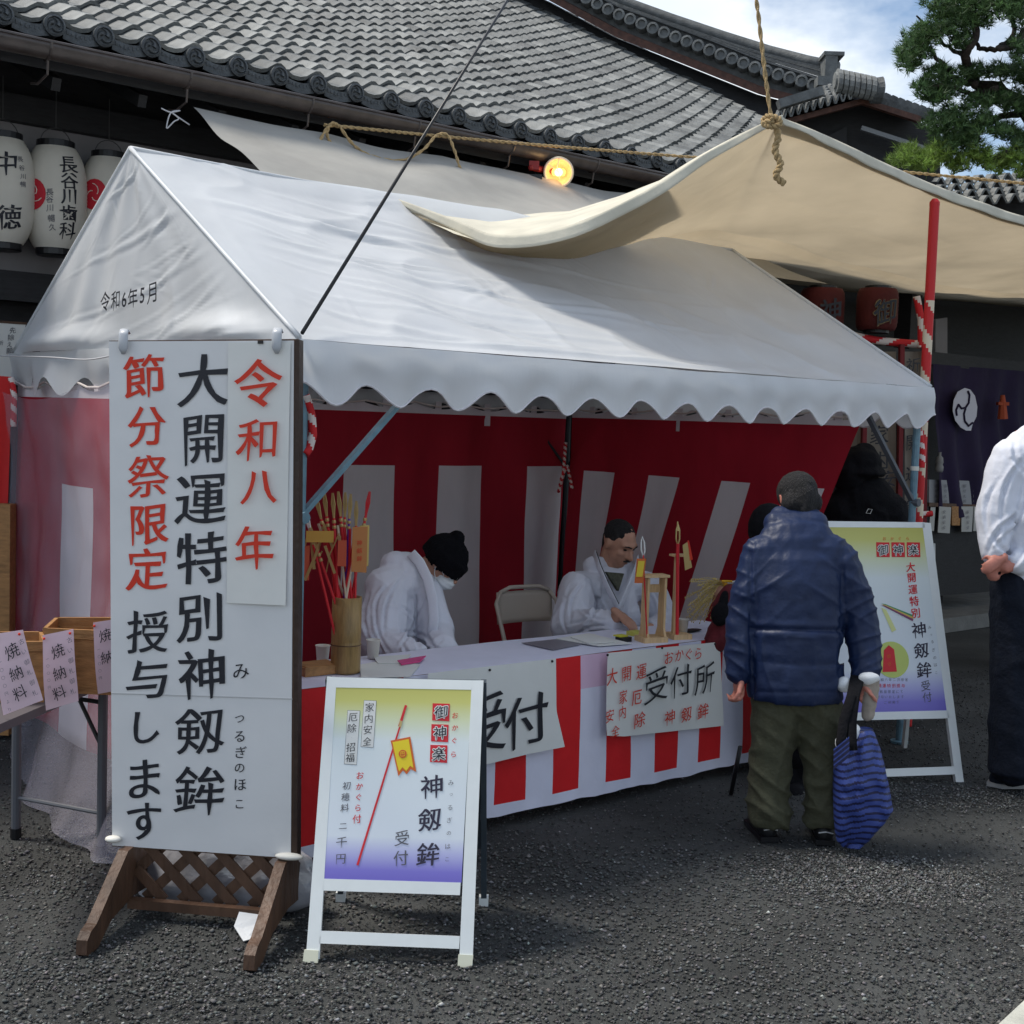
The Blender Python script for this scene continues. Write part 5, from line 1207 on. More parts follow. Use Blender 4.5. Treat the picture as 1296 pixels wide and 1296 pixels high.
def face_parts(par, P, ax, s, brow=hairB):
    f, r, u = ax
    for k in (-1, 1):
        mb = MB(); mb.ell(P(.031*k, .073, .008), .013*s, .008*s, .0055*s, (r, f, u), 10); build('eye', mb, mat('eye_dark', (.02, .014, .012), .25), par, smooth=True)
        mb = MB(); mb.tube([P(.012*k, .094, .028), P(.030*k, .090, .034), P(.050*k, .076, .030)], [.003*s, .004*s, .002*s], 6); build('eyebrow', mb, brow, par)
def hand_shape(mb, w, d, nrm, s=1.0, curl=.5, thumb=1):
    d = V(d).normalized(); nrm = V(nrm); nrm = (nrm-d*nrm.dot(d)).normalized(); sd_ = d.cross(nrm)
    P = lambda x, y, z: V(w)+sd_*(x*s)+d*(y*s)+nrm*(z*s)
    mb.limb(P(0, -.03, 0), P(0, .015, 0), .026*s, .026*s, .75, sd_)
    mb.ell(P(0, .050, 0), .042*s, .048*s, .017*s, (sd_, d, nrm), 14)
    for i, (x, l) in enumerate(((-.031, .062), (-.011, .074), (.010, .070), (.030, .054))):
        p = P(x, .083-.006*abs(i-1.3), 0); a = curl*.7; l1, l2, l3 = l*.42*s, l*.32*s, l*.26*s
        q = p
        for k, ll in enumerate((l1, l2, l3)):
            ang = a*(k+.6)*1.05; dv = d*math.cos(ang)-nrm*math.sin(ang); q2 = q+dv*ll; mb.limb(q, q2, (.0098-.0011*k)*s, (.0090-.0011*k)*s, n=8); q = q2
    b = P(.034*thumb, .018, -.006); m1 = P(.056*thumb, .048, -.014-.012*curl); m2 = P(.050*thumb, .076, -.022-.022*curl)
    mb.limb(P(.018*thumb, .008, 0), b, .017*s, .016*s, n=8); mb.limb(b, m1, .0145*s, .012*s, n=8); mb.limb(m1, m2, .0115*s, .0095*s, n=8)
def cloth_disp(amp, fx=5, fz=9, sharp=1.5, seed=0, drape=0):
    def f(w):
        a = noise.noise(V((w.x*fx+seed, w.y*fx, w.z*fz+w.x*2))); b = 1-2*abs(a); c = noise.noise(V((w.x*16, w.y*16, w.z*22+seed)))
        e = (1-2*abs(noise.noise(V((w.x*fx*1.9+seed*2, w.y*fx*1.9, w.z*fz*.5+w.x*9)))))
        return amp*(max(0, b)**sharp*.8-.35+.30*c+.45*max(0, e)**2)
    return f

def px_creases(segs, amp, wpx, base=None):
    S_ = [(V((a[0], a[1])), V((b[0], b[1])), k) for a, b, k in segs]
    def f(w):
        x, y = proj(w)[:2]; q = V((x, y)); d_ = base(w) if base else 0
        for a, b, k in S_:
            ab = b-a; L2_ = ab.length_squared; t = (q-a).dot(ab)/L2_
            if t < -.1 or t > 1.1: continue
            n_ = V((-ab.y, ab.x)).normalized(); e = (q-a).dot(n_)-(.12*math.sqrt(L2_)*math.sin(math.pi*t)*(1 if k > 0 else -1)); fade = math.sin(math.pi*max(.03, min(.97, t)))**.6; ak = abs(k)
            d_ += amp*ak*fade*(-math.exp(-(e/wpx)**2)+.8*math.exp(-((e-2.0*wpx)/(1.2*wpx))**2)+.35*math.exp(-((e+2.4*wpx)/(1.3*wpx))**2))
        return d_
    return f
# ---- man in the navy jacket, back to us
BY = 5.36
def B(x, y, dy=0): return atY(x, y, BY+dy)
MN = thing('person', V((1.25, 5.34, 0)), 'man seen from behind in navy nylon jacket and olive trousers, holding a striped bag', 'person')
mb = MB(); P, ax = head_shape(mb, B(1008, 632, .20), (-.25, 1, -.42), Z, .96, neck=B(1006, 684, .14))
hc = B(1008, 632, .20)
mb.limb(B(1005, 690, .07), B(1008, 790, .02), .075, .09, .6, V((1, 0, 0))); mb.limb(B(1008, 790, .02), B(1006, 870, .01), .09, .10, .6, V((1, 0, 0)))
aL = [B(962, 706, .05), B(942, 786, .02), B(936, 848, -.02)]; aR = [B(1060, 706, .05), B(1090, 788, .02), B(1096, 852, -.04)]
for a in (aL, aR): mb.limb(a[0], a[1], .045, .040); mb.limb(a[1], a[2], .040, .028); mb.limb(a[0], B(1005, 704, .06), .045, .06)
hand_shape(mb, B(934, 856, -.03), (.14, .15, -1), (1, .4, 0), 1.0, 1.5, 1); hand_shape(mb, B(1092, 860, -.06), (-.05, .0, -1), (-1, .2, 0), 1.0, 1.7, -1)
for k, x0, x1, x2 in ((0, 982, 976, 974), (1, 1032, 1042, 1046)):
    y2 = 1045; mb.limb(B(x0, 885, .01), B(x1, 965, .0), .070, .055); mb.limb(B(x1, 965), B(x2, y2), .052, .038); mb.limb(B(x2, y2), B(x2-4, y2+8, .16), .036, .030)
organic('body', mb, skinR, MN, .0085, 5)
mb = MB(); f, r, u = ax
mb.ell(hc-f*.014+u*.030, .086, .104, .090, (r, f, u), 18); mb.limb(hc-f*.066+u*.0, hc-f*.056-u*.066, .056, .048); mb.limb(hc-f*.045-u*.03-r*.036, hc-f*.045-u*.03+r*.036, .056, .056)
organic('hair', mb, hairG, MN, .008, 4, lambda w: .0012*noise.noise(w*70)+.0010*noise.noise(w*160))
# jacket
mb = MB(); X1 = V((1, 0, 0))
mb.limb(B(1006, 706, .05), B(1007, 745, .03), .175, .215, .58, X1, 20); mb.limb(B(1007, 740, .03), B(1008, 792, .0), .215, .200, .62, X1, 20)
mb.limb(B(1008, 798, .0), B(1006, 828, -.01), .198, .195, .68, X1, 20); mb.lathe(B(1006, 885, -.01), [(.190, 0), (.200, .02), (.203, .06), (.197, .16)], 24, (X1, V((0, .70, 0)), Z))
mb.limb(B(968, 704, .05), B(1048, 704, .05), .098, .098, .9); mb.limb(B(985, 684, .07), B(1030, 684, .07), .085, .085, .9)
for a in (aL, aR):
    mb.limb(a[0]-Z*.01, a[1], .088, .078); mb.limb(a[1], a[2], .078, .058); mb.lathe(a[2]-Z*.030, [(.046, 0), (.052, .02), (.050, .05)], 14)
mb.limb(B(984, 664, .11), B(1030, 664, .10), .062, .062, 1); mb.limb(B(988, 655, .14), B(1024, 655, .14), .052, .052, 1)
def jd(w):
    x, y = proj(w)[:2]
    d_ = 0
    cy_ = 797+(x-1008)*.02; k = abs(x-1008)
    if k < 58: d_ -= .010*math.exp(-((y-cy_)/2.6)**2)-.003*math.exp(-((y-cy_-7)/4)**2)-.003*math.exp(-((y-cy_+7)/4)**2)
    n_ = noise.noise(V((w.x*5, w.y*5, w.z*3))); rg = 1-2*abs(noise.noise(V(((x-1008)*.018*(1 if x > 1008 else -1)-(y-745)*.022, (y-745)*.006+k*.004, 1.5 if x > 1008 else 7.5))))
    d_ += .008*max(0, rg)**3*max(0, 1-abs(y-745)/80)*min(1, k/22)
    rl = 1-2*abs(noise.noise(V((x*.035, y*.012+x*.01, 4.)))); d_ += .006*max(0, rl)**3*(1 if y > 805 else .3)
    if k > 52:
        ra = 1-2*abs(noise.noise(V((x*.012, y*.045+k*.02, 9.)))); d_ += .009*max(0, ra)**2.5-.003
    d_ += .006*n_+.003*noise.noise(w*22)
    for sx in (-1, 1):
        sxp = 1008+sx*(58+(y-760)*-.02); d_ -= .010*math.exp(-((x-sxp)/2.6)**2)*(1 if y > 722 else max(0, (y-690)/32))
    if y > 872: d_ -= .003*math.exp(-((y-876)/2.5)**2)
    return d_
organic('jacket', mb, blueJ, MN, .0068, 5, jd)
# trousers
mb = MB()
mb.limb(B(984, 884), B(1032, 884), .105, .105, .95)
for x0, x1, x2 in ((983, 976, 973), (1034, 1042, 1046)):
    mb.limb(B(x0, 895), B(x1, 960), .108, .092, .95); mb.limb(B(x1, 960), B(x2, 1022), .092, .086, .95); mb.lathe(B(x2, 1043), [(.080, 0), (.092, .02), (.090, .09)], 16)
def td(w):
    x, y = proj(w)[:2]; r1 = 1-2*abs(noise.noise(V((w.x*3+3, w.y*3, w.z*10+w.x*7)))); r2 = 1-2*abs(noise.noise(V((w.x*7+1, w.y*7, w.z*5-w.x*4))))
    lowk = max(0, 1-w.z/.5); return .015*max(0, r1)**3*(.5+lowk)+.008*max(0, r2)**3-.004+.004*noise.noise(w*24)
organic('trousers', mb, oliveM, MN, .0085, 4, td)
for i, (x, y) in enumerate(((970, 1062), (1042, 1066))):
    g = onZ(x, y); mb = MB(); fw = V((-.12+.2*i, 1, 0)).normalized(); sd_ = V((fw.y, -fw.x, 0))
    mb.limb(g+Z*.045-fw*.0, g+Z*.040+fw*.17, .048, .040, .85); mb.limb(g+Z*.05, g+Z*.085+fw*.03, .046, .044); 
    so = organic('shoe', mb, shoeM, MN, .007, 4)
    mb = MB(); mb.prism([g-fw*.05+sd_*.04+Z*.002, g+fw*.20+sd_*.04+Z*.002, g+fw*.22+Z*.002, g+fw*.20-sd_*.04+Z*.002, g-fw*.05-sd_*.04+Z*.002], Z*.022); build('sole', mb, blackM, so)
    mb = MB(); mb.tube([g-fw*.050-sd_*.03+Z*.055, g-fw*.056+Z*.062, g-fw*.050+sd_*.03+Z*.055], .003, 6); build('heel_stripe', mb, mat('stripe_silver', (.55, .55, .55), .4), so)
# striped bag in his right hand
BG = thing('striped_bag', onZ(1088, 1078), 'blue and navy striped cloth shopping bag hanging from the man\'s right hand', 'bag')
bt = [(1063, 930), (1058, 975), (1056, 1020), (1058, 1058), (1078, 1072), (1100, 1068), (1112, 1045), (1129, 1022), (1122, 985), (1114, 945), (1105, 925), (1083, 922)]
rowsb = [(922, 1080, 1104), (932, 1072, 1108), (945, 1062, 1113), (960, 1056, 1117), (985, 1055, 1122), (1005, 1055, 1126), (1022, 1055, 1129), (1038, 1056, 1119), (1052, 1057, 1108), (1064, 1059, 1099), (1072, 1066, 1090)]
mb = MB(); nb = 64; nr = 150
def lerp_row(y):
    for a, b in zip(rowsb, rowsb[1:]):
        if a[0] <= y <= b[0]: k = (y-a[0])/(b[0]-a[0]); return a[1]+(b[1]-a[1])*k, a[2]+(b[2]-a[2])*k
    return rowsb[-1][1:]
YB = 5.22
for j in range(nr+1):
    y = 922+150*j/nr; xl, xr = lerp_row(y); cx_ = (xl+xr)/2; rx = (xr-xl)/2; dep = .035+.075*math.sin(math.pi*min(1, j/nr*1.05))**.6
    for i in range(nb):
        th = 2*math.pi*i/nb; w_ = 1+.08*math.sin(th*3+j*.03)+.07*math.sin(th*7+j*.02)
        sgn = math.cos(th); xx = cx_+rx*math.copysign(abs(sgn)**.85, sgn)
        p = atY(xx, y, YB); mb.v.append(tuple(p+V((0, math.sin(th)*dep*w_, 0))+V((0, -.018, 0))*math.exp(-((xx-1075+ (y-980)*.05)/5)**2)*-1+V((0, .01*noise.noise(p*25), 0))))
for j in range(nr):
    for i in range(nb):
        a = j*nb+i; b_ = j*nb+(i+1) % nb; mb.f.append((a, b_, b_+nb, a+nb))
        th = (i+.5)/nb*2*math.pi; xw = math.cos(th); ph = ((j*1.0+3.5*math.sin(xw*2.2+.5)-5*abs(xw)) / 8.5) % 1; mb.m.append(0 if ph < .64 else 1)
mb.f.append(tuple(range(nb))); mb.m.append(0); mb.f.append(tuple(range(nr*nb, nr*nb+nb))); mb.m.append(0)
build('bag_body', mb, [bluB, navB], BG, smooth=True)
mb = MB(); h0 = B(1090, 872, -.07)
for dx in (0, 1):
    mb.tube([h0+V((-.03+.02*dx, -.01, .055)), atY(1078+4*dx, 880, YB-.05), atY(1068+10*dx, 912, YB-.06), atY(1064+14*dx, 940, YB-.10), atY(1066+13*dx, 950, YB-.105)], .020, 8, flat=.25, side=V((1, 0, 0)))
build('strap', mb, blackC, BG, smooth=True)
mb = MB(); mb.ell(atY(1075, 928, YB), .05, .05, .05); mb.ell(atY(1066, 940, YB-.04), .03, .03, .035); build('plastic_liner', mb, maskM, BG, smooth=True)
mb = MB(); mb.grid(lambda u, v: atY(1055+u*20, 948-u*16+v*26, YB-.12-.01*math.sin(u*3)), 6, 12, mf=lambda u, v: int(v*8) % 2); build('folded_flap', mb, [bluB, navB], BG)
mb = MB(); mb.limb(B(1103, 870, -.09), B(1098, 905, -.10), .035, .028, .8); mb.ell(B(1100, 862, -.09), .045, .03, .03)
GL = organic_parent = thing('grey_glove', B(1098, 905, -.1), 'beige glove and white cuff gathered at the hand that holds the bag', 'glove'); organic('glove', mb, mat('beige_glove', (.30, .26, .22), .8, .15, 30), GL, .007, 3, lambda w: .004*noise.noise(w*40))
mb = MB(); mb.ell(B(1068, 866, -.08), .035, .03, .035); mb.ell(B(1100, 858, -.1), .045, .03, .028); organic('white_cuff', mb, maskM, GL, .007, 3, lambda w: .005*noise.noise(w*30))

# ---- dark figure hidden beyond him, reaching out with the wheat sheaf
HP = thing('person', V((1.22, 6.3, 0)), 'person in dark clothes almost hidden behind the man in navy, maroon sleeve holding wheat', 'person')
def H(x, y, dy=0): return atY(x, y, 6.25+dy)
mb = MB(); P, ax2 = head_shape(mb, H(975, 672, .0), (-.6, .8, -.3), Z, .95, neck=H(990, 710)); mb.limb(H(990, 715), H(1000, 860), .12, .14, .75, V((1, 0, 0)))
mb.limb(H(975, 730), H(945, 790), .05, .045); mb.limb(H(945, 790), H(922, 770, .02), .04, .03); hand_shape(mb, H(924, 762, .04), (-.6, .2, .5), (0, -1, 0), .95, 1.5, 1)
mb.limb(H(1010, 730), H(1025, 820), .05, .04)
for x in (990, 1018): mb.limb(H(x, 860), H(x, 935), .08, .055); mb.limb(H(x, 935), H(x, 1000), .055, .04)
organic('body', mb, skinM, HP, .010, 4)
mb = MB(); hc2 = H(973, 668); mb.ell(hc2, .105, .115, .125); mb.ell(H(985, 700), .10, .11, .07); organic('hood', mb, blackC, HP, .010, 4, lambda w: .004*noise.noise(w*20))
mb = MB(); mb.limb(H(990, 722), H(1000, 800), .165, .17, .7, V((1, 0, 0))); mb.limb(H(1000, 800), H(1004, 925), .17, .20, .7, V((1, 0, 0))); mb.limb(H(1020, 735), H(1035, 830), .07, .06)
organic('coat', mb, blackC, HP, .011, 4, cloth_disp(.01))
mb = MB(); mb.limb(H(975, 735), H(940, 800), .068, .064); mb.limb(H(940, 800), H(918, 785), .064, .055); mb.limb(H(918, 780), H(905, 812), .05, .06); mb.limb(H(925, 752), H(914, 768), .05, .05); organic('sleeve', mb, maroonM, HP, .009, 4, cloth_disp(.008))
mb = MB(); mb.ell(H(912, 778, -.06), .050, .04, .055); mb.limb(H(912, 778, -.06), H(918, 752, -.03), .03, .02); organic('glove', mb, blackC, HP, .008, 3, cloth_disp(.006))
mb = MB()
for x in (992, 1018): mb.limb(H(x, 900), H(x, 985), .085, .07); mb.limb(H(x, 1000), H(x-14, 1004, -.16), .05, .045)
organic('trousers', mb, blackC, HP, .011, 4)
rope('walking_cane', [atY(937, 945, 5.9), onZ(925, 1008)+Z*.01], .011, 'black folded umbrella or cane resting on the ground by the table end', blackM, sm=False, tw=False, cat='cane')

# ---- clerk in black beanie and mask
C1 = thing('person', T(1.15, 1.0, 0), 'seated clerk in white robe, black knitted beanie and face mask, bending over the table', 'person')
def K(x, y, t): return onT(x, y, t)
f1 = (D*.55-N*.62-Z*.75)
hd = K(561, 712, .92); mb = MB(); P1_, ax1 = head_shape(mb, hd, f1, Z, 1.0, neck=K(524, 726, 1.0))
mb.limb(K(515, 735, 1.02), K(500, 850, 1.1), .12, .15, .8); mb.limb(K(500, 735, 1.0), K(478, 815, .90), .055, .05); mb.limb(K(478, 815, .90), K(535, 836, .60), .045, .03)
mb.limb(K(538, 740, .95), K(555, 800, .85), .055, .048); mb.limb(K(555, 800, .85), K(555, 832, .62), .042, .03)
hand_shape(mb, K(548, 834, .55), (.7, -.5, -.1), (0, 0, 1), .95, .7, 1)
mb.limb(K(495, 850, 1.1), T(1.25, .75, .44), .10, .075); mb.limb(T(1.25, .75, .44), T(1.25, .8, .06), .06, .045); mb.limb(K(520, 850, 1.1), T(1.45, .75, .44), .10, .075); mb.limb(T(1.45, .75, .44), T(1.45, .8, .06), .06, .045)
organic('body', mb, skinM, C1, .009, 5); face_parts(C1, P1_, ax1, 1.0)
mb = MB(); f, r, u = ax1
mb.ell(hd-f*.014+u*.040, .096, .112, .100, (r, f, u), 20); mb.lathe(hd-f*.008+u*.005, [(.094, -.022), (.104, -.02), (.106, .05), (.096, .06)], 24, (r, f*1.14, u)); mb.ell(hd-f*.035+u*.135, .038, .04, .035, (r, f, u), 12)
organic('beanie', mb, beanieM, C1, .007, 4, lambda w: .0022*math.sin(math.atan2((w-hd).dot(r), (w-hd).dot(f))*46)+.002*noise.noise(w*50))
mb = MB(); mb.box(hd+f*.104+u*.002+r*.02, (.016, .003, .018), (r, f, u)); build('beanie_label', mb, paperM, C1)
mb = MB(); mb.ell(hd+f*.060-u*.056, .066, .058, .046, (r, f, u), 18); mk = organic('face_mask', mb, maskM, C1, .006, 3, lambda w: .0018*math.sin((w-hd).dot(u)*260))
mb = MB()
for k in (-1, 1):
    mb.tube([hd+f*.05-u*.03+r*.058*k, hd+f*.02-u*.012+r*.076*k, hd-f*.014+u*.008+r*.084*k], .0022, 5); mb.tube([hd+f*.05-u*.085+r*.05*k, hd+f*.01-u*.05+r*.074*k, hd-f*.018-u*.01+r*.084*k], .0022, 5)
build('ear_loop', mb, maskM, mk)
def robe_disp(amp=.012, seed=0):
    def f(w):
        n1 = 1-2*abs(noise.noise(V((w.x*4+seed, w.y*4, w.z*2.2)))); n2 = 1-2*abs(noise.noise(V((w.x*8+seed, w.y*8+3, w.z*5+w.x*6))))
        return amp*(1.3*max(0, n1)**4-.25+.8*max(0, n2)**5)
    return f
mb = MB()
mb.limb(K(512, 732, 1.02), K(500, 800, 1.06), .125, .18, .85, D, 18); mb.limb(K(500, 800, 1.06), K(500, 870, 1.08), .18, .20, .85, D, 18)
mb.limb(K(488, 742, 1.0), K(533, 738, .98), .10, .085); mb.limb(K(490, 748, .98), K(480, 812, .90), .100, .115); mb.limb(K(480, 812, .90), K(525, 834, .66), .100, .070); mb.limb(K(480, 820, .92), K(505, 850, .80), .10, .08)
mb.limb(K(540, 750, .93), K(552, 800, .86), .080, .085); mb.limb(K(552, 800, .86), K(562, 826, .66), .080, .065)
mb.limb(K(500, 716, 1.03), K(528, 722, 1.0), .070, .060)
organic('robe', mb, robeM, C1, .0075, 3, px_creases([((512, 728), (486, 800), 1), ((524, 742), (505, 822), -1.2), ((536, 762), (528, 818), 1), ((476, 768), (496, 828), 1), ((502, 800), (548, 812), -1), ((520, 826), (558, 812), .8), ((470, 800), (486, 846), -.8),
    ((492, 740), (474, 778), .8), ((540, 800), (560, 826), 1), ((496, 764), (528, 790), -.7), ((466, 756), (470, 812), .9), ((508, 812), (530, 836), .9)], .011, 1.7, robe_disp(.006, 2)))
# collar bands of a robe
def band(par, pts, w, m_, nm='collar_band'):
    mb = MB(); mb.tube(pts, w*.85, 10, flat=.17); return build(nm, mb, m_, par, smooth=True)
cb = [K(520, 700, .93), K(531, 712, .90), K(541, 732, .84), K(547, 757, .80), K(549, 785, .77), K(546, 806, .76)]
band(C1, cb, .030, robeM2); band(C1, [p+D*.028+N*.03 for p in cb[1:5]], .014, blackC, 'inner_collar')

# ---- moustached clerk
C2 = thing('person', T(2.75, 1.0, 0), 'seated clerk with grey hair and moustache in white robe, writing at the table', 'person')
f2 = (D*.06-N*.90-Z*.46)
hd = K(784, 688, .96); mb = MB(); P2_, ax3 = head_shape(mb, hd, f2, Z, 1.04, neck=K(768, 726, 1.05))
mb.limb(K(770, 735, 1.06), K(770, 830, 1.12), .13, .15, .8, D); mb.limb(K(735, 738, 1.05), K(728, 795, .92), .055, .05); mb.limb(K(728, 795, .92), K(780, 782, .60), .045, .028)
mb.limb(K(820, 738, 1.02), K(838, 790, .92), .055, .048); mb.limb(K(838, 790, .92), K(815, 800, .62), .042, .028)
hand_shape(mb, K(784, 778, .58), (.75, -.35, -.55), (.2, -.3, .9), 1.0, .75, -1); hand_shape(mb, K(817, 795, .60), (-.7, -.5, -.2), (0, 0, 1), 1.0, .6, 1)
for s in (-.12, .12): mb.limb(K(770, 830, 1.12), T(2.8+s, .75, .44), .10, .075); mb.limb(T(2.8+s, .75, .44), T(2.8+s, .8, .06), .06, .045)
organic('body', mb, mat('skin_tan', (.44, .23, .155), .5, .12, 25, .1, 90, spec=.35), C2, .0085, 3); face_parts(C2, P2_, ax3, 1.04, hairG)
f, r, u = ax3
mb = MB(); mb.tube([P2_(-.026, .088, -.054), P2_(-.012, .099, -.047), P2_(0, .102, -.046), P2_(.012, .099, -.047), P2_(.026, .088, -.054)], [.003, .007, .006, .007, .003], 8); build('moustache', mb, hairG, C2, smooth=True)
mb = MB(); mb.tube([P2_(-.018, .090, -.067), P2_(0, .095, -.066), P2_(.018, .090, -.067)], [.001, .0022, .001], 6); build('mouth', mb, mat('lip_dark', (.12, .03, .025), .5), C2)
mb = MB(); mb.ell(hd-f*.024+u*.045, .082, .096, .082, (r, f, u), 18); mb.limb(hd-f*.075+u*.0, hd-f*.066-u*.05, .045, .038)
for k in (-1, 1): mb.limb(hd-f*.01+u*.04+r*.060*k, hd-f*.02-u*.01+r*.070*k, .025, .014)
organic('hair', mb, hairG, C2, .007, 4, lambda w: .0025*noise.noise(w*90))
mb = MB()
mb.limb(K(772, 734, 1.05), K(772, 790, 1.04), .135, .20, .8, D, 18); mb.limb(K(772, 790, 1.04), K(770, 850, 1.06), .20, .21, .8, D, 18); mb.limb(K(732, 742, 1.05), K(815, 742, 1.02), .085, .085)
mb.limb(K(730, 746, 1.03), K(722, 792, .93), .095, .110); mb.limb(K(722, 795, .93), K(770, 790, .66), .105, .075); mb.limb(K(728, 812, .95), K(760, 806, .80), .08, .07)
mb.limb(K(824, 746, 1.0), K(842, 792, .92), .085, .09); mb.limb(K(842, 792, .92), K(825, 800, .68), .085, .065); mb.limb(K(752, 716, 1.06), K(795, 722, 1.02), .055, .05)
organic('robe', mb, robeM, C2, .0075, 3, px_creases([((740, 736), (722, 786), 1), ((752, 748), (744, 792), -1.1), ((722, 790), (762, 766), 1.1), ((728, 806), (768, 792), -1), ((734, 770), (768, 784), .8), ((800, 744), (796, 798), 1), ((822, 742), (836, 790), -1), ((812, 776), (838, 796), .8),
    ((762, 740), (776, 776), .8), ((716, 762), (718, 802), .8), ((742, 796), (778, 800), .9), ((786, 786), (812, 806), -.8)], .011, 1.6, robe_disp(.006, 9)))
ca = [K(752, 700, 1.02), K(758, 718, .94), K(768, 742, .86), K(780, 766, .82), K(788, 785, .80)]; cb2 = [K(808, 706, .98), K(802, 726, .92), K(793, 750, .85), K(784, 770, .81), K(776, 786, .80)]
band(C2, cb2, .030, robeM2); band(C2, ca, .030, robeM2); band(C2, [p+D*.035+N*.02 for p in ca[:4]], .012, blackC, 'inner_collar')
mb = MB(); mb.prism([K(768, 724, .93), K(790, 726, .91), K(783, 748, .87)], N*.02); build('neck_cloth', mb, mat('patterned_scarf', (.06, .06, .04), .8, .5, 60), C2)
mb = MB(); mb.lathe(K(777, 782, .62), [(.034, 0), (.038, .02), (.034, .04)], 12, (N, Z, D)); build('grey_cuff', mb, mat('cuff_grey', (.10, .11, .14), .8), C2)

# ---- man in white at the right edge
RY = 6.25
def Q(x, y, dy=0): return atY(x, y, RY+dy)
C3 = thing('person', V((2.62, 6.3, 0)), 'man in white top and dark trousers at the right edge, hands clasped behind him', 'person')
mb = MB(); hd = Q(1334, 504); P3_, ax4 = head_shape(mb, hd, (.6, .8, -.05), Z, 1.08, neck=Q(1322, 560))
mb.limb(Q(1306, 575), Q(1312, 730), .14, .15, .7, V((.8, -.6, 0))); mb.limb(Q(1272, 582, 0), Q(1257, 665, -.03), .055, .048); mb.limb(Q(1257, 665, -.03), Q(1256, 716, -.10), .042, .030)
hand_shape(mb, Q(1266, 708, -.14), (-.75, -.1, -.5), (-.3, -1, 0), .82, 1.0, 1); hand_shape(mb, Q(1254, 712, -.10), (.1, -.2, -.9), (-.5, -1, 0), .80, 1.3, -1)
mb.limb(Q(1345, 585), Q(1345, 680), .055, .045); mb.limb(Q(1345, 680), Q(1275, 718, -.12), .042, .03)
for x0, x1, x2 in ((1290, 1285, 1280), (1335, 1340, 1345)): mb.limb(Q(x0, 750), Q(x1, 870), .10, .07); mb.limb(Q(x1, 870), Q(x2, 975), .065, .045)
organic('body', mb, skinR, C3, .010, 4)
mb = MB(); f, r, u = ax4; mb.ell(hd-f*.015+u*.035, .092, .105, .092, (r, f, u)); mb.limb(hd-f*.07, hd-f*.06-u*.07, .05, .045); organic('hair', mb, hairB, C3, .009, 3)
mb = MB(); X2_ = V((.8, -.6, 0))
mb.limb(Q(1306, 580), Q(1308, 650), .155, .195, .75, X2_, 18); mb.limb(Q(1308, 650), Q(1310, 728), .195, .185, .8, X2_, 18); mb.limb(Q(1280, 578), Q(1345, 580), .095, .095); mb.limb(Q(1298, 556), Q(1328, 556), .060, .060); mb.limb(Q(1300, 550), Q(1325, 550), .05, .05)
mb.limb(Q(1275, 588), Q(1259, 655, -.03), .095, .095); mb.limb(Q(1259, 655, -.03), Q(1257, 700, -.08), .095, .060); mb.limb(Q(1345, 590), Q(1350, 680), .09, .085); mb.limb(Q(1350, 680), Q(1290, 712, -.1), .08, .06)
organic('white_top', mb, robeM2, C3, .009, 3, px_creases([((1296, 580), (1268, 660), 1), ((1300, 610), (1262, 690), -1), ((1292, 650), (1250, 700), 1.1), ((1262, 610), (1250, 670), .8), ((1270, 690), (1296, 640), -1), ((1276, 720), (1296, 690), .9), ((1256, 676), (1284, 704), .8), ((1284, 560), (1296, 600), .7)], .014, 2.4, cloth_disp(.005, 4, 6, seed=5)))
mb = MB(); mb.limb(Q(1292, 745), Q(1335, 745), .15, .15, .9)
mb.limb(Q(1292, 755), Q(1288, 870), .145, .130); mb.limb(Q(1288, 870), Q(1283, 965), .130, .120); mb.limb(Q(1335, 755), Q(1345, 960), .15, .12); mb.lathe(Q(1283, 978), [(.125, 0), (.125, .1)], 16)
organic('trousers', mb, navyT, C3, .011, 4, cloth_disp(.012, 3, 4))
mb = MB(); g = onZ(1286, 995); mb.limb(g+V((.05, .02, .06)), g+V((-.10, -.02, .04)), .055, .045); so = organic('shoe', mb, navyT, C3, .008, 3)
mb = MB(); mb.prism([g+V((-.16, -.03, .004)), g+V((-.10, -.075, .004)), g+V((.12, -.05, .004)), g+V((.12, .06, .004)), g+V((-.12, .04, .004))], Z*.022); build('sole', mb, soleM, so)

# ---- person in black behind the second sign
C4 = thing('person', V((2.2, 8.0, 0)), 'figure all in black with a black hat standing behind the second A frame sign', 'person')
def G(x, y, dy=0): return atY(x, y, 8.0+dy)
mb = MB(); head_shape(mb, G(1088, 598), (.3, .9, -.2), Z, 1.0, neck=G(1090, 625)); mb.limb(G(1092, 635), G(1092, 800), .14, .15, .7, V((1, 0, 0)))
for x in (1075, 1110): mb.limb(G(x, 800), G(x, 935), .09, .05)
organic('body', mb, skinM, C4, .012, 3)
mb = MB(); mb.ell(G(1088, 588), .135, .14, .12); mb.ell(G(1074, 600, -.02), .10, .12, .12); mb.lathe(G(1088, 598), [(.145, -.02), (.16, .0), (.14, .03)], 18); mb.ell(G(1095, 572), .07, .07, .06); organic('hat', mb, blackC, C4, .010, 4, cloth_disp(.008))
mb = MB(); mb.limb(G(1093, 640), G(1093, 700), .20, .25, .7, V((1, 0, 0)), 18); mb.limb(G(1093, 700), G(1093, 880), .25, .24, .7, V((1, 0, 0)), 18); mb.limb(G(1060, 648), G(1125, 648), .12, .12); mb.limb(G(1058, 655), G(1050, 760), .11, .09); mb.limb(G(1130, 655), G(1136, 760), .11, .09); mb.limb(G(1085, 622), G(1100, 622), .10, .10)
organic('coat', mb, blackC, C4, .012, 4, cloth_disp(.014))
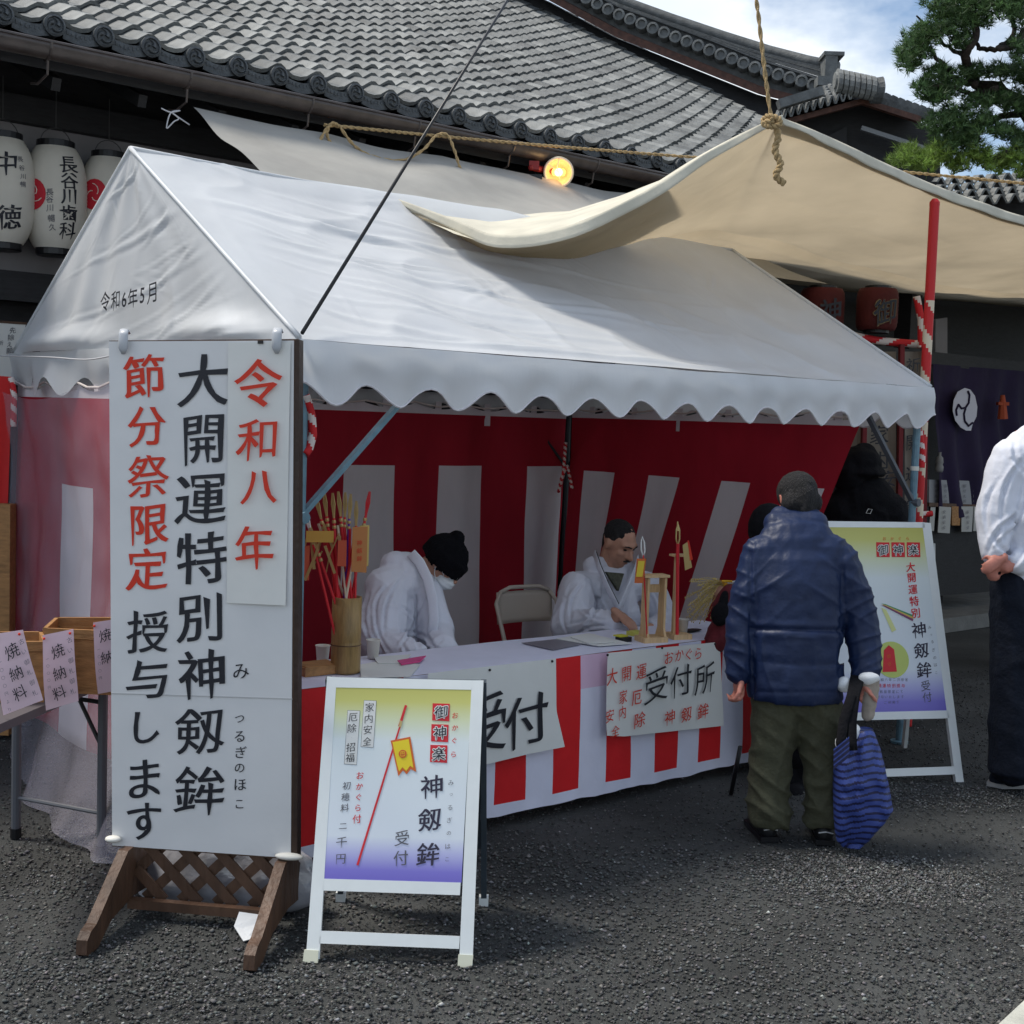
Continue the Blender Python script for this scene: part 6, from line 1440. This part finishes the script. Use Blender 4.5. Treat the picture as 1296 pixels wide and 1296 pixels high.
mb = MB(); c = G(1100, 647, -.22); mb.tube([c+V((-.018, 0, -.012)), c+V((-.006, 0, .014)), c+V((.018, 0, .012)), c+V((.008, 0, -.014))], .0025, 5, close=True); build('pale_buckle', mb, alumM, C4)
# passer-by legs glimpsed beyond the man in white
C5 = thing('person', atY(1283, 836, 9.4)*1, 'person in black trousers glimpsed farther back behind the man in white', 'person'); C5.location.z = .0
def J(x, y, dy=0): return atY(x, y, 9.6+dy)
mb = MB(); head_shape(mb, J(1312, 555), (-1, 0, 0), Z, 1.0, neck=J(1312, 580)); mb.limb(J(1312, 590), J(1310, 690), .14, .15); mb.limb(J(1300, 700), J(1285, 830), .09, .05); mb.limb(J(1325, 700), J(1330, 830), .09, .05); mb.limb(J(1284, 832), J(1272, 836), .045, .035)
organic('body', mb, skinM, C5, .013, 3)
mb = MB(); mb.limb(J(1305, 690), J(1290, 765), .16, .12); mb.limb(J(1290, 765), J(1284, 822), .12, .10); mb.limb(J(1325, 690), J(1335, 825), .14, .10); mb.limb(J(1284, 830), J(1270, 834), .05, .04); mb.limb(J(1312, 595), J(1310, 690), .2, .2); organic('dark_clothes', mb, blackC, C5, .013, 3)

# ================================================================== LANTERNS UNDER THE LEFT EAVE
def lantern(ctr, R, Hh, label, items, crest=True, m_=lantM):
    r = thing('paper_lantern', ctr-Z*Hh/2, label, 'lantern', 'paper lanterns hanging under the left eave')
    prof = []; n = 60
    for i in range(n+1):
        v = i/n*2-1; rr = R*(1-abs(v)**3.2*.36); rr -= .0022 if i % 2 else 0; prof.append((rr, v*Hh*.43))
    mb = MB(); mb.lathe(ctr, prof, 32, caps=False); build('paper_body', mb, m_, r, smooth=True)
    for sg in (-1, 1):
        mb = MB(); mb.lathe(ctr+Z*(sg*Hh*.455), [(R*.56, -.024), (R*.60, -.018), (R*.60, .022), (R*.52, .026)], 24); build('rim', mb, blackM, r, smooth=False)
    mb = MB(); mb.tube([ctr+D*(R*.5*math.cos(a))+Z*(Hh*.47+R*.5*math.sin(a)) for a in [math.pi*k/10 for k in range(11)]], .003, 5); mb.tube([ctr+Z*(Hh*.47+R*.5), ctr+Z*(Hh*.47+R*.5+.25)], .003, 5); build('wire_handle', mb, mat('wire', (.05, .05, .05), .5), r)
    to = V((CAMP.x-ctr.x, CAMP.y-ctr.y, 0)).normalized(); rt = Z.cross(to)*-1; rt = to.cross(Z)*-1
    rt = V((-to.y, to.x, 0)); 
    if rt.x < 0: rt = -rt
    pl_ = Plane(ctr+to*(R+.0), rt, Z)
    def warp(p):
        u = (p-pl_.O).dot(rt); z = p.z-ctr.z; v = min(1, abs(z)/(Hh*.43)); rr = R*(1-v**3.2*.36)+.003; a = max(-1.45, min(1.45, math.asin(max(-.99, min(.99, u/R)))))
        return ctr+to*(math.cos(a)*rr)+rt*(math.sin(a)*rr)+Z*z
    for nm, its, mm, wx_ in items: lettering(nm, pl_, its, mm, r, lift=0, wx=wx_, wy=.008, warp=warp)
    if crest:
        x, y = crest; c = pl_.hit(x, y); mb = MB(); pts = []
        for ring in range(6):
            for k in range(20):
                a = 2*math.pi*k/20; rr = .075*ring/5; pts.append(c+rt*math.cos(a)*rr+Z*math.sin(a)*rr*1.25)
        pts = [warp(p) for p in pts]; fs = []
        for ring in range(5):
            for k in range(20): fs.append((ring*20+k, ring*20+(k+1) % 20, ring*20+20+(k+1) % 20, ring*20+20+k))
        mb.add(pts, fs); build('red_crest', mb, tomoeRed, r)
        mb = MB()
        for q in range(3):
            p_ = [warp(c+rt*(math.cos(q*2.09+j*.35)*(.018+.007*j))+Z*(math.sin(q*2.09+j*.35)*(.018+.007*j))*1.25+to*.004) for j in range(6)]; mb.tube([p+to*.002 for p in p_], .003, 5)
        build('crest_swirl', mb, lantM, r)
    return r
lc = onT(70, 252, 3.85); zc = lc.z
lantern(lc, .185, .70, 'paper lantern with a dental clinic name, middle of the three under the eave', [('name_lettering', [('長', 88, 207, 22), ('谷', 88, 228, 21), ('川', 87, 248, 19), ('歯', 87, 270, 21), ('科', 87, 291, 21)], inkM, .03), ('small_lettering', [('長', 63, 243, 9), ('谷', 63, 252, 9), ('川', 63, 263, 9), ('暢', 65, 276, 9), ('久', 66, 287, 9)], greyInk, .0)], (41, 244))
s0_, t0_, _ = TC(lc)
l2 = onT(3, 243, 3.85); l2.z = onT(3, 243, 3.85).z
lantern(l2, .185, .70, 'paper lantern with two large black characters, leftmost of the three under the eave', [('name_lettering', [('中', 8, 206, 30), ('徳', 12, 274, 30)], inkM, .03), ('small_lettering', [('長', 27, 200, 7), ('谷', 28, 211, 7), ('川', 29, 222, 7), ('暢', 29, 232, 7)], greyInk, 0)], None)
l3 = onT(137, 262, 3.85)
lantern(l3, .175, .68, 'paper lantern half hidden behind the tent gable, rightmost of the three', [], (119, 245))
# paper notice on the wall
pl_n = Plane(onT(15, 440, 4.0), D, Z); nw = thing('wall_notice', pl_n.hit(15, 475), 'white paper notice with a column of writing at the left edge beside the tent', 'notice')
build('paper', quadp(pl_n, [(-40, 404), (33, 409), (20, 478), (-40, 478)], 0, .01), paperM, nw)
build('frame', quadp(pl_n, [(-40, 403), (34, 408), (34, 411), (-40, 406)], .004, .012), woodM, nw)
lettering('notice_lettering', pl_n, [('先', 16, 418, 8), ('除', 14, 427, 8), ('え', 12, 436, 7), ('願', 12, 444, 8), ('祈', 1, 434, 6)], greyInk, nw, lift=.004, wx=.0, wy=0)

# ================================================================== LEFT LOW TABLE WITH OFFERING BOXES
zt_ = .68; f0, f1_ = onZ(-4, 917, zt_), onZ(124, 864, zt_); LTB = thing('folding_table', onZ(74, 1070), 'low folding table with grey metal legs at the far left under the offering boxes', 'table')
ed = (f1_-f0).normalized(); pn = V((-ed.y, ed.x, 0)); pn = pn if pn.y < 0 or pn.x < 0 else -pn
if pn.x > 0: pn = -pn
Lg1, Lg2 = onZ(20, 1060), onZ(128, 1082)
tb = [Lg1+(Lg1-Lg2).normalized()*.25, Lg2+(Lg2-Lg1).normalized()*.05]
fa = onZ(-60, 942, zt_); fb = onZ(128, 862, zt_); bk = V((-.25, 1, 0)).normalized()
mb = MB(); mb.prism([fa-Z*.03, fb-Z*.03, fb-Z*.03+V((.02, .42, 0)), fa-Z*.03+V((-.2, .9, 0))], Z*.03); build('table_top', mb, mat('grey_top', (.10, .09, .10), .5), LTB)
for g in (Lg1, Lg2):
    mb = MB(); mb.tube([g, g+Z*.64], .019, 10); build('leg', mb, mat('grey_leg', (.10, .105, .12), .45), LTB); mb = MB(); mb.lathe(g, [(.022, 0), (.022, .04)], 10); build('leg_cap', mb, blackM, LTB)
mb = MB(); mb.tube([Lg1+Z*.165, Lg2+Z*.165], .009, 8); build('cross_bar', mb, mat('grey_leg', (.10, .105, .12), .45), LTB)
mb = MB(); mb.tube([Lg1+Z*.60, Lg2+Z*.60], .009, 8); build('cross_bar', mb, blackM, LTB)
mb = MB(); mb.tube([Lg2+Z*.42, Lg2+Z*.62+(Lg1-Lg2)*.3], .008, 8); build('folding_strut', mb, blackM, LTB)
def obox(pts, h, label, zb=zt_):
    mb = MB(); P_q = [onZ(*p, zb+h) for p in pts]; c = sum(P_q, V((0, 0, 0)))/4; r = thing('offering_box', V((c.x, c.y, zb)), label, 'box', 'wooden offering boxes')
    for i in range(4):
        a, b = P_q[i], P_q[(i+1) % 4]; inn = (c-(a+b)/2).normalized()*.014
        mb = MB(); mb.prism([a-Z*.035, b-Z*.035, b, a], inn); build('rim_board', mb, boxWood, r)
        mb = MB(); a2, b2 = a+(c-a)*.08, b+(c-b)*.08; inn2 = (c-(a+b)/2).normalized()*.012
        mb.prism([a2-Z*h, b2-Z*h, b2-Z*.035, a2-Z*.035], inn2); build('side_board', mb, boxWood, r)
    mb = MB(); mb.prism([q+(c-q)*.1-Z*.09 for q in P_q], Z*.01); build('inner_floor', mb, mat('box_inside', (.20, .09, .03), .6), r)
obox([(-20, 812), (60, 812), (54, 799), (-20, 799)], .22, 'wooden offering box nearest the left edge, partly behind a pink notice')
obox([(54, 795), (150, 799), (150, 781), (70, 781)], .24, 'wooden offering box standing farther right, its rim higher than the other')
def pnote(corn, Yv, label, big, small):
    pts = [atY(x, y, Yv) for x, y in corn]; pl_ = Plane(pts[3], pts[2]-pts[3], pts[0]-pts[3]); r = thing('pink_notice', (pts[2]+pts[3])/2, label, 'notice', 'pink notices on the offering boxes')
    mb = MB(); mb.grid(lambda u, v: (pts[0]+(pts[1]-pts[0])*u)*(1-v)+(pts[3]+(pts[2]-pts[3])*u)*v+V((0, -.012, 0))*math.sin(v*4+u)*(v), 6, 10); build('paper', mb, pinkP, r, solid=.001)
    lettering('large_lettering', pl_, big, inkM, r, lift=.016, wx=.0, wy=0); 
    if small: lettering('small_lettering', pl_, small, greyInk, r, lift=.016, wx=-.006, wy=-.01)
    for q in (0, 1):
        mb = MB(); mb.ell(pts[q]*.92+pts[1-q]*.08-Z*.012-V((0, .01, 0)), .005, .005, .005, n=8); build('pin', mb, redInk, r)
pnote([(-10, 803), (29, 797), (53, 887), (3, 906)], 4.24, 'pink notice tilted on the table edge, leftmost of the three', [('焼', 15, 824, 19), ('納', 20, 852, 18), ('料', 25, 877, 18)], [(c, 27+i*3.4, 812+i*13, 7) for i, c in enumerate('古い御札御札')]+[(c, 0+i*2, 838+i*10, 5) for i, c in enumerate('一〇〇〇円より')])
pnote([(54, 804), (93, 796), (98, 888), (57, 900)], 4.40, 'pink notice hanging upright on the wooden box, middle of the three', [('焼', 73, 824, 17), ('納', 75, 852, 17), ('料', 75, 877, 17)], [(c, 88+i*.8, 810+i*13, 7) for i, c in enumerate('古い御札御札')]+[(c, 60+i*.6, 834+i*9, 4) for i, c in enumerate('一〇〇〇円')])
pnote([(118, 788), (150, 783), (152, 874), (123, 879)], 4.60, 'pink notice partly hidden behind the big signboard, rightmost of the three', [('焼', 133, 804, 16), ('納', 135, 832, 16)], [(c, 125+i*.5, 822+i*9, 4) for i, c in enumerate('一〇〇〇円')])
mb = MB(); a = atY(7, 700, 6.2); mb.box(V((a.x-.16, 6.6, .62)), (.08, .08, 1.2)); build('wooden_post', mb, boxWood, label='brown wooden post behind the offering boxes at the left edge', cat='post')

# ================================================================== FLOODLIGHT UNDER THE GUTTER
lp = onT(707, 218, 2.92); LM = thing('flood_lamp', lp, 'lit round flood lamp with cream rim clamped under the gutter', 'lamp')
to = (CAMP-lp).normalized(); rt = to.cross(Z).normalized(); up_ = rt.cross(to); axl = (rt, up_, to); 
mb = MB(); mb.lathe(lp, [(.05, -.17), (.06, -.14), (.098, -.03), (.104, .0), (.104, .012), (.090, .014), (.088, .0), (.05, -.10), (.001, -.12)], 30, axl); build('reflector', mb, mat('lamp_reflector', (.80, .62, .40), .35, metal=.2), LM, smooth=True)
mb = MB(); mb.lathe(lp, [(.106, -.01), (.108, .014), (.092, .018), (.090, .004)], 30, axl, caps=False); build('rim', mb, lampCream, LM, smooth=True)
def emis(name, col, st):
    M_ = mat(name, col, .5); b = M_.node_tree.nodes['Principled BSDF']; b.inputs['Emission Color'].default_value = (*col, 1); b.inputs['Emission Strength'].default_value = st; return M_
mb = MB(); mb.ell(lp-to*.04, .030, .030, .045, axl); build('bulb', mb, emis('bulb_glow', (1, .70, .30), 3.0), LM, smooth=True)
for sx in (-1, 1): mb = MB(); mb.ell(lp-to*.055+rt*.032*sx, .019, .027, .02, axl); build('bulb_reflection', mb, emis('glow_amber', (1, .50, .12), 1.5), LM, smooth=True)
mb = MB(); mb.lathe(lp, [(.0001, .004), (.088, .002)], 30, axl, caps=False); build('front_glass', mb, mat('lamp_glass', (.9, .6, .35), .1, alpha=.07), LM)
mb = MB(); mb.tube([lp+up_*.09+to*.02, lp+up_*.03+rt*.012+to*.022, lp+to*.022, lp-up_*.05+rt*-.01+to*.02], .0035, 5); mb.tube([lp+to*.022, lp+rt*.07+up_*.05+to*.02], .003, 5); build('guard_wire', mb, lampCream, LM)
mb = MB(); mb.limb(lp-to*.15-rt*-.02, onT(672, 212, 3.0), .03, .02); mb.box(onT(676, 210, 3.0), (.07, .06, .06)); build('red_clamp', mb, mat('clamp_red', (.25, .015, .015), .5), LM); 
mb = MB(); mb.box(onT(678, 226, 2.98), (.09, .05, .05)); build('black_clamp', mb, blackM, LM)
ll = bpy.data.lights.new('lamp_light', 'POINT'); ll.energy = .5; ll.color = (1, .6, .25); ll.shadow_soft_size = .05; lo = bpy.data.objects.new('lamp_light', ll); COL.objects.link(lo); lo.parent = LM; lo.location = to*.06

# ================================================================== HALL ENTRANCE ON THE RIGHT
HB = thing('entrance_hall', T(8.5, 5, 0), 'dark open hall entrance with timber posts at the right behind the purple curtain', 'building')
def sx(px, py, t): return TC(onT(px, py, t))[0]
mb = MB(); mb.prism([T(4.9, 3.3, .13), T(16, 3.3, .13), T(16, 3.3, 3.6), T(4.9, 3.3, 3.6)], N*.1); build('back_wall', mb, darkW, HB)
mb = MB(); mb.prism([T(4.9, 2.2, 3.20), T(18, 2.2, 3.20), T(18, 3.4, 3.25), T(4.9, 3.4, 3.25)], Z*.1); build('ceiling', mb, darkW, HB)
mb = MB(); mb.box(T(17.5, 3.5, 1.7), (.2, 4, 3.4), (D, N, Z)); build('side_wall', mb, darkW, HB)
mb = MB(); mb.beam(T(6.5, 2.52, 2.42), T(16, 2.52, 2.42), .10, .12); build('lintel', mb, darkW, HB)
for s in (7.6, 11.4): mb = MB(); mb.box(T(s, 2.55, 1.6), (.16, .16, 3.0), (D, N, Z)); build('post', mb, darkW, HB)
mb = MB(); q = [onT(x, y, 2.58) for x, y in ((1184, 404), (1199, 402), (1199, 458), (1184, 456))]; mb.prism(q, N*.03); build('pale_panel', mb, plaster, HB)
mb = MB(); q = [onT(x, y, 2.50) for x, y in ((1186, 457), (1300, 466), (1300, 470), (1186, 460))]; mb.prism(q, N*.03); build('curtain_rail', mb, mat('rail_grey', (.10, .10, .10), .5), HB)
NR = thing('noren_curtain', onT(1230, 640, 2.46), 'dark purple entrance curtain bearing a white three comma crest, gathered up at its side', 'curtain')
pn_t = 2.46
botp = [(1180, 655), (1192, 656), (1205, 655), (1220, 650), (1235, 640), (1250, 625), (1262, 606), (1275, 585), (1290, 570), (1330, 560)]
def nf_(u, v):
    k = u*(len(botp)-1); i = min(int(k), len(botp)-2); f_ = k-i; bx = botp[i][0]+(botp[i+1][0]-botp[i][0])*f_; by = botp[i][1]+(botp[i+1][1]-botp[i][1])*f_
    ty = 461+(bx-1186)*.08; P = onT(bx, ty+(by-ty)*v, pn_t); return P-N*(.035*math.sin(u*30+2*math.sin(v*3))*(.2+v)+.04*v+.02*noise.noise(P*3))
mb = MB(); mb.grid(nf_, 80, 20); build('cloth', mb, purpleM, NR, smooth=True)
npl = Plane(onT(1222, 518, pn_t), D, Z)
def crestp(x, y, l): return onT(x, y, pn_t-.09-l)
mb = MB(); ctr_ = (1221, 518)
out_ = [(1221, 491), (1228, 493), (1234, 501), (1237, 515), (1236, 527), (1231, 537), (1229, 545), (1223, 545), (1216, 541), (1209, 532), (1206, 520), (1207, 507), (1212, 496)]
mb.prism([crestp(x, y, 0) for x, y in out_], N*.004); build('crest', mb, crestM, NR)
for q, pts in enumerate(([(1213, 512), (1217, 517), (1222, 516), (1226, 510), (1227, 500), (1225, 495)], [(1222, 517), (1220, 524), (1221, 533), (1226, 539), (1231, 535)], [(1213, 512), (1210, 519), (1211, 526)])):
    mb = MB(); mb.tube([crestp(x, y, .006) for x, y in pts], .010, 6); build('crest_line', mb, purpleM, NR)
mb = MB(); q0 = onT(1270, 505, 2.3); mb.tube([onT(1269, 500, 2.3), onT(1269, 512, 2.3), onT(1269, 530, 2.3)], [.02, .035, .05], 8); mb.box(onT(1269, 511, 2.3), (.10, .06, .03)); build('orange_tassel', mb, mat('tassel_orange', (.35, .06, .02), .7), label='small orange tassel hanging in front of the purple curtain', cat='tassel')
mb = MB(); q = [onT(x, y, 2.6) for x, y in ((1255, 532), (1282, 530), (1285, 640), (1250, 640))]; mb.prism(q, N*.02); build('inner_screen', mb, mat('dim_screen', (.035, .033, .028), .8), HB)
# bottle / white hanging item
mb = MB(); c = onT(1189, 585, 2.35); mb.lathe(c-Z*.09, [(.03, 0), (.038, .02), (.038, .05), (.028, .07), (.036, .09), (.03, .13), (.012, .15), (.012, .18)], 12); build('hanging_ornament', mb, mat('ornament_grey', (.22, .22, .22), .6), smooth=True, label='pale gourd shaped ornament hanging beside the tent pole', cat='ornament')
# notice board and papers at the counter
CT = thing('counter', onT(1215, 700, 2.3), 'dark wooden counter of the hall with paper notices along its front', 'counter')
def cq(nm, pts, m_, t, th=.02, par=CT): mb = MB(); mb.prism([onT(x, y, t) for x, y in pts], N*th); return build(nm, mb, m_, par)
cq('counter_front', [(1178, 640), (1262, 640), (1262, 748), (1178, 755)], darkW, 2.45); cq('counter_edge', [(1176, 636), (1262, 640), (1262, 645), (1176, 641)], woodM, 2.40)
cq('notice_board', [(1176, 607), (1238, 609), (1238, 640), (1176, 637)], mat('notice_grey', (.30, .31, .33), .7), 2.44); cq('notice_board', [(1238, 616), (1256, 617), (1254, 640), (1238, 640)], mat('notice_grey', (.30, .31, .33), .7), 2.44)
for pts in ([(1178, 642), (1184, 642), (1182, 672), (1176, 672)], [(1189, 641), (1204, 642), (1202, 675), (1187, 674)], [(1217, 641), (1232, 641), (1230, 673), (1217, 673)], [(1233, 641), (1246, 642), (1243, 672), (1232, 672)]): cq('hanging_paper', pts, mat('paper_dim', (.42, .42, .40), .8), 2.38, .004)
cq('wood_block', [(1205, 641), (1216, 641), (1215, 665), (1205, 665)], boxWood, 2.39)
plc = Plane(onT(1210, 620, 2.43), D, Z)
lettering('board_lettering', plc, [(c, 1185+12*i, 615+6.5*j, 4.5, 1.6) for i in range(5) for j, c in enumerate('御守札所'[:4])], greyInk, CT, lift=.004, wx=0, wy=0)
plc2 = Plane(onT(1210, 650, 2.37), D, Z)
lettering('paper_lettering', plc2, [(c, 1195, 648+6.5*j, 4.5, 1.6) for j, c in enumerate('交通安全')]+[(c, 1225, 648+6.5*j, 4.5, 1.6) for j, c in enumerate('家内安全')]+[(c, 1239, 648+6.5*j, 4.5, 1.6) for j, c in enumerate('厄除')], greyInk, CT, lift=.004, wx=0, wy=0)
mb = MB(); mb.tube([onT(1182, 688, 2.3), onT(1183, 800, 2.3)], .012, 8); build('thin_stand', mb, alumM, label='thin pale metal stand beside the counter', cat='stand')
mb = MB(); a = onZ(1186, 783); mb.beam(a, a+Z*1.0, .06, .06); build('dark_post', mb, darkW, label='short dark post beside the second A frame sign', cat='post')

# red lanterns and written banners behind the tent corner
RL = 9.2
def R9(x, y, dy=0): return atY(x, y, RL+dy)
for (x0, x1, ch, lb) in ((1012, 1068, '神', 'red paper lantern with one black character, left one of the pair behind the tent'), (1084, 1136, '御', 'red paper lantern with one black character, right one of the pair behind the tent')):
    c = R9((x0+x1)/2, 392); R = (x1-x0)/2*(c-CAMP).dot(fwd)/F; r = thing('red_lantern', c-Z*.14, lb, 'lantern', 'red lanterns behind the tent'); mb = MB()
    mb.lathe(c, [(R*(1-abs(v)**6*.12)-(.003 if k % 2 else 0), v*.145) for k, v in enumerate([i/10-1 for i in range(21)])], 28, caps=True); build('paper_body', mb, redLant, r, smooth=True)
    pl_ = Plane(c-V((0, R, 0)), V((1, 0, 0)), Z); lettering('character_outline', pl_, [(ch, x0+(x1-x0)*.70, 394, 32, .85)], mat('dull_gold', (.22, .16, .07), .7), r, lift=.004, wx=.06, wy=.05); lettering('lantern_character', pl_, [(ch, x0+(x1-x0)*.70, 394, 32, .85)], inkM, r, lift=.01, wx=.02, wy=.012)
    for sg in (-1, 1): mb = MB(); mb.lathe(c+Z*sg*.15, [(R*.62, -.015), (R*.62, .015)], 20); build('rim', mb, blackM, r)
twist('twisted_cord', [R9(1080, 425), R9(1110, 431), R9(1140, 434), R9(1168, 436)], .028, 'thick red and white twisted cord running across above the written banners', period=.22)
twist('twisted_cord', [R9(1160, 375, -.1), R9(1166, 405, -.1), R9(1166, 440, -.1)], .026, 'thick red and white twisted cord hanging down by the red pole', period=.2)
twist('twisted_cord', [atY(1140, 654, 8.6), atY(1155, 652, 8.6), atY(1180, 650, 8.6)], .02, 'red and white twisted cord just above the second A frame sign', period=.12)
BN = thing('written_banner', R9(1130, 700), 'row of cream paper banners with black calligraphy framed by red uprights', 'banner')
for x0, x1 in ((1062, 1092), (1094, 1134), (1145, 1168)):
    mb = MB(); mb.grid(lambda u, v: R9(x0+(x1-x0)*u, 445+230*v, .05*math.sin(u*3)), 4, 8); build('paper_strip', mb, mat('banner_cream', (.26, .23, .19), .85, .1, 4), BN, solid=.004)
for x in (1093, 1139, 1170): mb = MB(); mb.beam(R9(x+2, 436, -.04), R9(x-2, 700, -.04), .055, .03, up=V((1, 0, 0))); build('upright', mb, mat('upright_red', (.16, .012, .016), .7), BN)
plb = Plane(R9(1110, 560, -.05), V((1, 0, 0)), Z)
lettering('banner_lettering', plb, [('奉', 1112, 468, 22), ('納', 1112, 500, 22), ('家', 1113, 550, 24), ('内', 1114, 583, 22), ('安', 1124, 606, 22), ('全', 1116, 640, 20), ('開', 1156, 560, 20), ('運', 1156, 600, 20), ('守', 1156, 640, 18), ('祈', 1156, 462, 18), ('願', 1157, 490, 18)], inkM, BN, lift=.004, wx=.012, wy=.004)

# ================================================================== PINE TREE
PT = thing('pine_tree', V((6.4, 12.6, 0)), 'old spreading pine tree leaning into the upper right, dark needle clusters', 'tree')
def Pn(x, y, d=0): return atY(x, y, 12.4+d)
br = [([(1420, 900), (1390, 500), (1350, 250), (1330, 120), (1320, 20), (1290, -60)], .16, .08), ([(1345, 230), (1300, 145), (1262, 112), (1235, 106), (1222, 70), (1235, 45), (1228, 12)], .07, .03),
      ([(1235, 106), (1212, 102), (1190, 78), (1165, 50)], .035, .012), ([(1262, 112), (1230, 118), (1195, 108), (1170, 110)], .03, .010), ([(1350, 190), (1305, 150), (1280, 145), (1240, 158), (1205, 165)], .05, .015),
      ([(1320, 20), (1296, 40), (1282, 58), (1262, 62), (1240, 62)], .04, .02), ([(1262, 62), (1282, 45), (1280, 15), (1262, -10)], .03, .012), ([(1335, 160), (1300, 180), (1270, 195), (1245, 210)], .04, .012), ([(1228, 12), (1200, -15), (1170, -40)], .03, .01), ([(1222, 70), (1200, 60), (1180, 40), (1160, 20)], .022, .008), ([(1240, 62), (1226, 40), (1205, 20), (1190, 0)], .02, .008)]
mb = MB()
for pts, r0, r1 in br:
    P_b = [Pn(x, y, .25*math.sin(i*1.7+x)) for i, (x, y) in enumerate(pts)]; Q2 = []
    for i in range(len(P_b)-1):
        a, b, c, d_ = P_b[max(0, i-1)], P_b[i], P_b[i+1], P_b[min(len(P_b)-1, i+2)]
        for k in range(6): f_ = k/6; Q2.append(.5*((2*b)+(c-a)*f_+(2*a-5*b+4*c-d_)*f_*f_+(3*b-a-3*c+d_)*f_**3)+V((noise.noise(b*3+V((k, 0, 0))), 0, noise.noise(b*3+V((0, k, 0)))))*.02)
    Q2.append(P_b[-1]); n = len(Q2); mb.tube(Q2, [r0+(r1-r0)*i/(n-1) for i in range(n)], 8)
build('trunk', mb, trunkM, PT, smooth=True)
clumps = [(1158, 62, 22, 24), (1150, 78, 14, 14), (1175, 42, 22, 16), (1200, 30, 22, 18), (1195, 5, 30, 18), (1232, 20, 24, 22), (1255, 0, 30, 20), (1285, 10, 22, 24), (1215, 52, 16, 12), (1188, 92, 20, 10), (1172, 112, 18, 12), (1200, 112, 24, 14), (1185, 124, 16, 9), (1228, 92, 16, 10), (1262, 90, 22, 12), (1290, 60, 14, 16), (1290, 92, 16, 14),
    (1205, 145, 20, 12), (1190, 158, 24, 14), (1222, 160, 24, 16), (1240, 130, 22, 10), (1262, 125, 26, 10), (1285, 130, 20, 16), (1205, 180, 24, 12), (1225, 176, 20, 14), (1265, 165, 22, 10), (1290, 175, 16, 14), (1150, 196, 16, 14), (1168, 206, 18, 12), (1190, 194, 20, 13), (1212, 206, 18, 14), (1238, 196, 20, 12), (1262, 208, 18, 12), (1282, 198, 18, 12), (1136, 205, 12, 8), (1300, 210, 20, 16), (1310, 100, 18, 40), (1230, -10, 40, 14), (1290, -14, 40, 18), (1248, 150, 12, 8)]
V_, F_, C_ = [], [], []; rr = np.random.default_rng(3)
for ci, (x, y, rx, ry) in enumerate(clumps):
    yel = 1 if y > 192 else 0
    nt_ = int(rx*ry*.62)+20
    for k in range(nt_):
        a = rr.uniform(0, 2*math.pi); q = rr.random()**.6; lump = 1+.25*math.sin(a*5+ci)
        c = Pn(x+rx*q*math.cos(a)*lump, y+ry*q*math.sin(a)*lump, rr.normal(0, .20)); base = c; dirn = V((rr.normal(0, .6), rr.normal(0, .6), .55+rr.normal(0, .35))).normalized()
        g = rr.uniform(.6, 1.9)*(1.25 if yel else 1); col = ((.085, .135, .026) if yel else (.050, .095, .034)); col = [v*g for v in col]
        for nn_i in range(9):
            dv = (dirn+V((rr.normal(0, .55), rr.normal(0, .55), rr.normal(0, .45)))).normalized(); ln = rr.uniform(.05, .10); sd_ = dv.cross(V((rr.normal(), rr.normal(), rr.normal()))).normalized()*.0042
            o = len(V_); V_ += [tuple(base-sd_), tuple(base+sd_), tuple(base+dv*ln)]; F_.append((o, o+1, o+2)); C_ += [(*col, 1)]*3
off = wloc(PT); me = bpy.data.meshes.new('crown'); me.from_pydata([(a-off.x, b-off.y, c-off.z) for a, b, c in V_], [], F_); ca = me.color_attributes.new('Col', 'FLOAT_COLOR', 'POINT'); ca.data.foreach_set('color', np.array(C_).reshape(-1)); me.materials.append(leafM)
link('crown', me, (0, 0, 0), PT)
print('NEEDLES', len(F_))
